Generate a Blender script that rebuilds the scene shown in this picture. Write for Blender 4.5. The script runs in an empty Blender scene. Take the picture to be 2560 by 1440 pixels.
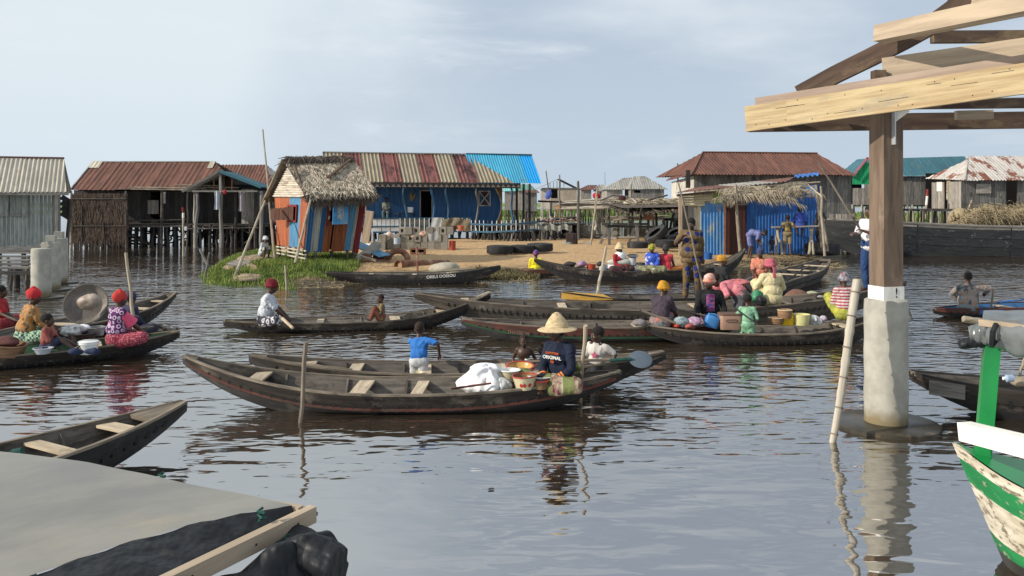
import bpy, math, random
import numpy as np
from mathutils import Vector, Matrix, noise
R = math.radians
random.seed(7)
SC = bpy.context.scene
COL = SC.collection
# ------------------------------------------------------------------ camera, sky, sun, exposure
F, CX, HZ, H = 2100.0, 1280.0, 500.0, 2.5      # focal length and horizon row on a 2560 px wide picture, eye height above the water
cam = bpy.data.cameras.new('camera'); co = bpy.data.objects.new('camera', cam); COL.objects.link(co)
co.location = (0, 0, H); co.rotation_euler = (R(90), 0, 0)
cam.sensor_width = 36; cam.lens = F / 2560 * 36; cam.shift_y = -(720 - HZ) / 2560
cam.clip_end = 5000; cam.clip_start = 0.05
SC.camera = co
SUN = Vector((-0.84, -0.31, 0.48)).normalized()
sl = bpy.data.lights.new('sun', 'SUN'); sl.energy = 5.0; sl.angle = R(0.6); sl.color = (1, 0.92, 0.80)
so = bpy.data.objects.new('sun', sl); COL.objects.link(so)
so.rotation_euler = SUN.to_track_quat('Z', 'Y').to_euler()
W = bpy.data.worlds.new('World'); SC.world = W; W.use_nodes = True
wn = W.node_tree.nodes; wl = W.node_tree.links; wn.clear()
wo = wn.new('ShaderNodeOutputWorld'); wb = wn.new('ShaderNodeBackground'); wb.inputs[1].default_value = 0.107
sky = wn.new('ShaderNodeTexSky'); sky.sky_type = 'NISHITA'; sky.sun_disc = False
sky.sun_elevation = math.asin(SUN.z); sky.sun_rotation = math.atan2(SUN.x, SUN.y)
sky.air_density = 1.0; sky.dust_density = 1.5; sky.ozone_density = 2.0
tc = wn.new('ShaderNodeTexCoord')
def wnoise(sc, loc, scale, detail, rough, r0, r1):
    mp = wn.new('ShaderNodeMapping'); mp.inputs['Scale'].default_value = sc; mp.inputs['Location'].default_value = loc
    mp.inputs['Rotation'].default_value = (0, R(14), 0)
    nz = wn.new('ShaderNodeTexNoise'); nz.inputs['Scale'].default_value = scale
    nz.inputs['Detail'].default_value = detail; nz.inputs['Roughness'].default_value = rough; nz.inputs['Distortion'].default_value = .3
    rp = wn.new('ShaderNodeMapRange'); rp.interpolation_type = 'SMOOTHSTEP'
    rp.inputs[1].default_value = r0; rp.inputs[2].default_value = r1
    wl.new(tc.outputs['Generated'], mp.inputs[0]); wl.new(mp.outputs[0], nz.inputs[0]); wl.new(nz.outputs[0], rp.inputs[0])
    return rp.outputs[0]
def wmix(f, a, b, sockets=True):
    m = wn.new('ShaderNodeMix'); m.data_type = 'RGBA'
    if hasattr(f, 'links') or not isinstance(f, float): wl.new(f, m.inputs[0])
    else: m.inputs[0].default_value = f
    for i, x in ((6, a), (7, b)):
        if isinstance(x, tuple): m.inputs[i].default_value = (*x, 1)
        else: wl.new(x, m.inputs[i])
    return m.outputs[2]
veil0 = wmix(0.92, sky.outputs[0], (4.85, 5.7, 6.75))                   # thin overcast veil in front of the blue
gx = wn.new('ShaderNodeSeparateXYZ'); wl.new(tc.outputs['Generated'], gx.inputs[0])
g1 = wn.new('ShaderNodeMath'); g1.operation = 'MULTIPLY_ADD'; g1.inputs[1].default_value = -.9; wl.new(gx.outputs[0], g1.inputs[0])
g0 = wn.new('ShaderNodeTexNoise'); g0.inputs['Scale'].default_value = 2.2; g0.inputs['Detail'].default_value = 6; wl.new(tc.outputs['Generated'], g0.inputs[0]); wl.new(g0.outputs[0], g1.inputs[2])
g2 = wn.new('ShaderNodeMapRange'); g2.interpolation_type = 'SMOOTHSTEP'; g2.inputs[1].default_value = .36; g2.inputs[2].default_value = .80; wl.new(g1.outputs[0], g2.inputs[0])
veil = wmix(g2.outputs[0], veil0, (7.0, 7.75, 8.3))                  # a paler cloud bank to the left
c1 = wmix(wnoise((1, 1, 3.2), (3.1, 0, .35), 1.5, 5, .5, .42, .60), veil, (6.9, 7.55, 8.15))
c2 = wmix(wnoise((1, 1, 4.5), (.3, 1.7, 2.1), 4.2, 7, .62, .50, .92), c1, (7.8, 8.3, 8.8))
# pale air low over the horizon
gs = wn.new('ShaderNodeSeparateXYZ'); wl.new(tc.outputs['Generated'], gs.inputs[0])
gr = wn.new('ShaderNodeMapRange'); gr.inputs[1].default_value = 0.0; gr.inputs[2].default_value = 0.16
gr.inputs[3].default_value = 0.45; gr.inputs[4].default_value = 0.0; wl.new(gs.outputs[2], gr.inputs[0])
c3 = wmix(gr.outputs[0], c2, (5.6, 6.7, 7.7))
wl.new(c3, wb.inputs[0]); wl.new(wb.outputs[0], wo.inputs[0])
SC.view_settings.view_transform = 'Standard'; SC.view_settings.look = 'None'
SC.view_settings.exposure = 0.0; SC.view_settings.gamma = 1.0; SC.view_settings.use_curve_mapping = False
SC.render.engine = 'CYCLES'

# ------------------------------------------------------------------ placing helpers
def P(px, py, s):                 # a point seen at picture position px, py where one metre is s pixels long
    return Vector(((px - CX) / s, F / s, H - (py - HZ) / s))
def G(px, py, z=0.0):             # the point of the level z seen at px, py
    s = (py - HZ) / (H - z); return P(px, py, s)
def V(*a): return Vector(a)
ORG = {}
def tagit(o, label=None, cat=None, group=None, kind=None):
    if label: o['label'] = label
    if cat: o['category'] = cat
    if group: o['group'] = group
    if kind: o['kind'] = kind
    return o
def thing(name, label, cat, loc, group=None):
    o = bpy.data.objects.new(name, None); COL.objects.link(o); o.location = loc; o.empty_display_size = .1
    ORG[o.name] = Vector(loc); return tagit(o, label, cat, group)

# ------------------------------------------------------------------ mesh builder
class MB:
    def __init__(s): s.v = []; s.f = []; s.uv = []
    def add(s, vs, fs, uvs=None):
        b = len(s.v); s.v += [tuple(v) for v in vs]
        for i, f in enumerate(fs):
            s.f.append(tuple(b + k for k in f))
            s.uv.append(uvs[i] if uvs else [(vs[k][0], vs[k][2]) for k in f])
        return s
    def beam(s, p0, p1, w, t, up=V(0, 0, 1), w1=None, t1=None):
        p0 = Vector(p0); p1 = Vector(p1); d = p1 - p0; L = d.length
        if L < 1e-6: return s
        d.normalize(); up = Vector(up)
        if abs(d.dot(up)) > .98: up = V(0, 1, 0) if abs(d.y) < .9 else V(1, 0, 0)
        sd = d.cross(up).normalized(); u = sd.cross(d).normalized()
        w1 = w if w1 is None else w1; t1 = t if t1 is None else t1
        vs = []
        for p, a, b in ((p0, w, t), (p1, w1, t1)):
            for i, j in ((-1, -1), (1, -1), (1, 1), (-1, 1)): vs.append(p + sd * (a / 2 * i) + u * (b / 2 * j))
        fs = [(0, 1, 2, 3), (7, 6, 5, 4), (0, 4, 5, 1), (1, 5, 6, 2), (2, 6, 7, 3), (3, 7, 4, 0)]
        o = [0, w, w + t, 2 * w + t, 2 * (w + t)]
        uv = [[(0, 0), (0, w), (t, w), (t, 0)], [(0, 0), (0, w), (t, w), (t, 0)]]
        for k in range(4): uv.append([(0, o[k]), (L, o[k]), (L, o[k + 1]), (0, o[k + 1])])
        return s.add(vs, fs, uv)
    def box(s, c, sx, sy, sz, rz=0):
        c = Vector(c); d = V(math.cos(rz), math.sin(rz), 0)
        return s.beam(c - d * sx / 2, c + d * sx / 2, sy, sz)
    def rings(s, rg, cap=True, closed=True):
        n = len(rg[0]); vs = [p for r in rg for p in r]; fs = []; uv = []
        acc = [0]
        for i in range(1, len(rg)): acc.append(acc[-1] + (Vector(rg[i][0]) - Vector(rg[i - 1][0])).length)
        cir = [0]
        m = rg[len(rg) // 2]
        for k in range(1, n + 1): cir.append(cir[-1] + (Vector(m[k % n]) - Vector(m[k - 1])).length)
        for i in range(len(rg) - 1):
            for k in range(n if closed else n - 1):
                k2 = (k + 1) % n
                fs.append((i * n + k, i * n + k2, (i + 1) * n + k2, (i + 1) * n + k))
                uv.append([(acc[i], cir[k]), (acc[i], cir[k + 1]), (acc[i + 1], cir[k + 1]), (acc[i + 1], cir[k])])
        if cap:
            for r0, rev in ((0, True), (len(rg) - 1, False)):
                f = [r0 * n + k for k in range(n)]
                if rev: f.reverse()
                fs.append(tuple(f)); uv.append([(vs[k][0], vs[k][1]) for k in f])
        return s.add(vs, fs, uv)
    def tube(s, pts, rad, n=7, cap=True, flat=1.0):
        pts = [Vector(p) for p in pts]
        if not isinstance(rad, (list, tuple)): rad = [rad] * len(pts)
        rg = []; pu = None
        for i, p in enumerate(pts):
            d = (pts[min(i + 1, len(pts) - 1)] - pts[max(i - 1, 0)])
            if d.length < 1e-9: d = V(0, 0, 1)
            d.normalize()
            if pu is None: pu = V(0, 0, 1) if abs(d.z) < .9 else V(1, 0, 0)
            sd = d.cross(pu).normalized(); u = sd.cross(d).normalized(); pu = u
            rg.append([p + (sd * math.cos(2 * math.pi * k / n) + u * math.sin(2 * math.pi * k / n) * flat) * rad[i] for k in range(n)])
        return s.rings(rg, cap)
    def pole(s, p0, p1, r0, r1=None, n=7, wob=0.0, seg=5):
        p0 = Vector(p0); p1 = Vector(p1); r1 = r0 if r1 is None else r1
        pts = []; rad = []
        for i in range(seg + 1):
            t = i / seg
            w = Vector((random.uniform(-1, 1), random.uniform(-1, 1), 0)) * wob * (1 if 0 < i < seg else 0)
            pts.append(p0.lerp(p1, t) + w); rad.append((r0 + (r1 - r0) * t) * random.uniform(.93, 1.07))
        return s.tube(pts, rad, n)
    def lathe(s, prof, n=20, M=Matrix(), cap=True):
        rg = [[M @ V(r * math.cos(2 * math.pi * k / n), r * math.sin(2 * math.pi * k / n), z) for k in range(n)] for r, z in prof]
        return s.rings(rg, cap)
    def ell(s, c, r, M=None, nu=12, nv=8):
        c = Vector(c); rg = []
        for j in range(nv + 1):
            a = -math.pi / 2 + math.pi * (j * .94 + .03 * nv) / nv
            ring = []
            for k in range(nu):
                b = 2 * math.pi * k / nu
                p = V(math.cos(a) * math.cos(b) * r[0], math.cos(a) * math.sin(b) * r[1], math.sin(a) * r[2])
                ring.append(c + (M @ p if M else p))
            rg.append(ring)
        return s.rings(rg, True)
    def caps(s, p0, p1, r0, r1=None, n=10):
        p0 = Vector(p0); p1 = Vector(p1); r1 = r0 if r1 is None else r1
        d = p1 - p0; L = max(d.length, 1e-4); d = d.normalized() if d.length > 1e-6 else V(0, 0, 1)
        pts = []; rad = []
        for a in (-85, -50, -20): pts.append(p0 + d * r0 * math.sin(R(a))); rad.append(r0 * math.cos(R(a)))
        pts.append(p0.lerp(p1, .5)); rad.append((r0 + r1) / 2)
        for a in (20, 50, 85): pts.append(p1 + d * r1 * math.sin(R(a))); rad.append(r1 * math.cos(R(a)))
        u0 = V(0, 0, 1) if abs(d.z) < .9 else V(1, 0, 0); sd = d.cross(u0).normalized(); u = sd.cross(d)
        rg = [[p + (sd * math.cos(2 * math.pi * k / n) + u * math.sin(2 * math.pi * k / n)) * q for k in range(n)] for p, q in zip(pts, rad)]
        return s.rings(rg, True)
    def grid(s, fn, nu, nv, closed=False):
        vs = [Vector(fn(i / nu, j / nv)) for j in range(nv + 1) for i in range(nu + 1)]
        n = nu + 1; fs = []; uv = []
        lu = sum((vs[i + 1] - vs[i]).length for i in range(nu)); lv = sum((vs[(j + 1) * n] - vs[j * n]).length for j in range(nv))
        for j in range(nv):
            for i in range(nu):
                fs.append((j * n + i, j * n + i + 1, (j + 1) * n + i + 1, (j + 1) * n + i))
                uv.append([(a / nu * lu, b / nv * lv) for a, b in ((i, j), (i + 1, j), (i + 1, j + 1), (i, j + 1))])
        return s.add(vs, fs, uv)
    def build(s, name, mt, parent=None, smooth=True, label=None, cat=None, group=None, kind=None, sharp=38):
        me = bpy.data.meshes.new(name)
        if parent is not None: org = ORG[parent.name]
        else:
            xs = [v[0] for v in s.v]; ys = [v[1] for v in s.v]; zs = [v[2] for v in s.v]
            org = V((min(xs) + max(xs)) / 2, (min(ys) + max(ys)) / 2, min(zs))
        me.from_pydata([(v[0] - org.x, v[1] - org.y, v[2] - org.z) for v in s.v], [], s.f)
        ul = me.uv_layers.new(name='UVMap'); flat = []
        for u in s.uv:
            for a in u: flat += [a[0], a[1]]
        ul.data.foreach_set('uv', flat)
        for m in (mt if isinstance(mt, (list, tuple)) else [mt]): me.materials.append(m)
        if smooth:
            me.polygons.foreach_set('use_smooth', [True] * len(me.polygons))
            me.set_sharp_from_angle(angle=R(sharp))
        me.update()
        o = bpy.data.objects.new(name, me); COL.objects.link(o)
        if parent is not None: o.parent = parent; ORG[o.name] = org
        else: o.location = org; ORG[o.name] = org
        return tagit(o, label, cat, group, kind)

BC = {}
def plank(name, p0, p1, w, t, mt, parent, up=V(0, 0, 1), label=None):
    """one straight board as an object of its own; boards of equal size share a mesh"""
    p0 = Vector(p0); p1 = Vector(p1); d = p1 - p0; L = round(d.length / .03) * .03 + .0001
    d.normalize(); up = Vector(up)
    if abs(d.dot(up)) > .98: up = V(0, 1, 0) if abs(d.y) < .9 else V(1, 0, 0)
    key = (mt.name, round(L, 2), round(w, 3), round(t, 3))
    if key not in BC:
        mb = MB().beam(V(-L / 2, 0, 0), V(L / 2, 0, 0), w, t)
        me = bpy.data.meshes.new(name); me.from_pydata(mb.v, [], mb.f)
        ul = me.uv_layers.new(name='UVMap'); flat = []
        for u in mb.uv:
            for a in u: flat += [a[0], a[1]]
        ul.data.foreach_set('uv', flat); me.materials.append(mt); BC[key] = me
    o = bpy.data.objects.new(name, BC[key]); COL.objects.link(o)
    sd = d.cross(up).normalized(); u = sd.cross(d).normalized()
    M = Matrix((d, -sd, u)).transposed().to_4x4(); M.translation = (p0 + p1) / 2 - ORG[parent.name]
    o.parent = parent; o.matrix_local = M; ORG[o.name] = ORG[parent.name]
    if label: o['label'] = label
    return o
def inst(src, name, M, parent=None, org=None):
    o = bpy.data.objects.new(name, src.data if hasattr(src, 'data') else src); COL.objects.link(o)
    if parent is not None:
        M = M.copy(); M.translation = M.translation - ORG[parent.name]; o.parent = parent
    o.matrix_local = M; return o

# ------------------------------------------------------------------ materials
def mat(name, c, c2=None, c3=None, sc=(2, 14, 1), coord='UV', rough=.85, bump=.25, rnd=.12, metal=0.0, stain=.55, sw=.1,
        pat=None, pc=None, ps=10, detail=5, spec=.3, lo=.38, hi=.62, stsc=1.3, bd=.02, hue=0.0, sss=0):
    m = bpy.data.materials.new(name); m.use_nodes = True
    n = m.node_tree.nodes; l = m.node_tree.links; b = n['Principled BSDF']
    b.inputs['Roughness'].default_value = rough; b.inputs['Metallic'].default_value = metal
    b.inputs['Specular IOR Level'].default_value = spec
    t = n.new('ShaderNodeTexCoord'); oi = n.new('ShaderNodeObjectInfo')
    if coord == 'POS':
        g = n.new('ShaderNodeNewGeometry'); src = g.outputs['Position']
    else: src = t.outputs['UV' if coord == 'UV' else 'Object']
    cm = n.new('ShaderNodeVectorMath'); cm.operation = 'MULTIPLY_ADD'
    cb = n.new('ShaderNodeCombineXYZ')
    for i in range(3): l.new(oi.outputs['Random'], cb.inputs[i])
    l.new(cb.outputs[0], cm.inputs[0]); cm.inputs[1].default_value = (37, 23, 11); l.new(src, cm.inputs[2])
    v = cm.outputs[0]
    def noise(scale, vec, det=detail, rg=.6):
        mp = n.new('ShaderNodeMapping'); mp.inputs['Scale'].default_value = scale
        nz = n.new('ShaderNodeTexNoise'); nz.inputs['Scale'].default_value = 1; nz.inputs['Detail'].default_value = det
        nz.inputs['Roughness'].default_value = rg
        l.new(vec, mp.inputs[0]); l.new(mp.outputs[0], nz.inputs[0]); return nz.outputs[0]
    def ramp(x, a, bb):
        r = n.new('ShaderNodeMapRange'); r.inputs[1].default_value = a; r.inputs[2].default_value = bb; l.new(x, r.inputs[0]); return r.outputs[0]
    def mix(f, a, bb):
        q = n.new('ShaderNodeMix'); q.data_type = 'RGBA'
        if isinstance(f, (float, int)): q.inputs[0].default_value = f
        else: l.new(f, q.inputs[0])
        for i, x in ((6, a), (7, bb)):
            if isinstance(x, tuple): q.inputs[i].default_value = (*x, 1)
            else: l.new(x, q.inputs[i])
        return q.outputs[2]
    def math_(op, a, bb=None):
        q = n.new('ShaderNodeMath'); q.operation = op
        for i, x in ((0, a), (1, bb)):
            if x is None: continue
            if isinstance(x, (float, int)): q.inputs[i].default_value = x
            else: l.new(x, q.inputs[i])
        return q.outputs[0]
    nz = noise(sc, v)
    col = mix(ramp(nz, lo, hi), c, c2 or tuple(x * .7 for x in c))
    if pat:
        sp = n.new('ShaderNodeSeparateXYZ'); l.new(src, sp.inputs[0])
        if pat in ('stripez', 'stripex', 'stripey'):
            ax = sp.outputs[{'stripex': 0, 'stripey': 1, 'stripez': 2}[pat]]
            f = ramp(math_('SINE', math_('MULTIPLY', ax, ps * 6.283)), -.1, .1)
        elif pat in ('dots', 'rings'):
            vo = n.new('ShaderNodeTexVoronoi'); vo.inputs['Scale'].default_value = ps; vo.inputs['Randomness'].default_value = .55
            l.new(src, vo.inputs[0]); d = vo.outputs['Distance']
            if pat == 'dots': f = ramp(d, .36, .30)
            else: f = math_('MULTIPLY', ramp(d, .22, .27), ramp(d, .48, .42))
        elif pat == 'check':
            ck = n.new('ShaderNodeTexChecker'); ck.inputs['Scale'].default_value = ps; l.new(src, ck.inputs[0]); f = ck.outputs['Fac']
        elif pat == 'batik':
            f = ramp(noise((ps, ps, ps), src, 1.5, .5), .52, .56)
        col = mix(f, col, pc)
    if c3: col = mix(ramp(noise((stsc, stsc * 1.7, stsc), v, 6, .65), stain, stain + sw), col, c3)
    hs = n.new('ShaderNodeHueSaturation'); l.new(col, hs.inputs['Color'])
    l.new(math_('MULTIPLY_ADD', oi.outputs['Random'], 2 * rnd), hs.inputs['Value'])
    hs.inputs['Value'].links[0].from_node.inputs[2].default_value = 1 - rnd
    if hue:
        l.new(math_('MULTIPLY_ADD', oi.outputs['Random'], 2 * hue), hs.inputs['Hue'])
        hs.inputs['Hue'].links[0].from_node.inputs[2].default_value = .5 - hue
    l.new(hs.outputs[0], b.inputs['Base Color'])
    if bump:
        bn = n.new('ShaderNodeBump'); bn.inputs['Strength'].default_value = bump; bn.inputs['Distance'].default_value = bd
        l.new(nz, bn.inputs['Height']); l.new(bn.outputs[0], b.inputs['Normal'])
    return m

def tide(m, z0, z1, c):       # a brown water mark low on the concrete
    n = m.node_tree.nodes; l = m.node_tree.links; b = n['Principled BSDF']; g = n.new('ShaderNodeNewGeometry'); s = n.new('ShaderNodeSeparateXYZ'); l.new(g.outputs['Position'], s.inputs[0])
    nz = n.new('ShaderNodeTexNoise'); nz.inputs['Scale'].default_value = 9; nz.inputs['Detail'].default_value = 5; l.new(g.outputs['Position'], nz.inputs[0])
    a = n.new('ShaderNodeMath'); a.operation = 'MULTIPLY_ADD'; a.inputs[1].default_value = -.18; l.new(nz.outputs[0], a.inputs[0]); l.new(s.outputs[2], a.inputs[2])
    r = n.new('ShaderNodeMapRange'); r.inputs[1].default_value = z0; r.inputs[2].default_value = z1; l.new(a.outputs[0], r.inputs[0])
    q = n.new('ShaderNodeMix'); q.data_type = 'RGBA'; q.inputs[6].default_value = (*c, 1); src = b.inputs['Base Color'].links[0].from_socket
    l.new(r.outputs[0], q.inputs[0]); l.new(src, q.inputs[7]); l.new(q.outputs[2], b.inputs['Base Color'])
MT = {}
def mk(key, *a, **k): MT[key] = mat(key, *a, **k); return MT[key]
mk('weathered_plank', (.175, .165, .15), (.09, .083, .075), (.055, .048, .042), rnd=.3, stain=.58)
mk('pale_plank', (.33, .30, .26), (.20, .175, .15), (.10, .085, .07), rnd=.25, stain=.6)
mk('greygreen_plank', (.25, .27, .24), (.16, .17, .15), (.10, .08, .06), rnd=.15, stain=.62)
mk('dark_plank', (.055, .05, .047), (.028, .026, .025), (.10, .09, .08), rnd=.35, stain=.66)
mk('stilt_wood', (.10, .085, .07), (.04, .034, .03), (.16, .14, .11), rnd=.4, stain=.62, sc=(3, 12, 1))
mk('pale_pole', (.36, .31, .24), (.22, .18, .13), (.12, .10, .07), rnd=.2, sc=(3, 12, 1))
mk('bamboo_pale', (.46, .42, .35), (.30, .26, .20), (.20, .15, .10), sc=(1.2, 20, 1), rnd=.05, stain=.53)
mk('canoe_outer', (.014, .012, .011), (.007, .006, .006), (.07, .056, .043), sc=(2, 16, 1), rnd=.1, rough=.55, stain=.55, sw=.14, stsc=2.2, bump=.4, spec=.4)
mk('canoe_inner', (.135, .118, .10), (.065, .056, .047), (.030, .026, .022), sc=(2, 16, 1), rnd=.15, stain=.52)
mk('canoe_upper', (.038, .030, .024), (.017, .014, .012), (.13, .108, .085), sc=(2, 18, 1), rnd=.15, stain=.52, sw=.16, stsc=2.4, bump=.4)
mk('canoe_old_upper', (.075, .064, .053), (.036, .031, .026), (.12, .105, .085), sc=(2, 18, 1), rnd=.1, stain=.55, bump=.4)
mk('gunwale_wood', (.22, .18, .135), (.11, .09, .07), (.06, .05, .04), sc=(3, 25, 1), rnd=.15, stain=.52)
mk('thwart_wood', (.47, .39, .28), (.33, .26, .18), (.16, .13, .09), sc=(2, 18, 1), rnd=.15, stain=.62)
mk('red_paint_wood', (.12, .038, .028), (.055, .024, .018), (.05, .04, .032), sc=(3, 18, 1), stain=.5)
mk('yellow_paint_wood', (.45, .26, .05), (.34, .19, .04), (.12, .09, .05), sc=(3, 18, 1), stain=.6)
mk('green_paint_wood', (.02, .075, .032), (.015, .045, .022), (.12, .09, .05), sc=(3, 18, 1), stain=.53)
mk('rust_roof', (.16, .072, .050), (.095, .045, .034), (.20, .13, .09), sc=(1.2, 5, 1), rnd=.12, rough=.75, stain=.62, sw=.15)
mk('cream_roof', (.50, .45, .36), (.38, .34, .27), (.25, .16, .10), sc=(1, 4, 1), rnd=.1, rough=.6, stain=.64)
mk('tan_roof', (.30, .255, .18), (.23, .19, .13), (.16, .10, .06), sc=(1, 4, 1), rnd=.08, rough=.5, stain=.66)
mk('maroon_roof', (.21, .075, .065), (.14, .05, .04), (.03, .010, .008), sc=(1, 4, 1), rnd=.1, rough=.45, stain=.48, sw=.14, stsc=.8)
mk('cyan_roof', (.06, .36, .52), (.05, .30, .48), (.13, .20, .22), sc=(1, 5, 1), rnd=.12, rough=.4, stain=.60, sw=.1)
mk('bright_blue_roof', (.01, .34, .75), (.01, .28, .66), rnd=.04, rough=.35)
mk('teal_roof', (.035, .12, .15), (.03, .09, .12), (.06, .12, .12), sc=(1, 4, 1), rough=.45, rnd=.08)
mk('white_rust_roof', (.50, .46, .42), (.38, .35, .32), (.17, .065, .04), sc=(1, 5, 1), rnd=.1, rough=.6, stain=.53, sw=.05, stsc=.7)
mk('grey_roof', (.30, .29, .26), (.22, .21, .19), (.15, .12, .10), sc=(1, 4, 1), rnd=.15, rough=.7)
mk('blue_wall', (.035, .115, .25), (.025, .08, .18), (.02, .05, .10), sc=(1.2, 10, 1), rnd=.12, rough=.7, stain=.6)
mk('blue_timber', (.05, .12, .19), (.03, .08, .13), (.08, .08, .08), sc=(2, 12, 1), rnd=.15)
mk('blue_sheet', (.03, .14, .42), (.022, .085, .27), (.28, .34, .40), sc=(1.2, 9, 1), rnd=.08, rough=.5, stain=.63, sw=.1)
mk('blue_worn_sheet', (.04, .19, .52), (.13, .28, .46), (.36, .37, .34), sc=(1.2, 9, 1), rnd=.08, rough=.55, stain=.57, sw=.1)
mk('orange_sheet', (.46, .135, .05), (.24, .07, .03), (.30, .16, .09), sc=(1.2, 20, 1), rnd=.08, rough=.6, stain=.63)
mk('orange_brown_sheet', (.33, .10, .03), (.15, .045, .016), (.12, .05, .025), sc=(1.2, 20, 1), rnd=.08, rough=.6, stain=.58)
mk('sky_blue_sheet', (.10, .28, .43), (.045, .15, .27), (.24, .27, .27), sc=(1.2, 20, 1), rnd=.08, rough=.55, stain=.6)
mk('deep_blue_sheet', (.035, .15, .32), (.02, .07, .17), (.14, .18, .20), sc=(1.2, 20, 1), rnd=.08, rough=.55, stain=.6)
mk('pale_sheet', (.42, .41, .36), (.22, .22, .20), (.18, .16, .13), sc=(1.2, 20, 1), rnd=.08, rough=.6, stain=.58)
mk('brown_sheet', (.07, .025, .018), (.05, .018, .013), rnd=.1, rough=.5)
mk('cream_paint', (.62, .56, .38), (.48, .42, .27), (.28, .22, .13), sc=(2, 6, 1), rnd=.12, stain=.58)
mk('lime_paint', (.34, .48, .16), (.26, .36, .12), (.2, .2, .12), sc=(2, 6, 1), stain=.58)
mk('slat_cream', (.54, .49, .41), (.38, .33, .26), (.25, .2, .14), rnd=.15, sc=(3, 14, 1))
mk('dark_red_paint', (.22, .03, .03), (.14, .02, .02), rnd=.1)
mk('thatch', (.46, .40, .31), (.24, .20, .155), rnd=.3, coord='OBJ', sc=(6, 6, 6), rough=.95, bump=0)
mk('thatch_dark', (.14, .11, .085), (.07, .056, .045), coord='OBJ', sc=(6, 6, 6), rough=.95, bump=0)
mk('dry_palm', (.42, .36, .26), (.27, .22, .16), coord='OBJ', sc=(5, 5, 5), rough=.95, bump=0)
mk('brush_brown', (.115, .082, .062), (.06, .042, .034), coord='OBJ', sc=(5, 5, 5), rough=.95, bump=0)
mk('reed_dry', (.33, .265, .165), (.20, .155, .09), coord='OBJ', sc=(4, 4, 4), rough=.95, bump=0)
mk('grass', (.20, .25, .055), (.095, .145, .03), coord='OBJ', sc=(1.5, 1.5, 1.5), rough=.8, bump=0)
mk('far_grass', (.17, .26, .05), (.11, .19, .03), (.22, .22, .08), coord='POS', sc=(.4, .4, .4), rough=.9, bump=0, stsc=.1)
mk('concrete', (.37, .355, .305), (.29, .275, .235), (.20, .18, .14), coord='OBJ', sc=(5, 5, 5), rough=.85, bump=.25, rnd=.04, stain=.66, stsc=2)
tide(MT['concrete'], .0, .14, (.20, .16, .09))
mk('concrete_wet', (.05, .043, .03), (.028, .024, .018), (.10, .075, .045), coord='OBJ', sc=(4, 4, 4), rough=.3, bump=.3, stsc=3)
mk('concrete_block', (.30, .28, .235), (.23, .21, .175), (.17, .15, .12), coord='OBJ', sc=(14, 14, 14), rnd=.2, bump=.4)
mk('tyre', (.035, .034, .036), (.02, .02, .021), (.085, .075, .06), coord='OBJ', sc=(8, 8, 8), rough=.75, stain=.6, rnd=.2)
mk('rust_metal', (.23, .11, .065), (.13, .055, .035), (.34, .23, .15), coord='OBJ', sc=(6, 6, 6), rough=.85, stain=.55, rnd=.15)
mk('dark_metal', (.06, .04, .035), (.03, .022, .02), coord='OBJ', sc=(8, 8, 8), rough=.7)
mk('galvanised', (.62, .63, .64), (.50, .51, .53), sc=(3, 3, 1), rough=.35, metal=.5)
mk('beam_yellow', (.46, .36, .205), (.33, .235, .125), (.27, .23, .17), sc=(1.6, 22, 1), rnd=.05, stain=.54, sw=.2, stsc=2.2, bump=.3, rough=.7)
mk('beam_pale', (.44, .35, .25), (.32, .25, .18), (.26, .21, .15), sc=(1.2, 14, 1), rnd=.06, stain=.62)
mk('beam_pink', (.36, .28, .22), (.28, .21, .165), (.26, .20, .15), sc=(1.2, 12, 1), rnd=.06, stain=.6)
mk('beam_dark', (.10, .065, .045), (.055, .035, .026), (.17, .12, .07), sc=(1.4, 10, 1), rnd=.1, stain=.55, bump=.5)
mk('post_brown', (.17, .12, .085), (.10, .07, .05), (.24, .18, .135), sc=(1.5, 14, 1), rnd=.05, stain=.6)
mk('white_paint', (.78, .76, .71), (.66, .63, .57), (.34, .29, .22), sc=(3, 9, 1), rnd=.04, stain=.69, sw=.03, stsc=7, rough=.6)
mk('flaky_paint', (.56, .52, .43), (.38, .33, .24), (.17, .14, .10), sc=(3, 12, 1), rnd=.03, stain=.53, sw=.06, stsc=13, bump=.6, rough=.7)
mk('green_gloss', (.010, .22, .052), (.008, .17, .042), (.012, .14, .035), sc=(2, 4, 1), rnd=.03, rough=.28, stain=.65, bump=.05, spec=.5)
mk('green_hull', (.014, .19, .055), (.010, .13, .04), (.28, .25, .18), sc=(3, 9, 1), rnd=.03, rough=.55, stain=.60, sw=.04, stsc=12)
mk('tarp_grey', (.245, .23, .195), (.175, .168, .15), (.32, .26, .175), sc=(1.6, 2.6, 1), rnd=0, rough=.42, stain=.55, sw=.25, bump=.2, bd=.03, spec=.45)
mk('tarp_black', (.016, .017, .02), (.010, .011, .013), (.05, .048, .045), coord='OBJ', sc=(13, 13, 8), rnd=0, rough=.5, stain=.6, stsc=4, bump=.8, bd=.03, spec=.28, detail=2)
mk('tarp_silver', (.17, .18, .18), (.12, .13, .13), sc=(3, 3, 1), rnd=0, rough=.25, bump=.3, spec=.5, metal=.2)
mk('rope_green', (.02, .09, .07), (.015, .05, .045), coord='OBJ', sc=(20, 20, 20))
mk('plastic_white', (.78, .78, .76), (.70, .70, .68), coord='OBJ', sc=(3, 3, 3), rough=.4, rnd=.05)
mk('bag_white', (.80, .80, .80), (.70, .70, .71), coord='OBJ', sc=(7, 7, 7), rough=.45, bump=.5, bd=.03, rnd=.05)
mk('bag_clear', (.55, .56, .56), (.40, .41, .41), coord='OBJ', sc=(9, 9, 9), rough=.3, bump=.6, bd=.03, rnd=.1)
mk('basket', (.26, .15, .085), (.16, .09, .05), coord='OBJ', sc=(4, 4, 40), bump=.8)
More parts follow.
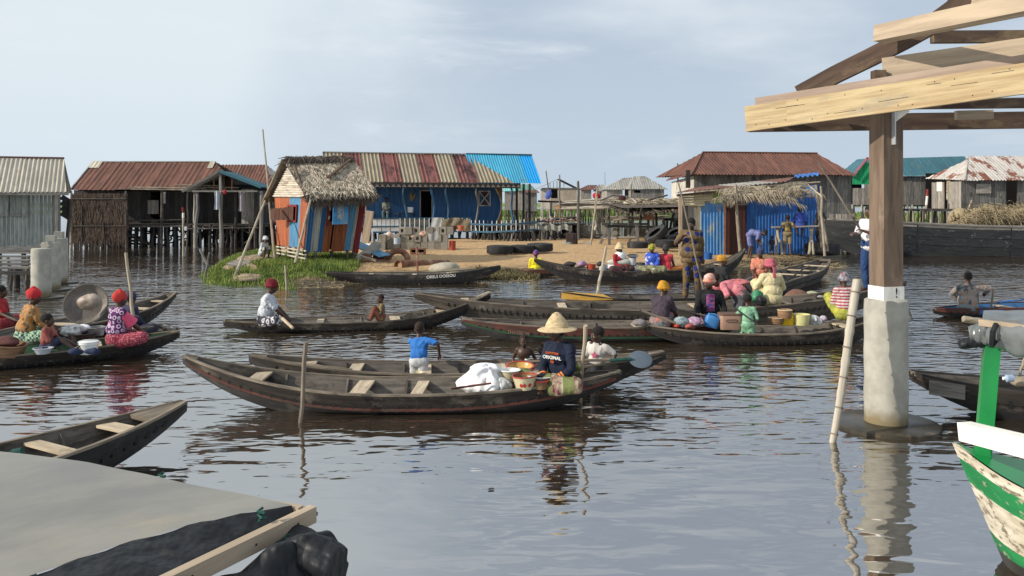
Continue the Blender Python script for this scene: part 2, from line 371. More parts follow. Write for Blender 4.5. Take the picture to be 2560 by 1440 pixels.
mk('straw', (.62, .49, .30), (.45, .33, .18), coord='OBJ', sc=(18, 18, 50), bump=1.0, rough=.85)
mk('clay_pot', (.30, .17, .11), (.23, .13, .085), coord='OBJ', sc=(4, 4, 4))
mk('skin', (.075, .036, .022), (.055, .026, .016), coord='OBJ', sc=(7, 7, 7), rough=.48, bump=.05, rnd=.22, spec=.45)
mk('hair', (.012, .010, .009), (.02, .016, .014), coord='OBJ', sc=(60, 60, 60), rough=.9, bump=1.0)
mk('eye', (.6, .57, .52), rough=.3, bump=0)
mk('iris', (.008, .005, .004), rough=.2, bump=0)
mk('lip', (.13, .045, .04), rough=.5, bump=0)
_c = [0]
def cloth(c, c2=None, c3=None, **k):
    _c[0] += 1
    k.setdefault('coord', 'OBJ'); k.setdefault('sc', (9, 9, 5)); k.setdefault('bump', .6); k.setdefault('bd', .03); k.setdefault('rnd', 0)
    return mat('cloth_%d' % _c[0], c, c2 or tuple(x * .8 for x in c), c3, **k)
# ------------------------------------------------------------------ water
def water_mat():
    m = bpy.data.materials.new('lagoon_water'); m.use_nodes = True
    n = m.node_tree.nodes; l = m.node_tree.links; b = n['Principled BSDF']
    b.inputs['Base Color'].default_value = (.032, .023, .014, 1); b.inputs['Roughness'].default_value = .03
    b.inputs['IOR'].default_value = 6.0; b.inputs['Specular IOR Level'].default_value = .5
    b.inputs['Specular Tint'].default_value = (1, 1, 1, 1)
    g = n.new('ShaderNodeNewGeometry')
    def nz(sc, det, rough=.5, loc=(0, 0, 0), dist=0):
        mp = n.new('ShaderNodeMapping'); mp.inputs['Scale'].default_value = sc; mp.inputs['Location'].default_value = loc
        mp.inputs['Rotation'].default_value = (0, 0, R(random.uniform(-14, 8)))
        t = n.new('ShaderNodeTexNoise'); t.inputs['Scale'].default_value = 1; t.inputs['Detail'].default_value = det
        t.inputs['Roughness'].default_value = rough; t.inputs['Distortion'].default_value = dist
        l.new(g.outputs['Position'], mp.inputs[0]); l.new(mp.outputs[0], t.inputs[0]); return t.outputs[0]
    def ma(op, a, bb, c=None):
        q = n.new('ShaderNodeMath'); q.operation = op
        for i, x in enumerate((a, bb, c)):
            if x is None: continue
            if isinstance(x, (float, int)): q.inputs[i].default_value = x
            else: l.new(x, q.inputs[i])
        return q.outputs[0]
    def rmp(x, a, bb, c, d):
        r = n.new('ShaderNodeMapRange'); r.inputs[1].default_value = a; r.inputs[2].default_value = bb
        r.inputs[3].default_value = c; r.inputs[4].default_value = d; l.new(x, r.inputs[0]); return r.outputs[0]
    sp = n.new('ShaderNodeSeparateXYZ'); l.new(g.outputs['Position'], sp.inputs[0])
    near = rmp(sp.outputs[1], 5.5, 13.0, .10, 1.0)
    far = rmp(sp.outputs[1], 26, 42, 1.0, .42)
    amp = ma('MULTIPLY', near, far)
    patch = rmp(nz((.22, .5, 1), 2), .35, .65, .5, 1.25)
    amp = ma('MULTIPLY', amp, patch)
    big = nz((1.5, 3.0, 1), 0.6, .3, (3, 1, 0), .3)
    mid = nz((3.4, 7.5, 1), 1.0, .4, (9, 4, 0), .3)
    sml = nz((5.5, 15, 1), 1.0, .5)
    h = ma('ADD', ma('MULTIPLY', big, .027), ma('MULTIPLY', ma('MULTIPLY', mid, amp), .031))
    h = ma('ADD', h, ma('MULTIPLY', ma('MULTIPLY', sml, amp), .0035))
    bn = n.new('ShaderNodeBump'); bn.inputs['Strength'].default_value = 1; bn.inputs['Distance'].default_value = 1.0
    l.new(h, bn.inputs['Height']); l.new(bn.outputs[0], b.inputs['Normal'])
    return m
WATER = water_mat()
MB().grid(lambda u, v: V(-700 + 1400 * u, -6 + 1400 * v, 0), 2, 2).build('water', WATER, kind='structure', smooth=False)
MB().grid(lambda u, v: V(-700 + 1400 * u, -6 + 1400 * v, -1.4), 2, 2).build('lagoon_bed', mk('mud_bed', (.05, .04, .03), coord='POS', bump=0), kind='structure', smooth=False)

# ------------------------------------------------------------------ sand bank
def poly(pts, z=0.0):
    return [G(a, b, z).to_2d() for a, b in pts]
SHORE = poly([(512, 690), (535, 708), (590, 716), (650, 713), (720, 722), (790, 719), (850, 711), (1000, 708), (1100, 700), (1200, 694), (1290, 688), (1400, 692),
              (1560, 694), (1700, 694), (1800, 684), (1890, 668), (1990, 664), (2060, 656), (2105, 646), (2100, 634), (2068, 622), (1980, 610), (1700, 596),
              (1560, 598), (1400, 599), (1200, 601), (1000, 603), (880, 612), (780, 622), (680, 622), (610, 636), (560, 655)])
def sdist(p, pg):
    inside = False; d = 1e9; n = len(pg)
    for i in range(n):
        a, b = pg[i], pg[(i + 1) % n]; ab = b - a
        t = max(0, min(1, (p - a).dot(ab) / ab.dot(ab))); d = min(d, (p - a - ab * t).length)
        if (a.y > p.y) != (b.y > p.y) and p.x < (b.x - a.x) * (p.y - a.y) / (b.y - a.y) + a.x: inside = not inside
    return d if inside else -d
def hsand(x, y):
    d = sdist(Vector((x, y)), SHORE)
    q = noise.noise(V(x * .6, y * .6, 0)) * .25
    z = .30 * (1 - math.exp(-max(d + q * .6, -.3) / 1.1)) if d > -.5 else -.25 + (d + .5) * .1
    z = min(z, .34) + .035 * noise.noise(V(x * 1.3, y * 1.1, 3)) * min(1, max(0, d))
    if y < 36 and x > -9 and x < 12: z += .02 * noise.noise(V(x * 3.2, y * 3.2, 7)) * min(1, max(0, d * .7))
    return max(z, -.3)
def gh(x, y): return max(0.0, hsand(x, y))
xs = [p.x for p in SHORE]; ys = [p.y for p in SHORE]
x0, x1, y0, y1 = min(xs) - 1, max(xs) + 1, min(ys) - 1, max(ys) + 1
def gridland(x0, x1, y0, y1, nx, ny, hf, name, mt, skip=-.22):
    vs = []; idx = {}; fs = []
    ypos = [y0 + (y1 - y0) * (j / ny) ** 1.5 for j in range(ny + 1)]
    for j in range(ny + 1):
        for i in range(nx + 1):
            x = x0 + (x1 - x0) * i / nx; y = ypos[j]; vs.append((x, y, hf(x, y)))
    for j in range(ny):
        for i in range(nx):
            q = (j * (nx + 1) + i, j * (nx + 1) + i + 1, (j + 1) * (nx + 1) + i + 1, (j + 1) * (nx + 1) + i)
            if max(vs[k][2] for k in q) > skip: fs.append(q)
    m = MB(); m.v = vs; m.f = fs; m.uv = [[(vs[k][0], vs[k][1]) for k in f] for f in fs]
    return m.build(name, mt, kind='structure', sharp=180)
sand_m = mat('sand', (.52, .345, .18), (.40, .255, .125), (.20, .145, .09), sc=(5, 9, 5), coord='POS', rough=.95, bump=1.0, bd=.12, stsc=.3, stain=.60, rnd=0)
def sand_extra():
    n = sand_m.node_tree.nodes; l = sand_m.node_tree.links; b = n['Principled BSDF']
    g = n.new('ShaderNodeNewGeometry'); s = n.new('ShaderNodeSeparateXYZ'); l.new(g.outputs['Position'], s.inputs[0])
    nz = n.new('ShaderNodeTexNoise'); nz.inputs['Scale'].default_value = 1.6; nz.inputs['Detail'].default_value = 6
    l.new(g.outputs['Position'], nz.inputs[0])
    a = n.new('ShaderNodeMath'); a.operation = 'MULTIPLY_ADD'; a.inputs[1].default_value = .22; l.new(nz.outputs[0], a.inputs[0]); l.new(s.outputs[2], a.inputs[2])
    r = n.new('ShaderNodeMapRange'); r.inputs[1].default_value = .24; r.inputs[2].default_value = .36; l.new(a.outputs[0], r.inputs[0])
    q = n.new('ShaderNodeMix'); q.data_type = 'RGBA'; q.inputs[6].default_value = (.085, .07, .045, 1)
    src = b.inputs['Base Color'].links[0].from_socket
    l.new(r.outputs[0], q.inputs[0]); l.new(src, q.inputs[7]); l.new(q.outputs[2], b.inputs['Base Color'])
sand_extra()
gridland(x0, x1, y0, y1, 150, 130, hsand, 'sand_bank', sand_m)

# ------------------------------------------------------------------ grass, litter
def blades(mb, x, y, z, h, n, spread, lean=.5, w=.012):
    for _ in range(n):
        a = random.uniform(0, 6.28); r = random.random() ** .5 * spread; hh = h * random.uniform(.5, 1.15)
        p = V(x + r * math.cos(a), y + r * math.sin(a), z); b = random.uniform(0, 6.28); l = random.uniform(.1, lean) * hh
        c = random.uniform(0, 3.14); s = V(math.cos(c), math.sin(c), 0) * w
        m = p + V(math.cos(b) * l * .35, math.sin(b) * l * .35, hh * .6); t = p + V(math.cos(b) * l, math.sin(b) * l, hh)
        i = len(mb.v); mb.v += [tuple(p - s), tuple(p + s), tuple(m + s * .7), tuple(m - s * .7), tuple(t)]
        mb.f += [(i, i + 1, i + 2, i + 3), (i + 3, i + 2, i + 4)]; mb.uv += [[(0, 0)] * 4, [(0, 0)] * 3]
gp = poly([(500, 690), (520, 712), (620, 722), (720, 724), (835, 712), (900, 690), (890, 660), (800, 655), (700, 652), (690, 630), (640, 626), (575, 640)])
bare = [(G(645, 650, .3), 1.05), (G(605, 664, .3), .75), (G(652, 668, .3), .7), (G(622, 690, .2), .35), (G(690, 650, .3), .6), (G(780, 706, .1), .8), (G(850, 704, .1), .8)]
gb = MB(); xs = [p.x for p in gp]; ys = [p.y for p in gp]; k = 0
while k < 5200:
    x = random.uniform(min(xs), max(xs)); y = random.uniform(min(ys), max(ys))
    if sdist(Vector((x, y)), gp) < 0: continue
    k += 1
    if any((V(x, y, 0) - V(c.x, c.y, 0)).length < r * random.uniform(.6, 1.05) for c, r in bare): continue
    q = noise.noise(V(x * .9, y * .9, 5)); z = hsand(x, y)
    if z < -.12: continue
    blades(gb, x, y, z - .01, .13 + .12 * q + (.09 if y > 26 and x > -9 else 0), 8, .13)
gb.build('grass', MT['grass'], kind='stuff', label='bright green grass round the leaning hut on the low bank', cat='grass', smooth=False)
lt = MB()
def litter(mb, px0, px1, py0, py1, n, mlen=.18, z0=.05):
    for _ in range(n):
        p = G(random.uniform(px0, px1), random.uniform(py0, py1), z0); z = max(hsand(p.x, p.y), 0)
        a = random.uniform(0, 6.28); L = random.uniform(.3, 1) * mlen; d = V(math.cos(a), math.sin(a), random.uniform(-.1, .35)) * L
        p = V(p.x, p.y, z + .015); mb.beam(p, p + d, .012, .008)
litter(lt, 720, 860, 700, 718, 260); litter(lt, 860, 1340, 688, 706, 500); litter(lt, 1840, 2110, 646, 668, 900, .3); litter(lt, 900, 1000, 655, 690, 150)
lt.build('plant_litter', MT['reed_dry'], kind='stuff', label='dry stems and litter washed along the muddy shoreline', cat='litter', smooth=False)
mud = thing('dirt_mound', 'low heap of grey brown dirt in the grass left of the leaning hut', 'mound', G(640, 665, .25))
for (px, py, rx, rz) in ((648, 652, .75, .28), (610, 668, .6, .16), (625, 690, .4, .14)):
    c = G(px, py, .2); mb = MB().ell(V(c.x, c.y, gh(c.x, c.y) - .05), (rx * 1.15, .8, rz * .9), None, 30, 14); mb.v = [tuple(Vector(v) + V(0, 0, .09 * noise.noise(V(v[0] * 3, v[1] * 3, px)))) for v in mb.v]; mb.build('earth', MT.get('dirt') or mk('dirt', (.34, .26, .17), (.22, .165, .11), (.13, .12, .06), coord='OBJ', sc=(9, 9, 9), bump=1, bd=.08, stsc=2), mud)
sl_ = thing('stone_slab', 'pale tilted stone slab lying in the grass by the dirt mound', 'slab', G(597, 660, .3))
plank('slab', G(584, 664, .32), G(612, 652, .35), .5, .05, MT['pale_plank'], sl_, up=V(.2, -.5, .8))

# ------------------------------------------------------------------ corrugated sheets, plank walls, stilts
def sheets(parent, bl, br, tr, tl, mats, pitch=.17, amp=.022, name='roof_sheet', step=.85, kind='sin', off=0.0, label=None, wob=.008):
    """corrugated sheets side by side over the quad bl, br, tr, tl; ridges run from the bottom to the top edge"""
    bl, br, tr, tl = [Vector(p) for p in (bl, br, tr, tl)]
    a = (br - bl).normalized(); nrm = a.cross((tl + tr) / 2 - (bl + br) / 2).normalized(); u = nrm.cross(a)
    if callable(mats): mf = mats
    else: mf = lambda i, x: mats[i % len(mats)]
    pg = [((p - bl).dot(a), (p - bl).dot(u)) for p in (bl, br, tr, tl)]
    xmin = min(p[0] for p in pg); xmax = max(p[0] for p in pg); n = max(1, round((xmax - xmin) / step)); w = (xmax - xmin) / n
    def yr(x):
        ys = []
        for i in range(4):
            (ax, ay), (bx, by) = pg[i], pg[(i + 1) % 4]
            if abs(ax - bx) < 1e-6:
                if abs(x - ax) < 1e-5: ys += [ay, by]
                continue
            t = (x - ax) / (bx - ax)
            if -1e-6 <= t <= 1 + 1e-6: ys.append(ay + (by - ay) * t)
        return (min(ys), max(ys)) if ys else (0, 0)
    for i in range(n):
        xa = xmin + i * w + 1e-4; xb = xmin + (i + 1) * w - 1e-4
        m = max(4, int(round((xb - xa) / pitch)) * 4); vs = []; fs = []; uv = []
        dz = .006 * (i % 2) + random.uniform(0, wob); jy = random.uniform(-.03, .03)
        for k in range(m + 1):
            x = xa + (xb - xa) * k / m; y_0, y_1 = yr(x)
            ph = x / pitch * 2 * math.pi
            h = amp * math.sin(ph) if kind == 'sin' else amp * (1 if (x / pitch) % 1 < .22 else -.3)
            for y in (y_0 + jy, y_1): vs.append(bl + a * x + u * y + nrm * (h + dz + off))
        for k in range(m):
            fs.append((2 * k, 2 * k + 2, 2 * k + 3, 2 * k + 1))
            L = (vs[2 * k + 1] - vs[2 * k]).length
            uv.append([(0, k * pitch / 4), (0, (k + 1) * pitch / 4), (L, (k + 1) * pitch / 4), (L, k * pitch / 4)])
        MB().add(vs, fs, uv).build(name, mf(i, (xa + xb) / 2 - xmin), parent, sharp=180 if kind == 'sin' else 30, label=label)
def pwall(parent, bl, br, ht, mt, w=.22, t=.03, holes=(), name='wall_plank', gap=.008, hr=None, ragged=.03, vert=True):
    """a wall of upright boards from bl to br, ht high (hr at the right end), split round the holes (u0, u1, z0, z1)"""
    bl = Vector(bl); br = Vector(br); L = (br - bl).length; a = (br - bl) / L; n = max(1, round(L / w)); ww = L / n
    nrm = a.cross(V(0, 0, 1)); hr = ht if hr is None else hr
    for i in range(n):
        u = (i + .5) * ww; h = ht + (hr - ht) * u / L; base = bl + a * u + nrm * random.uniform(-.008, .008)
        segs = [(-random.uniform(0, ragged), h)]
        for (u0, u1, z0, z1) in holes:
            if u0 < u < u1:
                ns = []
                for s0, s1 in segs:
                    if z0 > s0: ns.append((s0, min(s1, z0)))
                    if z1 < s1: ns.append((max(s0, z1), s1))
                segs = ns
        for s0, s1 in segs:
            if s1 - s0 > .04: plank(name, base + V(0, 0, s0), base + V(0, 0, s1), t, ww - gap, mt, parent, up=a)
STV = []
def stilt(parent, p, z0, z1, r=.06, mt=None, name='stilt', lean=.06):
    mt = mt or MT['stilt_wood']
    key = [s for s in STV if s[0] == mt.name]
    if len(key) < 5:
        mb = MB().pole(V(0, 0, 0), V(random.uniform(-.05, .05), random.uniform(-.05, .05), 1), .06, .045, 6, .03, 4)
        me = bpy.data.meshes.new(name); me.from_pydata(mb.v, [], mb.f)
        ul = me.uv_layers.new(name='UVMap'); fl = []
        for u in mb.uv:
            for q in u: fl += [q[0], q[1]]
        ul.data.foreach_set('uv', fl); me.materials.append(mt); me.polygons.foreach_set('use_smooth', [True] * len(me.polygons)); STV.append((mt.name, me))
        key = [s for s in STV if s[0] == mt.name]
    me = random.choice(key)[1]
    o = bpy.data.objects.new(name, me); COL.objects.link(o); o.parent = parent
    d = V(random.uniform(-lean, lean), random.uniform(-lean, lean), 1).normalized()
    q = V(0, 0, 1).rotation_difference(d).to_matrix().to_4x4()
    M = Matrix.Translation(V(p[0], p[1], z0) - ORG[parent.name]) @ q @ Matrix.Rotation(random.uniform(0, 6), 4, 'Z') @ Matrix.Diagonal((r / .055, r / .055, (z1 - z0), 1))
    o.matrix_local = M; ORG[o.name] = ORG[parent.name]; return o
class FR:
    """a local frame for a house: x along its front, y away from the viewer, z up"""
    def __init__(s, px, ps, ang=0):
        s.o = P(px, HZ, ps); s.o.z = 0; s.a = V(math.cos(R(ang)), math.sin(R(ang)), 0); s.b = V(-s.a.y, s.a.x, 0)
    def __call__(s, x, y, z): return s.o + s.a * x + s.b * y + V(0, 0, z)
    def xat(s, px, y=0):
        k = (px - CX) / F; p = s.o + s.b * y
        return (k * p.y - p.x) / (s.a.x - k * s.a.y)
    def zat(s, px, py, y=0):
        p = s(s.xat(px, y), y, 0); return H - (py - HZ) * p.y / F
def window(parent, f, x0, x1, z0, z1, y, fmt, pane=None, name='window', cross=False, depth=.05):
    w = thing(name, None, None, f((x0 + x1) / 2, y, z0)); w.parent = parent; w.location = ORG[w.name] - ORG[parent.name]
    b = .06
    for p0, p1 in (((x0, z0), (x1, z0)), ((x0, z1), (x1, z1)), ((x0, z0), (x0, z1)), ((x1, z0), (x1, z1))):
        plank('frame', f(p0[0], y - .03, p0[1]), f(p1[0], y - .03, p1[1]), b, depth, fmt, w, up=f.b)
    if cross:
        plank('muntin', f(x0, y - .03, z0), f(x1, y - .03, z1), .05, .03, fmt, w, up=f.b); plank('muntin', f(x0, y - .045, z1), f(x1, y - .045, z0), .05, .03, fmt, w, up=f.b)
    if pane: MB().grid(lambda u, v: f(x0 + (x1 - x0) * u, y + .02, z0 + (z1 - z0) * v), 1, 1).build('pane', pane, w)
    return w
def floor_and_stilts(h, f, x0, x1, y0, y1, z, nst=(7, 3), base=0.0, r=.07, mt=None, dk=None):
    for j in range(nst[1]):
        for i in range(nst[0]):
            p = f(x0 + (x1 - x0) * (i + random.uniform(-.15, .15)) / max(nst[0] - 1, 1), y0 + (y1 - y0) * j / max(nst[1] - 1, 1), 0)
            stilt(h, p, base - .5 if base <= 0 else base - .2, z, r * random.uniform(.7, 1.15), mt)
    for k in range(3):
        y = y0 + (y1 - y0) * k / 2; MB().pole(f(x0 - .1, y, z - .06), f(x1 + .1, y, z - .06), .06, .05, 6, .02).build('bearer', MT['stilt_wood'], h)
    n = 4
    for k in range(n):
        a, b = y0 + (y1 - y0) * k / n, y0 + (y1 - y0) * (k + 1) / n
        plank('floor_board', f(x0, (a + b) / 2, z + .015), f(x1, (a + b) / 2, z + .015), (b - a) - .02, .04, dk or MT['dark_plank'], h)
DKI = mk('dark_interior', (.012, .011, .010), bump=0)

# --- house with cream roof, far left
f = FR(-60, 60, 25); L = f.xat(165)
h = thing('stilt_house', 'grey green plank house under a cream corrugated roof at the left edge', 'house', f(2, 0, 0))
z0 = f.zat(50, 614); z1 = f.zat(50, 487); ze = f.zat(50, 481); xr = f.xat(138)
s1 = f.xat(23); s2 = f.xat(70)
pwall(h, f(-3, 0, z0), f(xr, 0, z0), z1 - z0, MT['greygreen_plank'], .15)
pwall(h, f(xr, 0, z0), f(xr, 3.4, z0), z1 - z0, MT['greygreen_plank'], .15)
for px0, px1 in ((-20, 22), (25, 70)):
    a, b = f.xat(px0), f.xat(px1); za, zb = f.zat(40, 541), f.zat(40, 488)
    t = thing('shutter', None, None, f(a, -.03, za)); t.parent = h; t.location = ORG[t.name] - ORG[h.name]
    pwall(t, f(a, -.05, za), f(b, -.05, za), zb - za, MT['greygreen_plank'], .19, name='shutter_board')
    plank('batten', f(a, -.09, za + .05), f(b, -.09, za + .05), .05, .03, MT['pale_plank'], t)
plank('corner_post', f(xr + .05, -.05, z0 - .2), f(xr + .05, -.05, ze), .1, .1, MT['pale_plank'], h)
plank('fascia', f(-3, -.45, ze - .06), f(f.xat(172, -.4), -.45, ze - .06), .03, .12, MT['pale_plank'], h)
rz = f.zat(50, 396, 1.9); xe = f.xat(166, -.5)
sheets(h, f(-3, -.5, ze), f(xe, -.5, ze), f(f.xat(160, 1.9), 1.9, rz), f(-3, 1.9, rz), [MT['cream_roof']], .17, .032)
sheets(h, f(-3, 1.9, rz), f(f.xat(160, 1.9), 1.9, rz), f(xe, 4, ze), f(-3, 4, ze), [MT['grey_roof']])
MB().tube([f(-3, 1.9, rz + .03), f(f.xat(161, 1.9), 1.9, rz + .05)], .05, 6).build('ridge_cap', MT['rust_roof'], h)
MB().add([f(xr, 0, ze), f(xr, 3.4, ze), f(xr, 1.9, rz - .08)], [(0, 1, 2)]).build('gable_panel', MT['dark_plank'], h)
plank('sill_beam', f(-3, .05, z0 - .14), f(xr + .1, .05, z0 - .14), .15, .18, MT['pale_plank'], h)
floor_and_stilts(h, f, -3, xr - .1, .1, 3.2, z0 - .2, (6, 3))
# lean-to flap between the two houses
h2 = thing('plank_screen', 'dark plank lean to hanging between the two left hand houses', 'screen', f(xr + .5, 1.5, 0))
for i in range(4):
    a = f.zat(150, 492, 1.5) - i * .24
    plank('board', f(xr + .15, 1.5, a), f(f.xat(176, 1.5), 1.5, a - .25), .24, .03, MT['dark_plank'], h2, up=f.b)
stilt(h2, f(f.xat(165, 1.5), 1.5, 0), -.5, a + .6, .09)
# grey timber jetty in front of that house
j = thing('jetty', 'low grey plank jetty on one stout dark pile at the left edge', 'jetty', G(30, 690, 0))
zt = .62
for k in range(5):
    s = 70 + k * 5; y = F / s
    plank('deck_board', V((-40 - CX) / s, y, zt), V((79 - CX) / s, y, zt), .36, .05, MT['weathered_plank'], j)
plank('edge_beam', V((-40 - CX) / 92, F / 92, zt - .1), V((79 - CX) / 92, F / 92, zt - .1), .08, .1, MT['dark_plank'], j)
p = G(42, 716, 0); MB().pole(p + V(0, 0, -.6), p + V(0, 0, zt - .05), .10, .085, 10, .005).build('pile', MT['dark_plank'], j)
MB().pole(p + V(.1, 0, .5), p + V(.42, 0, .05), .035, .03, 6).build('brace', MT['dark_plank'], j)
for s in (74, 88):
    for px in (-30, 25, 70):
        q = V((px - CX) / s, F / s, 0); stilt(j, q, -.6, zt - .03, .06)

# --- rusty hip-roofed house
f = FR(178, 47, 0)
h = thing('stilt_house', 'dark plank stilt house under a long rusty sheet roof, behind the brush screen', 'house', f(4, 1.6, 0))
xe0, xe1 = f.xat(176), f.xat(545); ze = f.zat(300, 475); zr = f.zat(300, 406, 2.4); yr_ = 2.4
sheets(h, f(xe0, 0, ze), f(f.xat(600), 0, ze), f(f.xat(540, yr_), yr_, zr), f(f.xat(232, yr_), yr_, zr), [MT['rust_roof']], .26, .03, kind='box', step=.8)
sheets(h, f(xe0, 4.8, ze), f(xe0, 0, ze), f(f.xat(232, yr_), yr_, zr), f(f.xat(232, yr_), yr_, zr) + V(0, .01, 0), [MT['rust_roof']], .26, .03)
sheets(h, f(f.xat(232, yr_), yr_, zr), f(f.xat(540, yr_), yr_, zr), f(f.xat(600), 4.8, ze), f(xe0, 4.8, ze), [MT['grey_roof']])
sheets(h, f(f.xat(233, yr_), yr_ - .55, zr - .38), f(f.xat(258, yr_), yr_ - .55, zr - .38), f(f.xat(258, yr_), yr_ - .02, zr + .02), f(f.xat(233, yr_), yr_ - .02, zr + .02), [MT['cream_roof']], .2, .02, off=.05)
sheets(h, f(f.xat(527, yr_), yr_ - .55, zr - .38), f(f.xat(540, yr_), yr_ - .55, zr - .38), f(f.xat(540, yr_), yr_ - .02, zr + .02), f(f.xat(527, yr_), yr_ - .02, zr + .02), [MT['cream_roof']], .2, .02, off=.05)
MB().tube([f(f.xat(232, yr_), yr_, zr + .04), f(f.xat(540, yr_), yr_, zr + .04)], .04, 6).build('ridge_cap', MT['grey_roof'], h)
MB().tube([f(xe0, 0, ze + .04), f(f.xat(232, yr_), yr_, zr + .02)], .04, 6).build('hip_cap', MT['grey_roof'], h)
zf = f.zat(400, 560, 1.2); x0w, x1w = f.xat(185, 1.4), f.xat(640, 1.4); dx0, dx1 = f.xat(371, 1.4), f.xat(400, 1.4)
sx0, sx1 = f.xat(518, 1.4), f.xat(536, 1.4)
pwall(h, f(x0w, 1.4, zf), f(x1w, 1.4, zf), ze - zf - .05, MT['dark_plank'], .26, holes=[(dx0 - x0w, dx1 - x0w, 0, 1.75)])
pwall(h, f(x0w, 1.4, zf), f(x0w, 4.6, zf), ze - zf, MT['dark_plank'], .3); pwall(h, f(x1w, 4.6, zf), f(x1w, 1.4, zf), ze - zf, MT['dark_plank'], .3)
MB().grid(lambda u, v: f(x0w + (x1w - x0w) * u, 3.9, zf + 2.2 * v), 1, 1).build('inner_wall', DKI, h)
d = thing('half_door', None, None, f(dx0, 1.35, zf)); d.parent = h; d.location = ORG[d.name] - ORG[h.name]
for i in range(3): plank('door_board', f(dx0 + .1 + i * .2, 1.33, zf + .55), f(dx0 + .1 + i * .2, 1.33, zf + 1.3), .03, .19, MT['pale_plank'], d, up=V(1, 0, 0))
floor_and_stilts(h, f, f.xat(190), f.xat(665), 0.1, 4.4, zf, (24, 5), r=.085, mt=MT['dark_plank'])
for i in range(95):      # tangle of braces and loose timber under the floor
    px = random.uniform(300, 668); y = random.uniform(.2, 3.5); a = f(f.xat(px, y), y, random.uniform(-.1, zf * .7)); b = a + V(random.uniform(-1.2, 1.2), random.uniform(-.3, .3), random.uniform(-.1, zf * .6))
    MB().pole(a, b, random.uniform(.03, .07), None, 5, .03).build('brace', MT['stilt_wood'], h)
for i, (px, ww_) in enumerate(((405, .16), (470, .10), (487, .13), (590, .14), (553, .12), (640, .16))):
    MB().pole(f(f.xat(px), -.1, -.5), f(f.xat(px), 0, ze + .05), ww_ * .6, ww_ * .5, 8, .03).build('post', MT['pale_plank' if i in (2, 4) else 'stilt_wood'], h)
for (a, b, y) in ((330, 470, 468), (330, 475, 473), (440, 560, 462), (470, 600, 467)):
    MB().pole(f(f.xat(a), -.15, f.zat(a, y, -.15)), f(f.xat(b), -.15, f.zat(b, y + 2, -.15)), .035, .03, 6, .03).build('eave_pole', MT['pale_pole'], h)
for (a, b, y) in ((325, 470, 552), (320, 480, 568), (470, 560, 562), (540, 650, 565), (470, 650, 572)):
    MB().pole(f(f.xat(a), -.25, f.zat(a, y, -.25)), f(f.xat(b), -.25, f.zat(b, y - 3, -.25)), .04, .035, 6, .04).build('rail', MT['stilt_wood'], h)
for i in range(5): plank('loose_sheet', f(f.xat(285 + i * 55), .1, ze + .03), f(f.xat(360 + i * 52), .1, ze + .06 + .03 * (i % 2)), .5, .03, MT['grey_roof' if i % 2 else 'weathered_plank'], h)
t = MB(); tyre_mesh = None
# porch gable
pg = thing('porch', 'open gabled porch with blue grey roof on tall grey posts', 'porch', f(f.xat(560), -1, 0))
xa, xm, xb = f.xat(458, -1), f.xat(550, -1), f.xat(655, -1); za, zm = f.zat(458, 479, -1), f.zat(550, 428, -1); zb_ = f.zat(655, 468, -1)
sheets(pg, f(xa, 1.2, za), f(xa, -1.1, za), f(xm, -1.1, zm), f(xm, 1.2, zm), [MT['grey_roof']], .17, .02)
sheets(pg, f(xb, -1.1, zb_), f(xb, 1.2, zb_), f(xm, 1.2, zm), f(xm, -1.1, zm), [MT['teal_roof']], .17, .02)
plank('barge_board', f(xa, -1.15, za), f(xm, -1.15, zm), .03, .12, MT['weathered_plank'], pg, up=V(0, 0, 1)); plank('barge_board', f(xm, -1.15, zm), f(xb, -1.15, zb_), .03, .14, MT['teal_roof'], pg)
plank('tie_beam', f(xa + .5, -1.1, za + .02), f(xb - .2, -1.1, za + .02), .06, .08, MT['weathered_plank'], pg)
for px in (490, 553, 655): stilt(pg, f(f.xat(px, -1), -1, 0), -.5, za + (.9 if px == 553 else 0), .10, MT['weathered_plank'], 'post', .02)
for px in (535, 560, 580): plank('rafter', f(f.xat(px, -.9), -.9, za), f(f.xat(px, -.9), -.9, zm - .35), .05, .05, MT['beam_dark'], pg)
pwall(pg, f(f.xat(596), .5, zf), f(f.xat(628), .5, zf), 1.9, MT['pale_plank'], .2, name='door_board')
cl = lambda px, py, y, w, hh, m: MB().grid(lambda u, v: f(f.xat(px, y) + w * (u - .5) * (1 - .3 * math.sin(v * 3)), y + .05 * math.sin(u * 9), f.zat(px, py, y) - hh * v), 8, 6).build('hanging_cloth', m, label=None)
o = cl(543, 478, -1.2, .35, .95, cloth((.42, .44, .48))); tagit(o, 'pale grey cloth hanging from the porch tie beam', 'cloth')
o = cl(603, 480, -1.0, .3, 1.0, cloth((.36, .32, .34))); tagit(o, 'washed out mauve cloth hanging at the porch doorway', 'cloth')
o = cl(411, 480, -.3, .15, .6, cloth((.40, .38, .34))); tagit(o, 'narrow pale rag hanging from the eave pole left of the porch', 'cloth')
MB().ell(f(f.xat(562, -1.1), -1.1, f.zat(562, 480, -1.1)), (.10, .08, .13)).build('bag', cloth((.35, .03, .03)), label='small red bag hung under the porch roof', cat='bag')
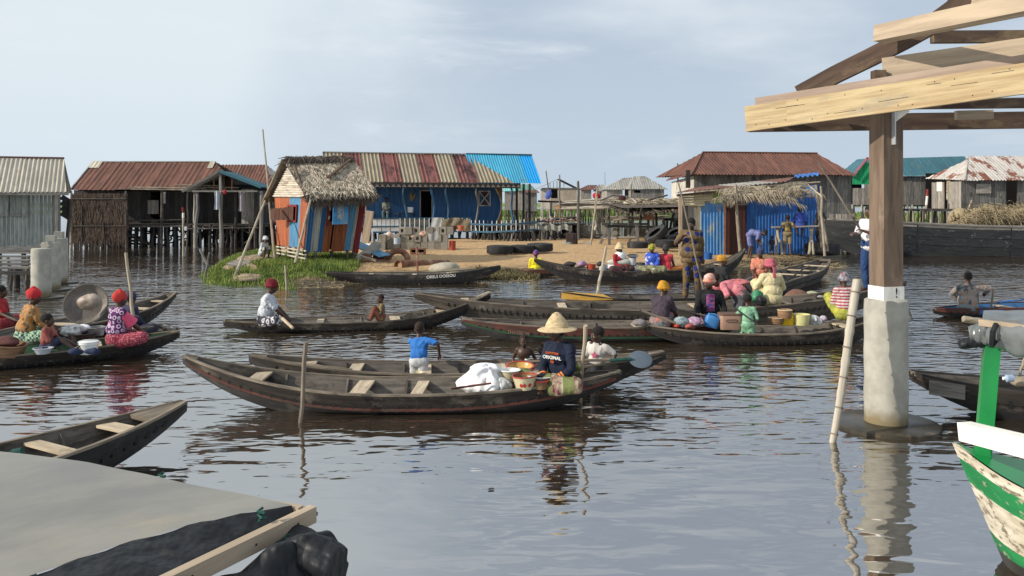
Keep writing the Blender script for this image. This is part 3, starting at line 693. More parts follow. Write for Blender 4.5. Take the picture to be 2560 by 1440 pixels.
# brush screen
bs = thing('brush_screen', 'shaggy brown brushwood fence panel tied to poles in front of the rusty roofed house', 'fence', f(f.xat(250, -.9), -.9, 0))
m = MB(); xa, xb = f.xat(180, -.9), f.xat(318, -.9); zt_, zb2 = f.zat(250, 487, -.9), f.zat(250, 600, -.9)
for i in range(5200):
    x = random.uniform(xa, xb); z = random.uniform(zb2 + .1, zt_ + .1); L = random.uniform(.25, .6); y = -.9 + random.uniform(-.12, .08)
    p = f(x, y, z); q = p + V(random.gauss(0, .08), random.gauss(0, .04), -L); w = random.uniform(.008, .02)
    i0 = len(m.v); m.v += [tuple(p - V(w, 0, 0)), tuple(p + V(w, 0, 0)), tuple(q + V(w * .6, -.01, 0)), tuple(q - V(w * .6, .01, 0))]; m.f.append((i0, i0 + 1, i0 + 2, i0 + 3)); m.uv.append([(0, 0)] * 4)
m.build('brushwood', MT['brush_brown'], bs, smooth=False, kind='stuff')
for i in range(17): stilt(bs, f(xa + (xb - xa) * i / 16, -.85 + random.uniform(-.15, .15), 0), -.5, random.uniform(1.2, 2.2), .035, MT['dark_plank'], 'pole')
for px in (178, 315): MB().pole(f(f.xat(px, -.95), -.95, -.5), f(f.xat(px, -.95), -.95, zt_ + .2), .07, .05, 8, .03).build('corner_pole', MT['pale_pole' if px < 200 else 'stilt_wood'], bs)
for py in (497, 565): MB().pole(f(xa, -1.05, f.zat(250, py, -1)), f(xb, -1.05, f.zat(250, py, -1)), .03, .03, 6, .02).build('crossbar', MT['stilt_wood'], bs)
sg = thing('marker_pole', 'thin pole painted red over white standing in the water before the dark houses', 'pole', G(458, 640, 0))
q = G(458, 640, 0); s = 140 / H; MB().pole(q + V(0, 0, -.5), P(458, 545, s), .05, .045, 8).build('shaft', MT['pale_pole'], sg)
MB().pole(P(458, 545, s), P(458, 532, s), .052, .052, 8).build('white_band', MT['white_paint'], sg); MB().pole(P(458, 532, s), P(457, 518, s), .055, .05, 8).build('red_band', MT['dark_red_paint'], sg)

# --- second rusty roof behind the hut
f = FR(530, 41, 0)
h = thing('stilt_house', 'house with a small rusty roof, half hidden between the porch and the leaning hut', 'house', f(3, 1, 0))
ze, zr = f.zat(600, 470), f.zat(600, 412, 2.2); xr_, xe_ = f.xat(665, 2.2), f.xat(700)
sheets(h, f(f.xat(500), 0, ze), f(f.xat(690), 0, ze), f(xr_, 2.2, zr), f(f.xat(538, 2.2), 2.2, zr), [MT['rust_roof']], .2, .025)
sheets(h, f(f.xat(690), 0, ze), f(f.xat(700), 4, ze), f(xr_ + .02, 2.25, zr), f(xr_, 2.2, zr), [MT['white_rust_roof']], .2, .025)
pwall(h, f(.5, .8, 1.2), f(f.xat(695, .8), .8, 1.2), ze - 1.2, MT['weathered_plank'], .25); floor_and_stilts(h, f, .5, 4.2, .9, 3.5, 1.1, (8, 2))

# --- long blue house
f = FR(872, 45.6, 15)
h = thing('stilt_house', 'long blue plank house with veranda and striped maroon and tan roof', 'house', f(5, 1, 0))
XR = f.xat(1300); ze = 3.50; zr = 5.2; yrg = 2.6; XQ = f.xat(1165, yrg)
def rm(i, x):
    k = int(((x + .25) / 1.05)) % 2
    return MT['tan_roof'] if k == 0 or x > XQ + 1.2 else MT['maroon_roof']
sheets(h, f(-.9, 0, ze), f(XR - .3, 0, ze - .02), f(XQ, yrg, zr), f(-1.3, yrg, zr), rm, .21, .05, kind='box', step=1.05)
sheets(h, f(-1.3, yrg, zr), f(XQ, yrg, zr), f(XR - .2, 5.2, ze), f(-.9, 5.2, ze), [MT['tan_roof']], .21, .03)
XE = f.xat(1354, .35)
sheets(h, f(XQ + .1, .35, ze + .02), f(XE, .35, ze - .05), f(f.xat(1330, yrg), yrg, zr + .03), f(XQ - .05, yrg, zr + .03), lambda i, x: MT['bright_blue_roof'] if x > XE - XQ - .75 else MT['cyan_roof'], .15, .022, name='roof_sheet')
sheets(h, f(XQ, yrg, zr + .03), f(f.xat(1330, yrg), yrg, zr + .03), f(XE, 4.9, ze), f(XQ, 4.9, ze), [MT['cyan_roof']], .15, .02)
MB().tube([f(-1.3, yrg, zr + .05), f(XQ, yrg, zr + .05)], .05, 6).build('ridge_cap', MT['grey_roof'], h)
MB().tube([f(XQ, yrg, zr + .08), f(f.xat(1330, yrg), yrg, zr + .07)], .05, 6).build('ridge_cap', MT['teal_roof'], h)
plank('fascia', f(-.6, -.06, ze - .16), f(XR, -.06, ze - .2), .04, .26, MT['dark_plank'], h)
tm = MB(); x = -.4
while x < XR - .2:
    tm.beam(f(x, -.10, ze - .27), f(x + .001, -.10, ze - .27), .01, .01); b = len(tm.v)
    for yy in (-.12, -.085): tm.v += [tuple(f(x, yy, ze - .27)), tuple(f(x + .26, yy, ze - .27)), tuple(f(x + .13, yy, ze - .12))]
    tm.f += [(b, b + 1, b + 2), (b + 5, b + 4, b + 3), (b, b + 2, b + 5, b + 3), (b + 1, b + 4, b + 5, b + 2)]; tm.uv += [[(0, 0)] * 3] * 2 + [[(0, 0)] * 4] * 2; x += .30
tm.build('scalloped_trim', MT['pale_plank'], h)
zf = 1.05; wx0, wx1 = -.3, f.xat(1255, 1.5); Y = 1.5
d0, d1 = f.xat(1050, Y), f.xat(1080, Y); w0, w1 = f.xat(1197, Y), f.xat(1225, Y); zw0, zw1 = f.zat(1210, 514, Y), f.zat(1210, 478, Y)
pwall(h, f(wx0, Y, zf), f(wx1, Y, zf), 2.25, MT['blue_wall'], .3, holes=[(d0 - wx0, d1 - wx0, 0, 2.0), (w0 - wx0 + .1, w1 - wx0 - .1, zw0 - zf, zw1 - zf)])
pwall(h, f(wx1, Y, zf), f(wx1, 4.8, zf), 2.25, MT['blue_wall'], .3); pwall(h, f(wx0, 4.8, zf), f(wx0, Y, zf), 2.25, MT['blue_wall'], .3)
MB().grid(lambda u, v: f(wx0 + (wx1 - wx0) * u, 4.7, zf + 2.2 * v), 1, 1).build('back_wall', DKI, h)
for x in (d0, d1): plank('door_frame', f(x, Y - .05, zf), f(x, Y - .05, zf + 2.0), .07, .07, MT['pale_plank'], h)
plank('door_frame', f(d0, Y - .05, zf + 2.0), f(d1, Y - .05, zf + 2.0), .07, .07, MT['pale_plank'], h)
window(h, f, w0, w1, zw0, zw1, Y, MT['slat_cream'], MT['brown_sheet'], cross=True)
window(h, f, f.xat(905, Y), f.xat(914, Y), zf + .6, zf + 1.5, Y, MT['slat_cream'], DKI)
# ochre corner panel with its curved pale edge
ox0 = f.xat(1238, Y)
n_ = 14; vs = []
for i in range(n_ + 1):
    t_ = i / n_; cxx = f.xat(1238, Y) + .35 * math.sin(t_ * math.pi * 1.0) * (1 if t_ < 1 else 1); vs += [f(cxx, Y - .05, zf + 2.15 * t_), f(wx1, Y - .05, zf + 2.15 * t_)]
MB().add(vs, [(2 * i, 2 * i + 1, 2 * i + 3, 2 * i + 2) for i in range(n_)]).build('ochre_panel', mk('ochre_paint', (.30, .16, .04)), h)
MB().tube([vs[2 * i] + V(0, -.03, 0) for i in range(n_ + 1)], .045, 6).build('curved_trim', MT['slat_cream'], h)
for px in (935, 1027):      # painted yellow leaves
    q = f(f.xat(px, Y), Y - .025, f.zat(px, 505, Y)); m = MB()
    for a in (-35, 0, 30): d = V(math.sin(R(a)) * f.a.x, 0, math.cos(R(a))); m.add([q, q + d * .3 + f.a * .07, q + d * .62, q + d * .3 - f.a * .07], [(0, 1, 2, 3)])
    m.build('painted_leaf', mk('leaf_paint_%d' % px, (.33, .22, .05)), h, smooth=False)
floor_and_stilts(h, f, -.5, f.xat(1290), .0, 4.8, zf, (22, 3), base=.3, r=.08, dk=MT['blue_timber'])
POS_ = [(1008, 1017, 'blue_timber'), (1079, 1086, 'blue_wall'), (1116, 1120, 'blue_timber'), (1192, 1193, 'weathered_plank'), (1276, 1285, 'blue_wall')]
for a, b, mm in POS_:
    xa_, xb_ = f.xat(a, .1), f.xat(b, .1); pts = [f(xa_ + (xb_ - xa_) * k / 6 + (.07 * math.sin(k * 1.1 + a)), .1, ze - .2 - (ze - .2 - zf) * k / 6) for k in range(7)]
    MB().tube(pts, .06, 7).build('post', MT[mm], h)
for px in (1292, 1309, 1324): MB().pole(f(f.xat(px, .4), .4, .2), f(f.xat(px, .4), .4, ze - .05), .07, .07, 8).build('post', MT['dark_plank'], h)
# veranda rail
rl = thing('railing', 'slatted veranda railing in white, grey and teal along the blue house', 'railing', f(3, -.25, 1))
ra, rb_ = f.xat(932, -.3), f.xat(1178, -.3); zt_, zm_, zb_ = f.zat(1000, 546, -.3), f.zat(1000, 566, -.3), f.zat(1000, 580, -.3)
for z in (zt_, zm_, zb_): plank('rail', f(ra, -.3, z), f(rb_, -.3, z), .06, .08, MT['blue_timber'], rl)
for k in range(2):
    for c_ in range(6):
        a = ra + c_ * .24; z = (zm_ + .04, zb_ + .04)[k]; hh = (zt_ - zm_ - .08, zm_ - zb_ - .08)[k]
        plank('white_panel', f(a + .02, -.27, z + hh / 2), f(a + .22, -.27, z + hh / 2), .02, hh, MT['plastic_white'], rl)
x = f.xat(1000, -.3)
plank('grey_panel', f(x, -.24, (zt_ + zb_) / 2), f(f.xat(1074, -.3), -.24, (zt_ + zb_) / 2), .02, zt_ - zb_ - .1, MT['greygreen_plank'], rl)
while x < f.xat(1178, -.3):
    plank('baluster', f(x, -.33, zb_), f(x, -.33, zt_), .035, .04, MT['plastic_white'], rl); x += .27
rr = thing('footbridge_rail', 'curving teal rail with white balusters over close set stakes, right of the blue house', 'railing', G(1300, 600, .3))
prev = None; bz = []
for k, (px, yt, yb, s) in enumerate(((1178, 560, 579, 45), (1230, 562, 580, 46), (1290, 560, 577, 47), (1340, 555, 574, 46), (1400, 548, 570, 43), (1440, 545, 567, 40))):
    a, b = P(px, yt, s), P(px, yb, s)
    if prev:
        plank('rail', prev[0], a, .06, .09, MT['blue_timber'], rr); plank('rail', prev[1], b, .06, .09, MT['blue_timber'], rr)
        for t_ in (0, .2, .4, .6, .8): plank('baluster', prev[1].lerp(b, t_), prev[0].lerp(a, t_) + V(0, 0, .22), .04, .04, MT['plastic_white' if random.random() < .7 else 'weathered_plank'], rr)
        for t_ in (0, .17, .33, .5, .67, .83):
            q = prev[1].lerp(b, t_); stilt(rr, q + V(0, .15, 0), .1, q.z, .075, MT['weathered_plank' if random.random() < .35 else 'dark_plank'], 'stake')
    prev = (a, b)
# undercroft clutter
for i in range(16):
    px = 1180 + i * 14; q = f(f.xat(px, 1.2), 1.2, 0); stilt(h, q, .1, 1.0, .09, MT['weathered_plank' if i % 3 == 0 else 'dark_plank'], 'stilt', .1)
# ------------------------------------------------------------------ leaning thatched hut
NC = V((762 - CX) / 74, F / 74, 0); gl = V(-1.57, 2.26, 0).normalized(); fr = V(2.26, 1.57, 0).normalized()
LG, LF = 2.75, 1.85
h = thing('thatched_hut', 'leaning thatched hut of striped orange, blue and pale corrugated sheets on short stilts', 'hut', NC)
def gw(u, v, d=0.0):     # gable wall point, u 0 at near corner .. 1 far left, v 0 bottom .. 1 top
    b = NC + gl * LG * u; zb = .86 - .0 * u; zt = 2.60
    lean = V(.17, 0, 0) * v * (1 - u) + V(-.09, 0, 0) * v * u
    return b + lean + V(0, 0, zb + (zt - zb) * v) - fr * d
def fw(u, v, d=0.0):     # front wall, u 0 near corner .. 1 right end
    b = NC + fr * LF * u; zb = .72; zt = 2.60 + .05 * u
    return b + V(.20 + .10 * u, 0, 0) * v + V(0, 0, zb + (zt - zb) * v) - gl * d
def wsheet(fn, u0, u1, v0, v1, mt, pitch, name='wall_sheet', amp=.02, label=None, L=2.0, d=0):
    n = max(6, int((u1 - u0) * L / pitch) * 4)
    MB().grid(lambda b, a: fn(u0 + (u1 - u0) * a, v0 + (v1 - v0) * b, amp * math.sin(a * n / 4 * 2 * math.pi) + d), 2, n).build(name, mt, h, sharp=180, label=label)
# gable wall from the far left: orange, blue, orange, with a window hole
wz0, wz1 = .52, .83
for (u0, u1, mm) in ((.55, 1.0, 'orange_sheet'), (.235, .55, 'sky_blue_sheet'), (0, .235, 'orange_sheet')):
    if mm == 'sky_blue_sheet':
        wsheet(gw, u0, u1, 0, wz0, MT[mm], .09, L=LG); wsheet(gw, u0, u1, wz1, 1, MT[mm], .09, L=LG)
        wsheet(gw, u0, .30, wz0, wz1, MT[mm], .09, L=LG)
    else: wsheet(gw, u0, u1, 0, 1, MT[mm], .09, L=LG, label='orange corrugated wall sheet')
def pbar(a, b, mt, w=.07, t=.05, name='window_frame'): plank(name, a, b, w, t, mt, h, up=-fr)
for a, b in (((.30, wz0), (.55, wz0)), ((.30, wz1), (.55, wz1)), ((.30, wz0), (.30, wz1)), ((.55, wz0), (.55, wz1))):
    pbar(gw(a[0], a[1], .05), gw(b[0], b[1], .05), MT['dark_red_paint'])
sh = thing('shutter', 'brown rusty window shutter swung open', None, gw(.5, .6)); sh.parent = h; sh.location = ORG[sh.name] - ORG[h.name]
A, B_ = gw(.36, wz0 + .02, .08), gw(.36, wz1 - .02, .08); dd = (-fr * .50 + gl * .95).normalized() * 1.05
for i in range(5): plank('board', A + dd * (i + .5) / 5 , B_ + dd * (i + .5) / 5 + V(0, 0, -.02 * i), .03, .2, mk('shutter_brown', (.10, .045, .03), (.07, .03, .02)) if i == 0 else MT['shutter_brown'], sh, up=dd)
# front wall
fs = [(0, .10, 'deep_blue_sheet'), (.10, .235, 'pale_sheet'), (.235, .325, 'deep_blue_sheet')]
for u0, u1, mm in fs: wsheet(fw, u0, u1, 0, 1, MT[mm], .075, L=LF, amp=.022)
for u0, u1, v0, v1 in ((.325, .47, 0, .55), (.325, .40, .55, 1), (.325, .72, .93, 1), (.50, .60, 0, .50), (.64, .76, 0, 1), (.60, .64, 0, .5)): wsheet(fw, u0, u1, v0, v1, MT['orange_brown_sheet'], .07, L=LF, amp=.014)
wsheet(fw, .76, .88, 0, 1, MT['sky_blue_sheet'], .075, L=LF); wsheet(fw, .88, .935, 0, 1, MT['pale_sheet'], .05, L=LF); wsheet(fw, .935, 1.0, 0, 1, MT['dark_red_paint'], .06, L=LF)
sh = thing('shutter', 'blue shutter with a patterned metal panel, hung from the front window', None, fw(.5, .7)); sh.parent = h; sh.location = ORG[sh.name] - ORG[h.name]
def shp(a, b, d): return fw(.385 + .29 * a, .50 + .40 * b, .18 + .18 * (1 - b) + d)
def slab(fn, a0, a1, b0, b1, d0, d1):
    vs = [fn(a, b, d) for d in (d0, d1) for a, b in ((a0, b0), (a1, b0), (a1, b1), (a0, b1))]
    return MB().add(vs, [(0, 1, 2, 3), (7, 6, 5, 4), (0, 4, 5, 1), (1, 5, 6, 2), (2, 6, 7, 3), (3, 7, 4, 0)], [[(0, 0), (.5, 0), (.5, .7), (0, .7)]] * 6)
slab(shp, 0, 1, 0, 1, 0, .03).build('panel', mk('sky_paint', (.07, .30, .55), (.05, .22, .44), (.2, .3, .35)), sh)
slab(shp, .28, .68, .22, .93, .035, .05).build('grille', mat('patterned_metal', (.32, .36, .38), (.24, .28, .30), coord='OBJ', pat='dots', ps=16, pc=(.08, .10, .12)), sh)
for a, b in (((.36, 1.0), (.66, 1.0)), ((.36, .5), (.36, 1.0))): plank('window_frame', fw(a[0], a[1] - .03, .04), fw(b[0], b[1] - .03, .04), .07, .05, MT['dark_red_paint'], h, up=-gl)
for v in (.62, .78, .9): plank('hinge', fw(.365, v - .03, .09), fw(.365, v + .03, .09), .05, .03, MT['slat_cream'], h, up=-gl)
plank('corner_post', fw(1.02, -.04), fw(1.02, 1.0), .12, .12, MT['dark_red_paint'], h); plank('corner_post', fw(0, -.03, -.05), fw(0, 1, -.05), .08, .08, MT['dark_plank'], h)
# back and inner walls
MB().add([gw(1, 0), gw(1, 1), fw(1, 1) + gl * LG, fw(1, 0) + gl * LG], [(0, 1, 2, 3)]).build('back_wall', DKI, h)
MB().add([fw(1, 0) + gl * LG, fw(1, 1) + gl * LG, fw(1, 1), fw(1, 0)], [(0, 1, 2, 3)]).build('side_wall', MT['brown_sheet'], h)
MB().add([gw(0, 0), gw(1, 0), fw(1, 0) + gl * LG, fw(1, 0)], [(0, 1, 2, 3)]).build('floor_panel', MT['dark_plank'], h)
# gable slats
RA = gw(.52, 1) + V(0, 0, 1.20) - fr * .22; RB = RA + fr * (LF + .45) + V(.15, 0, .12)
n = 13
for i in range(n):
    t_ = i / n; z = t_ * 1.02; a = gw(.02 + .46 * t_ * .95, 1, .05 + .002 * i) + V(0, 0, z + .03); b = gw(.98 - .44 * t_ * .95, 1, .05) + V(0, 0, z + .05)
    MB().pole(a - gl * random.uniform(0, .12), b + gl * random.uniform(0, .05), .048, .044, 7).build('gable_slat', MT['slat_cream'], h)
# rafters and roof edge bamboos
EL = gw(1.19, 1) + V(0, 0, -.20) - fr * .10; ER = gw(-.14, 1) + V(0, 0, -.05) - fr * .25
for k, d in enumerate((0, .10, .2)):
    MB().pole(EL - fr * d * .5 + V(-.05, 0, -.02 * k), RA - fr * d * .5 + V(0, 0, .12), .04, .03, 6).build('edge_bamboo', MT['pale_pole'], h)
MB().pole(ER + V(0, 0, .02), RA + V(0, 0, .06), .05, .04, 6).build('edge_bamboo', MT['dark_plank'], h)
ERr = ER + fr * (LF + .42) + V(.15, 0, .10)
# thatch
def thatch(mb, a, b, c, d, n, L=.35, w=.022, lift=.03, sag=.08):
    """strips over the quad: a,b lower edge; d,c upper edge"""
    nrm = (b - a).cross(d - a).normalized()
    if nrm.z < 0: nrm = -nrm
    for _ in range(n):
        u = random.random(); v = random.random() ** .9
        p = a.lerp(b, u).lerp(d.lerp(c, u), v) + nrm * random.uniform(0, lift + .05 * (1 - v))
        dn = (a - d).normalized() if random.random() < .75 else (a - d + (b - a) * random.uniform(-.7, .7)).normalized()
        dn = (dn + (b - a).normalized() * random.gauss(0, .35) + nrm * random.uniform(-.05, .12)).normalized()
        l_ = L * random.uniform(.5, 1.3); s = dn.cross(nrm).normalized() * w * random.uniform(.5, 1.2); tw = nrm * random.uniform(-.02, .02)
        q = p + dn * l_ - V(0, 0, random.uniform(0, sag) * (1.6 if v < .15 else .3))
        i0 = len(mb.v); mb.v += [tuple(p - s - tw), tuple(p + s + tw), tuple(q + s * .3), tuple(q - s * .3)]; mb.f.append((i0, i0 + 1, i0 + 2, i0 + 3)); mb.uv.append([(0, 0)] * 4)
up_ = V(0, 0, .10)
m = MB(); thatch(m, ER + up_ + gl * .03, ERr + up_, RB + up_, RA + up_, 11000, .24, .016); m.build('thatch', MT['thatch'], h, smooth=False, kind='stuff', label='grey straw coloured leaf thatch on the front slope')
m = MB(); thatch(m, EL + up_, EL + (RB - RA) + up_, RB + up_, RA + up_, 2500); m.build('thatch', MT['thatch'], h, smooth=False, kind='stuff')
m = MB(); thatch(m, RA + V(-.1, 0, .05) - gl * .22, RB - gl * .12, RB + V(0, 0, .16), RA + V(0, 0, .20), 500, .34, .025, .08); thatch(m, ER + V(0, 0, .0), ERr, ERr + V(0, 0, .12), ER + V(0, 0, .12), 1000, .3, .02, .05, .12); m.build('dark_thatch', MT['thatch_dark'], h, smooth=False, kind='stuff')
th = .07
for (a, b, c, d) in ((ER, ERr, RB, RA), (RA, RB, EL + (RB - RA), EL)):
    vs = [p + V(0, 0, .06) for p in (a, b, c, d)] + [p for p in (a, b, c, d)]
    MB().add(vs, [(0, 1, 2, 3), (7, 6, 5, 4), (0, 4, 5, 1), (1, 5, 6, 2), (2, 6, 7, 3), (3, 7, 4, 0)]).build('roof_mat', MT['thatch_dark'], h, smooth=False)
a = ER.lerp(ERr, .42).lerp(RA.lerp(RB, .42), .35) + V(0, 0, .25); b = ER.lerp(ERr, .95).lerp(RA.lerp(RB, .95), .85) + V(0, 0, .25); plank('roof_weight', a, b, .12, .05, MT['beam_dark'], h)
MB().pole(ER.lerp(ERr, .0) + V(.0, -.1, -.1), ER.lerp(ERr, .2).lerp(RA, .70) + V(0, -.1, .25), .05, .04, 7).build('roof_weight', MT['beam_dark'], h)
for u in (0, .3, .6, 1): stilt(h, gw(u, 0), .1, .88, .07, MT['stilt_wood'])
for u in (.2, .5, .8, 1): stilt(h, fw(u, 0), .1, .76, .07, MT['stilt_wood'])
for k in range(3): MB().pole(gw(-.05, 0) + V(0, -.02, -.08 - .13 * k), gw(1.0, 0) + V(0, 0, -.06 - .12 * k), .03, .03, 6, .02).build('bearer', MT['slat_cream'], h)
def stick(label, a, b, r, r1=None, mt='pale_pole', name='pole', wob=.015, n=8, seg=6, group=None, cat='pole'):
    return MB().pole(a, b, r, r1, n, wob, seg).build(name, MT[mt], label=label, cat=cat, group=group)
stick('tall thin pole standing against the left side of the thatched hut', P(690, 668, 70), P(657, 324, 66), .055, .028, 'pale_pole', n=7, wob=.02)
stick('pale straight pole leaning from the grass up to the hut eave', P(578, 712, 83), P(662, 503, 72), .05, .04)
stick('pale prop pole leaning against the corner of the thatched hut', P(738, 658, 80), P(776, 500, 76), .05, .035)
stick('short stake in the water just before the grass bank', G(720, 726) + V(0, 0, -.4), P(713, 664, 90), .03, .03, 'pale_pole', 'stake')
stick('leaning stake at the left tip of the grass bank', G(507, 704) + V(0, 0, -.3), P(524, 632, 78), .045, .035, 'weathered_plank', 'stake')
stick('crooked stick leaning left of the grass bank', P(517, 660, 78), P(500, 622, 78), .05, .045, 'weathered_plank', 'stake')
o = thing('squared_post', 'thick squared pale timber post standing between the hut and the block pile', 'post', G(918, 618, .3)); plank('timber', P(912, 614, 56), P(925, 528, 56), .32, .3, MT['beam_pale'], o)

# ------------------------------------------------------------------ houses on the right
mk('whitewash', (.55, .52, .46), (.42, .39, .34), (.25, .22, .18), rnd=.15)
def dutch(h, f, px0, px1, rx0, rx1, ey, ry, yr, depth, m1, m2, pitch=.19, fl=None, fr_=None, gab=None):
    ze = f.zat((px0 + px1) / 2, ey); zr = f.zat((rx0 + rx1) / 2, ry, yr); xa, xb = f.xat(px0), f.xat(px1); ra, rb = f.xat(rx0, yr), f.xat(rx1, yr)
    sheets(h, f(xa, 0, ze), f(xb, 0, ze), f(rb, yr, zr), f(ra, yr, zr), [m1], pitch, .028)
    sheets(h, f(ra, yr, zr), f(rb, yr, zr), f(xb, depth, ze), f(xa, depth, ze), [m1], pitch, .028)
    sheets(h, f(xa, depth, ze), f(xa, 0, ze), f(ra, yr, zr - .02), f(ra, yr + .02, zr - .02), [m2], pitch, .028)
    sheets(h, f(xb, 0, ze), f(xb, depth, ze), f(rb, yr + .02, zr - .02), f(rb, yr, zr - .02), [m2], pitch, .028)
    MB().tube([f(ra, yr, zr + .04), f(rb, yr, zr + .04)], .05, 6).build('ridge_cap', m1, h); MB().tube([f(xa, 0, ze + .05), f(ra, yr, zr + .03)], .05, 6).build('hip_cap', m1, h)
    return ze, zr
f = FR(1700, 45, 9)
h = thing('stilt_house', 'large house with a rusty hip roof and pale whitewashed end, behind the blue shed', 'house', f(5, 2, 0))
ze, zr = dutch(h, f, 1730, 2140, 1757, 2043, 437, 383, 3.0, 6.2, MT['rust_roof'], MT['rust_roof'])
# long left hip reaching towards 1665
xa = f.xat(1730); LL = f(f.xat(1664, 3.6), 3.6, f.zat(1664, 453, 3.6)); MB
sheets(h, LL, f(xa, 0, ze), f(f.xat(1757, 3), 3, zr), f(f.xat(1755, 3.1), 3.1, zr), [MT['rust_roof']], .19, .025)
MB().add([f(f.xat(1745, 2.2), 2.2, zr - .62), f(f.xat(1768, 2.0), 2.0, zr - .75), f(f.xat(1757, 2.9), 2.9, zr - .02)], [(0, 1, 2)]).build('gablet', MT['pale_sheet'], h)
zf = f.zat(2100, 548, .6); pwall(h, f(f.xat(1735, .6), .6, zf), f(f.xat(2128, .6), .6, zf), ze - zf, MT['weathered_plank'], .22)
A = V(LL.x + .35, LL.y - .1, 1.3); B_ = f(f.xat(1735, .6), .6, 1.3)
pwall(h, A, B_, LL.z - 1.35, MT['whitewash'], .18, hr=ze - 1.35, holes=[(.9, 1.5, 1.0, 1.7)])
pwall(h, f(f.xat(2128, .6), .6, zf), f(f.xat(2128, .6), 5.8, zf), ze - zf, MT['weathered_plank'], .25)
floor_and_stilts(h, f, .3, f.xat(2125), .8, 5.6, zf, (13, 3), r=.09)
plank('chimney_post', P(1720, 470, 50), P(1720, 425, 50), .2, .16, MT['dark_plank'], h)
q = thing('stacked_planks', 'row of pale boards leaning under the rust roofed house beside the barge', 'boards', P(2080, 548, 47))
for i in range(4): plank('board', P(2080 + i * 16, 552, 47), P(2080 + i * 16, 535, 47), .26, .04, MT['pale_plank'], q, up=V(0, 1, 0))
f = FR(2135, 38, 0)
h = thing('stilt_house', 'plank house with a bright green gable and long teal roof, behind the wooden post', 'house', f(4, 1, 0))
ze, zr = f.zat(2200, 440), f.zat(2200, 396, .0); xm = f.xat(2168); xa, xb = f.xat(2135), f.xat(2200)
FA = 3.0
sheets(h, f(xb - .1, .0, ze), f(f.xat(2450), .0, ze), f(f.xat(2410, 2), 2.0, f.zat(2400, 393, 2)), f(xm, 1.6, f.zat(2170, 396, 1.6)), [MT['teal_roof']], .2, .015)
sheets(h, f(xa - .15, 2.9, ze), f(xa - .15, -.0, ze), f(xm, .1, zr), f(xm, 1.6, zr), [MT['teal_roof']], .2, .015)
g0 = f(xa, .15, ze - .1); 
n = 11
for i in range(n):
    x = xa + (xb - xa) * (i + .5) / n; t_ = 1 - abs(x - xm) / (xm - xa) if x < xm else 1 - (x - xm) / (xb - xm)
    plank('gable_board', f(x, .25, ze - .55), f(x, .25, ze - .1 + max(.05, t_) * (zr - ze)), .03, (xb - xa) / n - .01, mk('green_paint_%d' % i, (.02, .36, .14), (.02, .28, .11)) if i == 0 else MT['green_paint_0'], h, up=V(1, 0, 0))
plank('barge_board', f(xa - .1, -.05, ze), f(xm, -.05, zr + .05), .04, .14, mk('pink_paint', (.55, .22, .25)), h); plank('barge_board', f(xm, -.05, zr + .05), f(xb + .1, -.05, ze), .04, .14, MT['pink_paint'], h)
zf = f.zat(2200, 512); pwall(h, f(xa, .2, zf), f(xb, .2, zf), ze - .55 - zf, MT['pale_plank'], .2, holes=[(0, .8, 1.1, 1.75)])
pwall(h, f(xb, .25, zf), f(f.xat(2420, .25), .25, zf), ze - zf, MT['weathered_plank'], .24)
MB().grid(lambda u, v: f(xa + (xb - xa) * u, 2.9, zf + 2 * v), 1, 1).build('back_wall', DKI, h)
plank('post', f(f.xat(2178), -.1, zf - .3), f(f.xat(2178), -.1, ze), .12, .12, mk('pink_post', (.30, .14, .10)), h)
floor_and_stilts(h, f, xa + .2, f.xat(2420), .3, 3, zf, (14, 2), r=.08, mt=MT['pale_plank'])
f = FR(2322, 44, 3)
h = thing('stilt_house', 'plank house with a rust streaked white corrugated hip roof at the right edge', 'house', f(4, 1, 0))
CR = f.xat(2412, 0); ze = f.zat(2440, 451); zr = f.zat(2412, 392, 2.4); er = f.xat(2760)
sheets(h, f(CR, 0, ze), f(er, 0, ze), f(er, 2.4, zr + .1), f(f.xat(2420, 2.4), 2.4, zr), [MT['white_rust_roof']], .19, .028)
q0 = P(2312, 447, 41)
sheets(h, q0, f(CR, 0, ze), f(f.xat(2420, 2.4), 2.4, zr - .1), f(f.xat(2409, 2.4), 2.4, zr - .3), [MT['white_rust_roof']], .19, .02)
MB().tube([f(CR, -.02, ze + .03), f(f.xat(2420, 2.4), 2.4, zr)], .06, 6).build('hip_cap', MT['white_rust_roof'], h)
zf = f.zat(2400, 524)
A = P(2330, 0, 41); A.z = zf; B_ = f(CR + .0, .35, zf); pwall(h, A, B_, ze - zf - .05, MT['pale_plank'], .17, holes=[(1.35, 1.75, -.1, 2.0)])
pwall(h, B_, f(er, .45, zf), ze - zf, MT['weathered_plank'], .22, holes=[(2.75, 3.45, 0, 1.75)])
MB().grid(lambda u, v: A.lerp(f(er, 3, zf), u) + V(0, .8, 2.2 * v), 1, 1).build('back_wall', DKI, h)
o = MB().grid(lambda u, v: A.lerp(B_, .50 + .16 * u) + V(0, .03 * math.sin(u * 8) - .02, .55 + 1.2 * v), 6, 4).build('door_curtain', cloth((.33, .26, .16), (.2, .14, .08), pat='batik', ps=5, pc=(.42, .38, .28)), h)
plank('window_board', A.lerp(B_, .16) + V(0, -.06, 1.35), A.lerp(B_, .34) + V(0, -.06, 1.35), .04, .55, MT['white_paint'], h); plank('window_board', B_ + V(.85, -.02, 1.2), B_ + V(1.7, -.02, 1.2), .04, .55, MT['pale_plank'], h)
floor_and_stilts(h, f, -.1, er, .5, 3, zf, (16, 2), r=.08)
stick('slanting pale prop against the rust streaked house', P(2412, 548, 44), P(2430, 500, 44), .05, .05, cat='prop', name='prop')
sg = thing('marker_pole', 'post painted red and white before the rust streaked house', 'pole', P(2315, 548, 43))
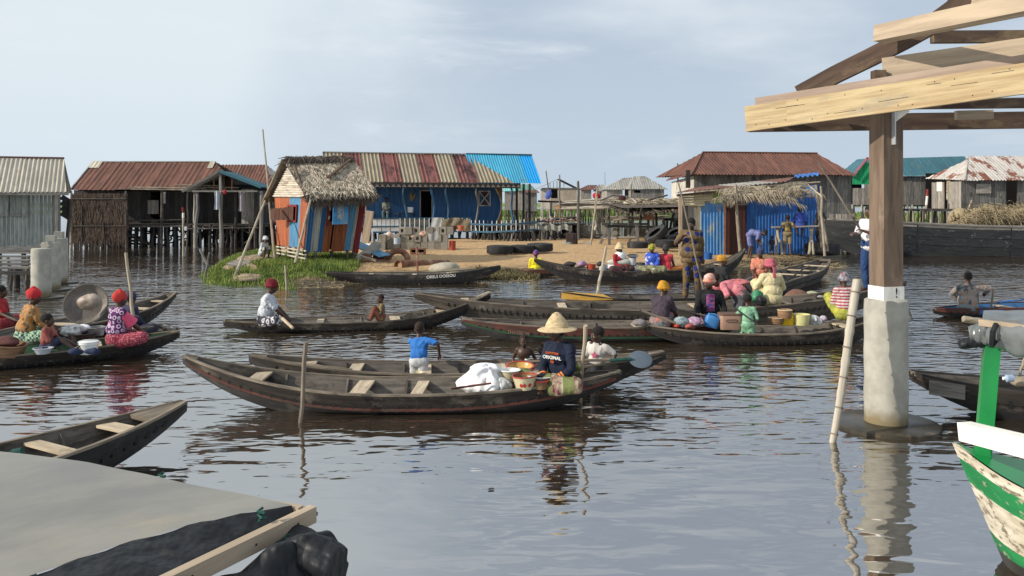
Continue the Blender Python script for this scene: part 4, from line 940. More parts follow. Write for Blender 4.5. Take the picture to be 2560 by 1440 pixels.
MB().pole(P(2313, 548, 43), P(2316, 512, 43), .07, .07, 8).build('shaft', MT['pale_pole'], sg); MB().pole(P(2316, 512, 43), P(2318, 490, 43), .075, .07, 8).build('white_band', MT['white_paint'], sg); MB().pole(P(2318, 490, 43), P(2319, 473, 43), .075, .07, 8).build('red_band', MT['dark_red_paint'], sg)

# --- blue shed with palm leaf awning
f = FR(1700, 62, 3)
h = thing('shed', 'shed of blue and cream corrugated sheets under a palm leaf awning', 'shed', f(2.5, 1, .3))
zb_ = .3; zt0 = f.zat(1710, 485); zt1 = f.zat(1950, 462)
def top(px): return zt0 + (zt1 - zt0) * (px - 1700) / 260
def seg(px0, px1, m1, ytop=None, z0=None, y=.15, pitch=.13, amp=.02, nm='wall_sheet'):
    a, b = f.xat(px0, y), f.xat(px1, y); z0_ = zb_ if z0 is None else z0; ta = top(px0) if ytop is None else f.zat(px0, ytop, y); tb = top(px1) if ytop is None else f.zat(px1, ytop, y)
    sheets(h, f(a, y, z0_), f(b, y, z0_), f(b, y, tb), f(a, y, ta), [MT[m1]], pitch, amp, name=nm, step=.8)
seg(1752, 1811, 'blue_worn_sheet', 508)
seg(1811, 1864, 'brown_sheet', 512, pitch=.16, amp=.01, nm='door'); seg(1866, 2052, 'blue_sheet', 488, y=.3)
seg(1782, 1811, 'lime_paint', None, f.zat(1800, 508, .15), pitch=.12); seg(1812, 1866, 'brown_sheet', 490, f.zat(1840, 512, .15), pitch=.12)
z_ = f.zat(1720, 512, .1)
for i in range(5):
    zz = f.zat(1740, 488 + i * 6, .1); a, b = f.xat(1706, .1), f.xat(1781 - (i > 2) * 20, .1)
    MB().tube([f(a, .1, zz), f(b, .1, zz)], .05, 6, flat=1.0).build('cream_slat', MT['cream_paint'], h)
pwall(h, f(f.xat(1704, .12), .12, zb_), f(f.xat(1720, .12), .12, zb_), z_ - zb_, MT['weathered_plank'], .16); pwall(h, f(f.xat(1720, .12), .12, 1.2), f(f.xat(1742, .12), .12, 1.2), z_ - 1.2, MT['pale_plank'], .16)
seg(1720, 1753, 'cream_paint', 514, y=.16, amp=.004, nm='cream_panel')
for px, mm in ((1701, 'beam_pale'), (1812, 'rust_metal')): plank('post', f(f.xat(px, 0), 0, zb_ - .1), f(f.xat(px, 0), 0, top(px) - .05 if px < 1800 else f.zat(px, 512)), .13 if px < 1800 else .07, .1, MT[mm], h)
sheets(h, f(f.xat(1688, -.3), -.3, zt0 + .03), f(f.xat(1965, -.3), -.3, zt1 + .12), f(f.xat(1985, 2.6), 2.6, zt1 + .38), f(f.xat(1745, 2.6), 2.6, zt0 + .30), [MT['rust_roof'], MT['rust_roof'], MT['rust_roof'], MT['grey_roof'], MT['grey_roof']], .19, .02)
plank('eave_beam', f(f.xat(1692, -.2), -.2, zt0 - .06), f(f.xat(2040, -.2), -.2, zt1 + .1), .07, .09, MT['beam_dark'], h)
MB().grid(lambda u, v: f(f.xat(1704) + .5 + 4.9 * u, 2.5, zb_ + 2.0 * v), 1, 1).build('back_wall', MT['brown_sheet'], h); 
sheets(h, f(f.xat(2054, .3), .3, zb_), f(f.xat(2054, .3), 2.6, zb_), f(f.xat(2054, .3), 2.6, zt1), f(f.xat(2054, .3), .3, zt1), [MT['blue_sheet']], .13, .02, name='wall_sheet')
o = sheets(h, f(f.xat(1986, 0), 0, f.zat(2010, 444)), f(f.xat(2046, 0), 0, f.zat(2010, 438)), f(f.xat(2046, .6), .6, f.zat(2010, 432)), f(f.xat(1986, .6), .6, f.zat(2010, 436)), [MT['blue_sheet']], .2, .05, label='loose folded blue sheet lying on the roof edge')
# awning
aw = thing('palm_awning', 'dry palm frond awning on crooked poles before the blue shed', 'awning', f(3, -1.2, .3))
for (a, b, r) in (((1851, 660, 66), (1839, 462, 66), .07), ((2068, 628, 66), (2040, 462, 66), .065), ((2052, 628, 64), (2048, 490, 64), .06), ((2062, 640, 67), (2052, 465, 67), .05)):
    MB().pole(P(*a), P(*b), r, r * .85, 8, .05).build('post', MT['pale_pole'], aw)
for (a, b) in (((1839, 478, 66), (2042, 466, 66)), ((1850, 500, 64), (2046, 490, 64)), ((1740, 480, 64), (2050, 455, 63)), ((1898, 485, 66), (1990, 500, 67)), ((2020, 462, 66), (2056, 494, 68))):
    MB().pole(P(*a), P(*b), .035, .028, 6, .03).build('rafter', MT['pale_pole'], aw)
def frond(parent, base, d, L, name='frond', mt=None, nl=40, ll=.50, droop=.5, w=.016):
    d = Vector(d).normalized(); mb = MB(); pts = []
    for i in range(7): t_ = i / 6; pts.append(base + d * L * t_ + V(0, 0, -droop * t_ * t_ * L * .35))
    mb.tube(pts, [.02 * (1 - .12 * i) for i in range(7)], 5); sd = d.cross(V(0, 0, 1)).normalized()
    for i in range(nl):
        t_ = (i + .5) / nl; k = min(5, int(t_ * 6)); p = pts[k].lerp(pts[k + 1], t_ * 6 - k); l_ = ll * (1 - .5 * abs(t_ - .4)) * random.uniform(.7, 1.2)
        for sg_ in (-1, 1):
            e = p + (sd * sg_ * random.uniform(.35, .9) + d * .5 + V(0, 0, -random.uniform(.35, 1.1))) * l_ * .8; mpt = p.lerp(e, .5) + V(0, 0, .05); q_ = d * w
            b = len(mb.v); mb.v += [tuple(p - q_), tuple(p + q_), tuple(mpt + q_ * .8), tuple(mpt - q_ * .8), tuple(e)]; mb.f += [(b, b + 1, b + 2, b + 3), (b + 3, b + 2, b + 4)]; mb.uv += [[(0, 0)] * 4, [(0, 0)] * 3]
    return mb.build(name, mt or MT['dry_palm'], parent, smooth=False)
for i in range(21):
    px = random.uniform(1790, 2030); py = 486 - (px - 1760) * .085 + random.uniform(-10, 14); dr = random.choice((-1, 1)) if px > 1880 else 1; frond(aw, P(px, py, random.uniform(63, 67)), V(dr, random.uniform(-.5, .1), random.uniform(-.12, .1)), random.uniform(1.2, 2.0))
for i in range(8): px = random.uniform(1800, 2040); frond(aw, P(px, 474 - (px - 1790) * .05, 65), V(random.uniform(-.5, .5), -.7, -.25), random.uniform(.7, 1.1), ll=.5)
# bench trestle
b = thing('trestle_bench', 'rough pole bench under the palm awning beside the blue shed', 'bench', P(1990, 635, 68))
plank('seat', P(1930, 568, 66), P(2042, 565, 66), .28, .05, MT['pale_plank'], b)
for x0_, x1_ in ((1944, 1939), (1942, 1956), (2031, 2022), (2026, 2034)): MB().pole(P(x0_, 569, 66), P(x1_, 636, 66 if x1_ % 2 else 67), .05, .05, 7, .02).build('leg', MT['pale_pole'], b)

# --- far houses
def smallhouse(label, px0, px1, s, ey, by, ry, rx0, rx1, wm, rmat, side=None, ang=0, hip=True, dep=3.5, win=()):
    f = FR(px0, s, ang); h = thing('stilt_house', label, 'house', f(1, 1, 0)); xa, xb = 0, f.xat(px1); ze = f.zat(px0, ey); zf = f.zat(px0, by); yr = dep / 2
    zr = f.zat(px0, ry, yr); ra, rb = f.xat(rx0, yr), f.xat(rx1, yr)
    sheets(h, f(xa - .3, -.3, ze), f(xb + .3, -.3, ze), f(rb, yr, zr), f(ra, yr, zr), [rmat], .24, .03); sheets(h, f(ra, yr, zr), f(rb, yr, zr), f(xb + .3, dep + .3, ze), f(xa - .3, dep + .3, ze), [rmat], .24, .03)
    if hip:
        sheets(h, f(xa - .3, dep + .3, ze), f(xa - .3, -.3, ze), f(ra, yr, zr), f(ra, yr + .02, zr), [rmat], .24, .03); sheets(h, f(xb + .3, -.3, ze), f(xb + .3, dep + .3, ze), f(rb, yr + .02, zr), f(rb, yr, zr), [rmat], .24, .03)
    hl = [(f.xat(a) - xa, f.xat(b) - xa, f.zat(px0, d) - zf, f.zat(px0, c) - zf) for a, b, c, d in win]
    pwall(h, f(xa, 0, zf), f(xb, 0, zf), ze - zf, wm, .3, holes=hl); pwall(h, f(xb, 0, zf), f(xb, dep, zf), ze - zf, wm, .4); pwall(h, f(xa, dep, zf), f(xa, 0, zf), ze - zf, side or wm, .4)
    MB().grid(lambda u, v: f(xa + .05 + (xb - xa - .1) * u, dep - .1, zf + (ze - zf) * v), 1, 1).build('back_wall', DKI, h)
    for i in range(9): stilt(h, f(xa + (xb - xa) * i / 8, .1 + (i % 2) * 2, 0), -.3, zf, .08)
    return h, f, ze, zf, zr
smallhouse('distant grey house with a pale grey hip roof and dark windows', 1578, 1660, 24, 473, 515, 441, 1586, 1612, MT['weathered_plank'], MT['grey_roof'], side=MT['pale_plank'], win=((1585, 1597, 470, 482),), dep=5)
FF = FR(1515, 25, 0)
hq = smallhouse('distant pale low house joined to the left of the grey hip roofed one', 1517, 1556, 23.5, 474, 515, 445, 1560, 1590, MT['pale_plank'], MT['grey_roof'], dep=5)
smallhouse('small distant hut with a rust brown roof, between two pale houses', 1452, 1478, 21, 475, 512, 463, 1470, 1494, MT['pale_plank'], MT['rust_roof'], hip=False)
smallhouse('small distant hut with grey corrugated roof, right of the rust roofed one', 1496, 1512, 22, 478, 512, 462, 1497, 1513, MT['weathered_plank'], MT['grey_roof'], hip=False)
smallhouse('distant house with a green roof seen between the posts of the blue roof', 1296, 1335, 22, 477, 525, 461, 1300, 1325, MT['pale_plank'], mk('green_roof', (.12, .26, .20), (.09, .20, .16)), dep=4)
smallhouse('distant house with a turquoise roof left of the green roofed one', 1262, 1294, 21, 478, 525, 458, 1264, 1290, MT['pale_plank'], mk('turquoise_roof', (.20, .50, .46), (.16, .40, .38)), dep=4)
smallhouse('low distant shack with a rusty roof below the green roofed house', 1313, 1342, 25, 482, 528, 475, 1313, 1342, MT['weathered_plank'], MT['rust_roof'], hip=False, dep=2)
# open-gabled pale house
f = FR(1352, 29, 0); h = thing('stilt_house', 'pale boarded house with an open gable, right of the blue roof', 'house', f(1, 1, 0))
x1_ = f.xat(1378); x2_ = f.xat(1442); zf, ze = f.zat(1360, 522), f.zat(1360, 471); zr = f.zat(1395, 447)
pwall(h, f(0, .6, zf), f(x1_, 0, zf), ze - zf, MT['pale_plank'], .22); pwall(h, f(x1_, 0, zf), f(x2_, 0, zf), ze - zf, mk('plywood', (.34, .29, .22), (.27, .22, .17)), .6, holes=[(0, .5, .9, 2.0)])
xr = f.xat(1397)
sheets(h, f(-.3, 3.2, ze), f(-.3, -.3, ze), f(xr, -.3, zr), f(xr, 3.2, zr), [MT['grey_roof']], .2, .02); sheets(h, f(x2_ + .3, -.3, ze - .1), f(x2_ + .3, 3.2, ze - .1), f(xr, 3.2, zr), f(xr, -.3, zr), [MT['dark_plank']], .2, .02)
plank('tie_beam', f(.1, -.05, ze), f(x2_, -.05, ze), .08, .1, MT['weathered_plank'], h)
for i in range(5): plank('gable_stud', f(x1_ - .1 + i * .3, 0, ze), f(x1_ - .1 + i * .3, 0, ze + (zr - ze) * (.55 + .1 * min(i, 3))), .05, .05, MT['pale_plank'], h)
for i in range(12): stilt(h, f(x2_ * i / 11, .2, 0), -.2, zf, .09, MT['pale_plank'])
MB().grid(lambda u, v: f(.1 + (x2_ - .1) * u, 3.1, zf + (ze - zf) * v), 1, 1).build('back_wall', DKI, h)
# poles rising among the far houses
for k, (a, b, r, lab) in enumerate((((1372, 480, 33), (1365, 427, 33), .05, 'bent pole above the pale open gabled house'), ((1399, 520, 33), (1399, 437, 33), .06, 'grey post standing before the open gable'),
        ((1446, 600, 42), (1445, 452, 42), .07, 'dark post rising behind the pole roofed stall'), ((1513, 470, 20), (1512, 430, 20), .03, 'thin mast above the distant grey roofs'), ((1578, 500, 30), (1578, 460, 30), .05, 'slim post before the distant grey hip roofed house'),
        ((1695, 460, 40), (1694, 408, 40), .05, 'short thin mast left of the large rusty roof'))):
    stick(lab, P(*a), P(*b), r, r * .8, 'weathered_plank')
# far bank of grass
def band(px0, px1, y0, y1, z0, z1, name='far_bank'):
    pass
def farh(x, y):
    c = 0
    if 96 < y < 330: c = .14 + .2 * noise.noise(V(x * .05, y * .03, 0))
    if 96 < y < 110: c *= (y - 96) / 14
    return c - .04 if y > 96 else -.3
fb = MB()
def strip(px0, px1, y0, y1, zt):     # grassy mud bank with sloping near edge between picture columns px0 and px1
    vs = []; n = 24
    for i in range(n + 1):
        px = px0 + (px1 - px0) * i / n; w = 1 + .03 * noise.noise(V(px * .03, 0, 0))
        for (y, z) in ((y0 * w, -.05), (y0 * w + 1, zt * .6), (y0 * w + 5, zt), (y1, zt), (y1 + 3, -.05)): vs.append(V((px - CX) / F * y, y, z))
    b = len(fb.v); fb.v += [tuple(v) for v in vs]
    for i in range(n):
        for k in range(4): q = b + i * 5 + k; fb.f.append((q, q + 5, q + 6, q + 1)); fb.uv.append([(0, 0)] * 4)
strip(1250, 1600, 112, 150, .35); strip(1440, 1720, 125, 150, .3); strip(2040, 2620, 85, 120, .3); strip(-200, 200, 150, 190, .25)
strip(-800, 3400, 330, 520, .5)
fb.build('far_bank', MT['far_grass'], kind='structure')
fg = MB()
for (px0, px1, y0, y1, n) in ((1255, 1560, 113, 135, 5200), (1450, 1700, 126, 140, 2000), (2060, 2500, 86, 105, 3000)):
    for _ in range(n):
        y = random.uniform(y0, y1); px = random.uniform(px0, px1); blades(fg, (px - CX) / F * y, y, .25, .9, 1, .1, .5, .09)
fg.build('far_grass', MT['far_grass'], kind='stuff', label='tall light green grass on the far bank between the houses', cat='grass', smooth=False)
# ------------------------------------------------------------------ canoes
CAN = {}
def canoe(key, label, A, B, mid, beam, upper='canoe_upper', inner='canoe_inner', outer='canoe_outer', rub=None, thw=(-.6, -.25, .2, .6), endm='gunwale_wood', pw=2.3, kp=3.0, ribs=5, tipw=.07, gm='gunwale_wood', ks=-.12, endlen=.10):
    A = Vector(A); B = Vector(B); c = (A + B) / 2; c.z = 0; ax = (B - A); ax.z = 0; L = ax.length; ax /= L; sd = V(ax.y, -ax.x, 0)       # sd: the side facing the viewer when ax points right
    h = thing('canoe', label, 'canoe', c, 'wooden canoes on the water')
    def zt(t): return A.z if t < 0 else B.z
    def zg(t): return mid + (zt(t) - mid) * abs(t) ** pw
    def zk(t): return ks + (zt(t) - .10 - ks) * abs(t) ** kp
    def hb(t): return beam / 2 * ((1 - abs(t) ** 2.3) * (1 - tipw) + tipw)
    def pt(t, u, z): return c + ax * (L / 2 * t) + sd * u + V(0, 0, z)
    N = 30; rg = []
    for i in range(N + 1):
        t = -1 + 2 * i / N; t = math.copysign(abs(t) ** .9, t) if t else 0; b = hb(t); g = zg(t); k = min(zk(t), g - .07); fl = min(max(k + .04, .03), g - .03); m = k + (g - k) * .45
        wv = .006 * noise.noise(V(t * 6, key.__hash__() % 97, 0))
        rg.append([pt(t, b, g), pt(t, b * .88 + wv, m), pt(t, b * .60, k), pt(t, -b * .60, k), pt(t, -b * .88, m), pt(t, -b, g),
                   pt(t, -max(b - .03, b * .3), g), pt(t, -max(b * .62 - .02, b * .2), fl), pt(t, max(b * .62 - .02, b * .2), fl), pt(t, max(b - .03, b * .3), g)])
    mb = MB(); mb.rings(rg)
    o = mb.build('hull', [MT[outer], MT[inner]], h, sharp=50)
    for i, p in enumerate(o.data.polygons):
        if i < N * 10 and i % 10 >= 5: p.material_index = 1
    for s in (1, -1):
        # upper strake, a board standing proud of the hull, then the gunwale strip on its edge
        def sk(u, v, s=s, off=.012):
            t = (-.985 + 1.97 * u); b = hb(t); g = zg(t); k = min(zk(t), g - .07); hgt = min(.15, (g - k) * .42)
            f = v * hgt / max(g - k, .01); wid = b * (1 - .12 * f / .55) if f < .55 else b * .88
            return pt(t, s * (wid + off), g - .005 - hgt * v)
        mb = MB(); M_ = 26; vs = [sk(i / M_, v) for v in (0, 1) for i in range(M_ + 1)] + [sk(i / M_, v, s, -.004) for v in (0, 1) for i in range(M_ + 1)]
        n1 = M_ + 1; fs = []; uv = []
        for i in range(M_):
            fs.append((i, i + 1, n1 + i + 1, n1 + i)); uv.append([(i * L / M_, 0), ((i + 1) * L / M_, 0), ((i + 1) * L / M_, .15), (i * L / M_, .15)])
            fs.append((n1 + i, n1 + i + 1, 3 * n1 + i + 1, 3 * n1 + i)); uv.append([(i * L / M_, 0), ((i + 1) * L / M_, 0), ((i + 1) * L / M_, .02), (i * L / M_, .02)])
            fs.append((2 * n1 + i, 2 * n1 + i + 1, i + 1, i)); uv.append([(i * L / M_, 0), ((i + 1) * L / M_, 0), ((i + 1) * L / M_, .02), (i * L / M_, .02)])
        mb.add(vs, fs, uv).build('strake', MT[upper], h)
        gp_ = []
        for i in range(M_ + 1):
            t = -.99 + 1.98 * i / M_; b = hb(t) - .008; g = zg(t) + .006
            gp_.append([pt(t, s * (b + .022), g - .013), pt(t, s * (b + .022), g + .012), pt(t, s * (b - .022), g + .012), pt(t, s * (b - .022), g - .013)])
        MB().rings(gp_).build('gunwale', MT[gm], h)
        if rub:
            rp_ = []
            for i in range(M_ + 1):
                t = -.97 + 1.94 * i / M_; p_ = sk((t + .985) / 1.97, 1.12, s, .014); rp_.append([p_ + sd * s * .008 + V(0, 0, -.016), p_ + sd * s * .008 + V(0, 0, .016), p_ - sd * s * .02 + V(0, 0, .016), p_ - sd * s * .02 + V(0, 0, -.016)])
            MB().rings(rp_).build('rub_rail', MT[rub], h)
    lm = MB()
    for s in (1, -1):
        t = -.86
        while t < .86:
            b = hb(t); g = zg(t); k = min(zk(t), g - .07); hh = min(.15, (g - k) * .42); f_ = hh / (g - k); w_ = b * (1 - .12 * f_ / .55)
            lm.beam(pt(t, s * (w_ + .018), g - hh * .75), pt(t, s * (w_ + .004), g - hh * 1.35), .035, .012, up=sd * s); t += random.uniform(.07, .10) * 3 / L
    lm.build('lashings', MT['canoe_outer'], h, smooth=False, kind='stuff')
    for t in (-.45, -.1, .3, .5):
        t += random.uniform(-.08, .08); k = max(zk(t) + .05, .045); e = t + .6 / L; u = random.uniform(-.3, .3) * hb(t) * .6
        plank('floor_board', pt(t, u, k), pt(e, u + random.uniform(-.05, .05), max(zk(e) + .05, .045)), random.uniform(.1, .18), .015, MT[random.choice(('canoe_inner', 'thwart_wood', 'weathered_plank'))], h)
    for t in thw:
        g = zg(t) - .035; b = hb(t) - .03; w = random.uniform(.12, .2)
        plank('thwart', pt(t, -b, g), pt(t + random.uniform(-.01, .01), b, g), w, .025, MT['thwart_wood'], h)
    for e in (-1, 1):
        if endlen:
            t0, t1 = e * (1 - endlen), e * .995; b0 = hb(t0) - .01; b1 = hb(t1) + .01; z0_, z1_ = zg(t0) + .008, zg(t1) + .012
            vs = [pt(t0, -b0, z0_), pt(t0, b0, z0_), pt(t1, b1, z1_), pt(t1, -b1, z1_)]; vs += [v - V(0, 0, .04) for v in vs]
            MB().add(vs, [(0, 1, 2, 3), (7, 6, 5, 4), (0, 4, 5, 1), (1, 5, 6, 2), (2, 6, 7, 3), (3, 7, 4, 0)], [[(0, 0), (0, .3), (.4, .3), (.4, 0)]] * 6).build('end_block', MT[endm], h)
    for i in range(ribs):
        t = -.7 + 1.4 * (i + .5) / ribs; b = hb(t); g = zg(t); k = min(max(zk(t) + .04, .03), g - .03)
        for s in (1, -1):
            MB().beam(pt(t, s * (b - .045), g - .02), pt(t, s * (b * .62 - .03), k + .01), .05, .03, up=ax).build('rib', MT[inner], h)
    def at(px):      # distance scale where the canoe's axis crosses picture column px
        k = (px - CX) / F; t = (k * c.y - c.x) / (ax.x - k * ax.y); return F / (c + ax * t).y
    CAN[key] = dict(o=h, at=at, pt=pt, zg=zg, hb=hb, L=L, ax=ax, sd=sd); return CAN[key]
canoe('C1', 'long foreground canoe with a rusty red rub rail, carrying a bright white sack', P(459, 888, 206), P(1555, 928, 206), .235, .98, rub='red_paint_wood', thw=(-.66, -.19, .08), endlen=.06, kp=2.8)
canoe('C2', 'dark canoe just behind the foreground one, with the boy in blue and the paddle blade', P(623, 886, 190), P(1663, 879, 184), .25, .9, rub=None, thw=(-.72, -.5, -.18, .2, .52), endlen=.08)
canoe('C3', 'canoe with scratched writing inside, carrying the man in the maroon turban and a small child', P(559, 802, 132), P(1226, 733, 124), .165, .95, thw=(-.3, .26, .62), endlen=.07, kp=2.6)
canoe('C4', 'largest grey plank canoe with a high blunt bow, behind the red sided one', P(1036, 732, 124), P(2262, 702, 122), .34, 1.35, upper='canoe_old_upper', thw=(-.8, -.4, .15, .5, .75), endlen=.03, tipw=.12, outer='canoe_old_upper', ks=-.2)
canoe('C5', 'canoe with worn red painted side lying against the big grey canoe', P(1153, 796, 139), P(1830, 812, 139), .26, .85, upper='red_paint_wood', rub='green_paint_wood', thw=(.3, .5), endlen=.08)
canoe('C6', 'dark canoe full of market goods and women, in front of the big grey canoe', P(1614, 812, 143), P(2225, 782, 140), .195, .95, thw=(-.85, .62), endlen=.07, kp=3.4)
canoe('C7', 'black empty canoe with white lettering moored along the sand bank', P(816, 680, 83), P(1252, 664, 83), .27, .95, upper='canoe_outer', inner='canoe_inner', thw=(-.5, 0, .4), endlen=.04, pw=2.0, gm='dark_plank')
canoe('C8', 'dark market canoe with a high bow, heaped with buckets and bags, beside the sand', P(1335, 646, 80), P(1795, 668, 79), .285, 1.0, upper='canoe_upper', thw=(-.4,), endlen=.03, gm='dark_plank', ks=-.2)
canoe('C9', 'canoe with an upturned bow beside the blue shed, behind the standing man', P(1640, 690, 76), P(1863, 622, 73), .25, .95, thw=(0, .45), endlen=.03, gm='dark_plank')
canoe('C10', 'small dark canoe half hidden behind the high bow, carrying the person in yellow', P(1308, 676, 76), P(1500, 682, 75), .26, .8, upper='red_paint_wood', thw=(0,), endlen=.05)
canoe('C11', 'dark canoe with a yellow painted bow, under the standing man in the patterned outfit', P(1402, 731, 112), P(1905, 742, 108), .30, 1.0, thw=(-.55, .5), endlen=.05, pw=3.2, upper='canoe_outer', gm='dark_plank')
canoe('C12', 'broad grey canoe with a wide open bow pointing away to the right', P(1840, 752, 101), P(2064, 648, 76), .36, 1.25, upper='canoe_old_upper', outer='canoe_old_upper', thw=(.1, .42, .72), endlen=.05, tipw=.22)
canoe('C13', 'small red and blue painted canoe of the paddler at the right edge', P(2334, 772, 117), P(2790, 735, 112), .20, .9, upper='red_paint_wood', outer='canoe_outer', inner='blue_wall', thw=(-.2, .3), endlen=.06, gm='red_paint_wood')
canoe('C14', 'rough dark canoe bow with a patched board, behind the green boat post', P(2277, 930, 212), P(3300, 960, 225), .32, 1.0, upper='canoe_upper', thw=(-.1, .4), endlen=.03, tipw=.16, gm='dark_plank', kp=2.6)
canoe('C15', 'grey empty canoe nosing out above the grey tarpaulin, lower left', P(464, 1003, 243), V(-6.1, 4.35, .45), .30, .95, thw=(-.72, -.47, .1), endlen=.2, pw=2.6, kp=2.6, upper='canoe_outer')
canoe('C16', 'green and black canoe of the woman with the red headwrap and pink sleeves', P(449, 828, 150), P(-330, 930, 176), .20, 1.0, upper='canoe_upper', inner='green_paint_wood', thw=(-.4, .3), endlen=.06)
canoe('C17', 'grey canoe running away up the water to a sharp bow, left of the marker columns', P(438, 731, 116), P(-190, 905, 163), .24, 1.05, thw=(-.82, -.62, 0), endlen=.07)
canoe('C18', 'canoe at the left edge carrying the person in the red shirt', P(75, 812, 134), P(-420, 800, 140), .26, .9, thw=(0,), endlen=.06)
C = CAN
# painted bow of C11, blue patches of C13
cc = C['C11']; mb = MB()
for s in (1, -1):
    vs = []; n = 10
    for i in range(n + 1):
        t = -1 + .5 * i / n; b = cc['hb'](t) + .017; g = cc['zg'](t); vs += [cc['pt'](t, s * b, g + .004), cc['pt'](t, s * (b - .01), g - .13 * (1 - i / n) - .01)]
    mb.add(vs, [(2 * i, 2 * i + 2, 2 * i + 3, 2 * i + 1) for i in range(n)])
vs = [cc['pt'](-1, 0, cc['zg'](-1) + .02), cc['pt'](-.55, .36, cc['zg'](-.55) + .02), cc['pt'](-.55, -.36, cc['zg'](-.55) + .02)]; mb.add(vs, [(0, 1, 2)])
mb.build('painted_bow', MT['yellow_paint_wood'], cc['o'], smooth=False)
cc = C['C13']; mb = MB()
for t0 in (-.62, -.1):
    vs = []
    for i in range(6):
        t = t0 + .22 * i / 5; b = cc['hb'](t) * .955 + .018; g = cc['zg'](t); vs += [cc['pt'](t, b + .01, g - .02), cc['pt'](t, b - .02, g - .12)]
    mb.add(vs, [(2 * i, 2 * i + 2, 2 * i + 3, 2 * i + 1) for i in range(5)])
mb.build('blue_patch', MT['blue_sheet'], cc['o'], smooth=False)
# bailing hull patch of C14, carved marks
cc = C['C14']; slab(lambda a, b, d: cc['pt'](-.93 + .16 * a, cc['hb'](-.93 + .16 * a) + .012 + d - .01 * (1 - b), cc['zg'](-.93 + .16 * a) - .03 - .17 * (1 - b) + .02 * a), 0, 1, 0, 1, 0, .012).build('patch_board', MT['weathered_plank'], cc['o'])
# big barge with its load of reeds
bA, bB = P(2040, 596, 52), P(3000, 565, 58)
def barge():
    h = thing('barge', 'big black wooden barge loaded with dry reeds, behind the wooden post', 'barge', (bA + bB) / 2 * V(1, 1, 0).x if False else V((bA.x + bB.x) / 2, (bA.y + bB.y) / 2, 0))
    ax = (bB - bA); ax.z = 0; L = ax.length; ax /= L; sd = V(ax.y, -ax.x, 0); rg = []; N = 24
    def w(t): return 1.6 * min(1, (t * 6) ** .6 if t < .17 else 1)
    def zg(t): return 1.42 + .12 * math.cos(t * 6)
    c0 = V(bA.x, bA.y, 0)
    for i in range(N + 1):
        t = i / N; b = max(w(t + .01), .2); g = zg(t); zk = -.3 + .9 * max(0, 1 - t * 7)
        rg.append([c0 + ax * L * t + sd * u + V(0, 0, z) for u, z in ((b, g), (b * .97, g * .55), (b * .80, zk), (-b * .8, zk), (-b * .97, g * .55), (-b, g), (-b + .08, g), (-b * .8, .5), (b * .8, .5), (b - .08, g))])
    mt = mat('barge_tar', (.020, .022, .024), (.010, .011, .013), (.07, .075, .075), sc=(1, 10, 1), rough=.6, stain=.60, sw=.08, stsc=3)
    MB().rings(rg).build('hull', [mt], h, sharp=50)
    for k, (za, zb, m_) in enumerate(((0.0, .13, 'weathered_plank'), (.15, .52, 'dark_plank'), (.54, .90, 'dark_plank'), (.92, 1.3, 'dark_plank'))):
        mt_ = MT['weathered_plank'] if k == 0 else mt
        for seg_ in range(4):
            vs = []; n = 6
            for i in range(n + 1):
                t = .03 + (seg_ + i / n * .985) / 4 * .96; g = zg(t)
                for z in (za, zb):
                    zz = g - z; b = w(t) * (1 if zz > g * .55 else 1) * (.97 + .03 * (zz - g * .55) / (g * .45) if zz > g * .55 else .80 + .17 * (zz + .3) / (g * .55 + .3)); vs.append(c0 + ax * L * t + sd * (b + .02) + V(0, 0, zz))
            MB().add(vs, [(2 * i, 2 * i + 2, 2 * i + 3, 2 * i + 1) for i in range(n)], [[(i, 0), (i + 1, 0), (i + 1, .4), (i, .4)] for i in range(n)]).build('side_plank', mt_, h)
    MB().tube([c0 + ax * L * t + sd * (w(t) + .0) + V(0, 0, zg(t) + .03) for t in [.02 + .96 * i / 20 for i in range(21)]], .07, 6).build('gunwale', MT['weathered_plank'], h)
    rm_ = MB()
    for i in range(3600):
        px = random.uniform(2385, 2640); s = random.uniform(49, 55); e = min(1, (px - 2380) / 55); zt = 1.45 + (.6 + .3 * noise.noise(V(px * .02, 1, 0))) * e * random.random() ** .5
        p = V((px - CX) / s, F / s, zt); a = random.choice((-1, 1)) if (px // 60) % 2 else 1; d = V(random.gauss(.5 * a, .5), -random.uniform(.2, .9), random.gauss(-.1, .45)).normalized() * random.uniform(.4, .9)
        m_ = p + d * .6 + V(0, 0, .05); q = p + d - V(0, 0, .22); wv = V(.012, 0, .008); b = len(rm_.v)
        rm_.v += [tuple(p - wv), tuple(p + wv), tuple(m_ + wv), tuple(m_ - wv), tuple(q)]; rm_.f += [(b, b + 1, b + 2, b + 3), (b + 3, b + 2, b + 4)]; rm_.uv += [[(0, 0)] * 4, [(0, 0)] * 3]
    rm_.build('reeds', MT['reed_dry'], kind='stuff', label='heap of dry tawny reeds loaded on the black barge', cat='reeds', smooth=False)
    m2 = MB()
    for px in range(2400, 2680, 40): m2.ell(P(px, 548, 52), (.55, .6, .55), None, 10, 6)
    m2.build('reed_bundle', MT['reed_dry'], label='packed core of the reed load on the black barge', cat='reeds')
barge()

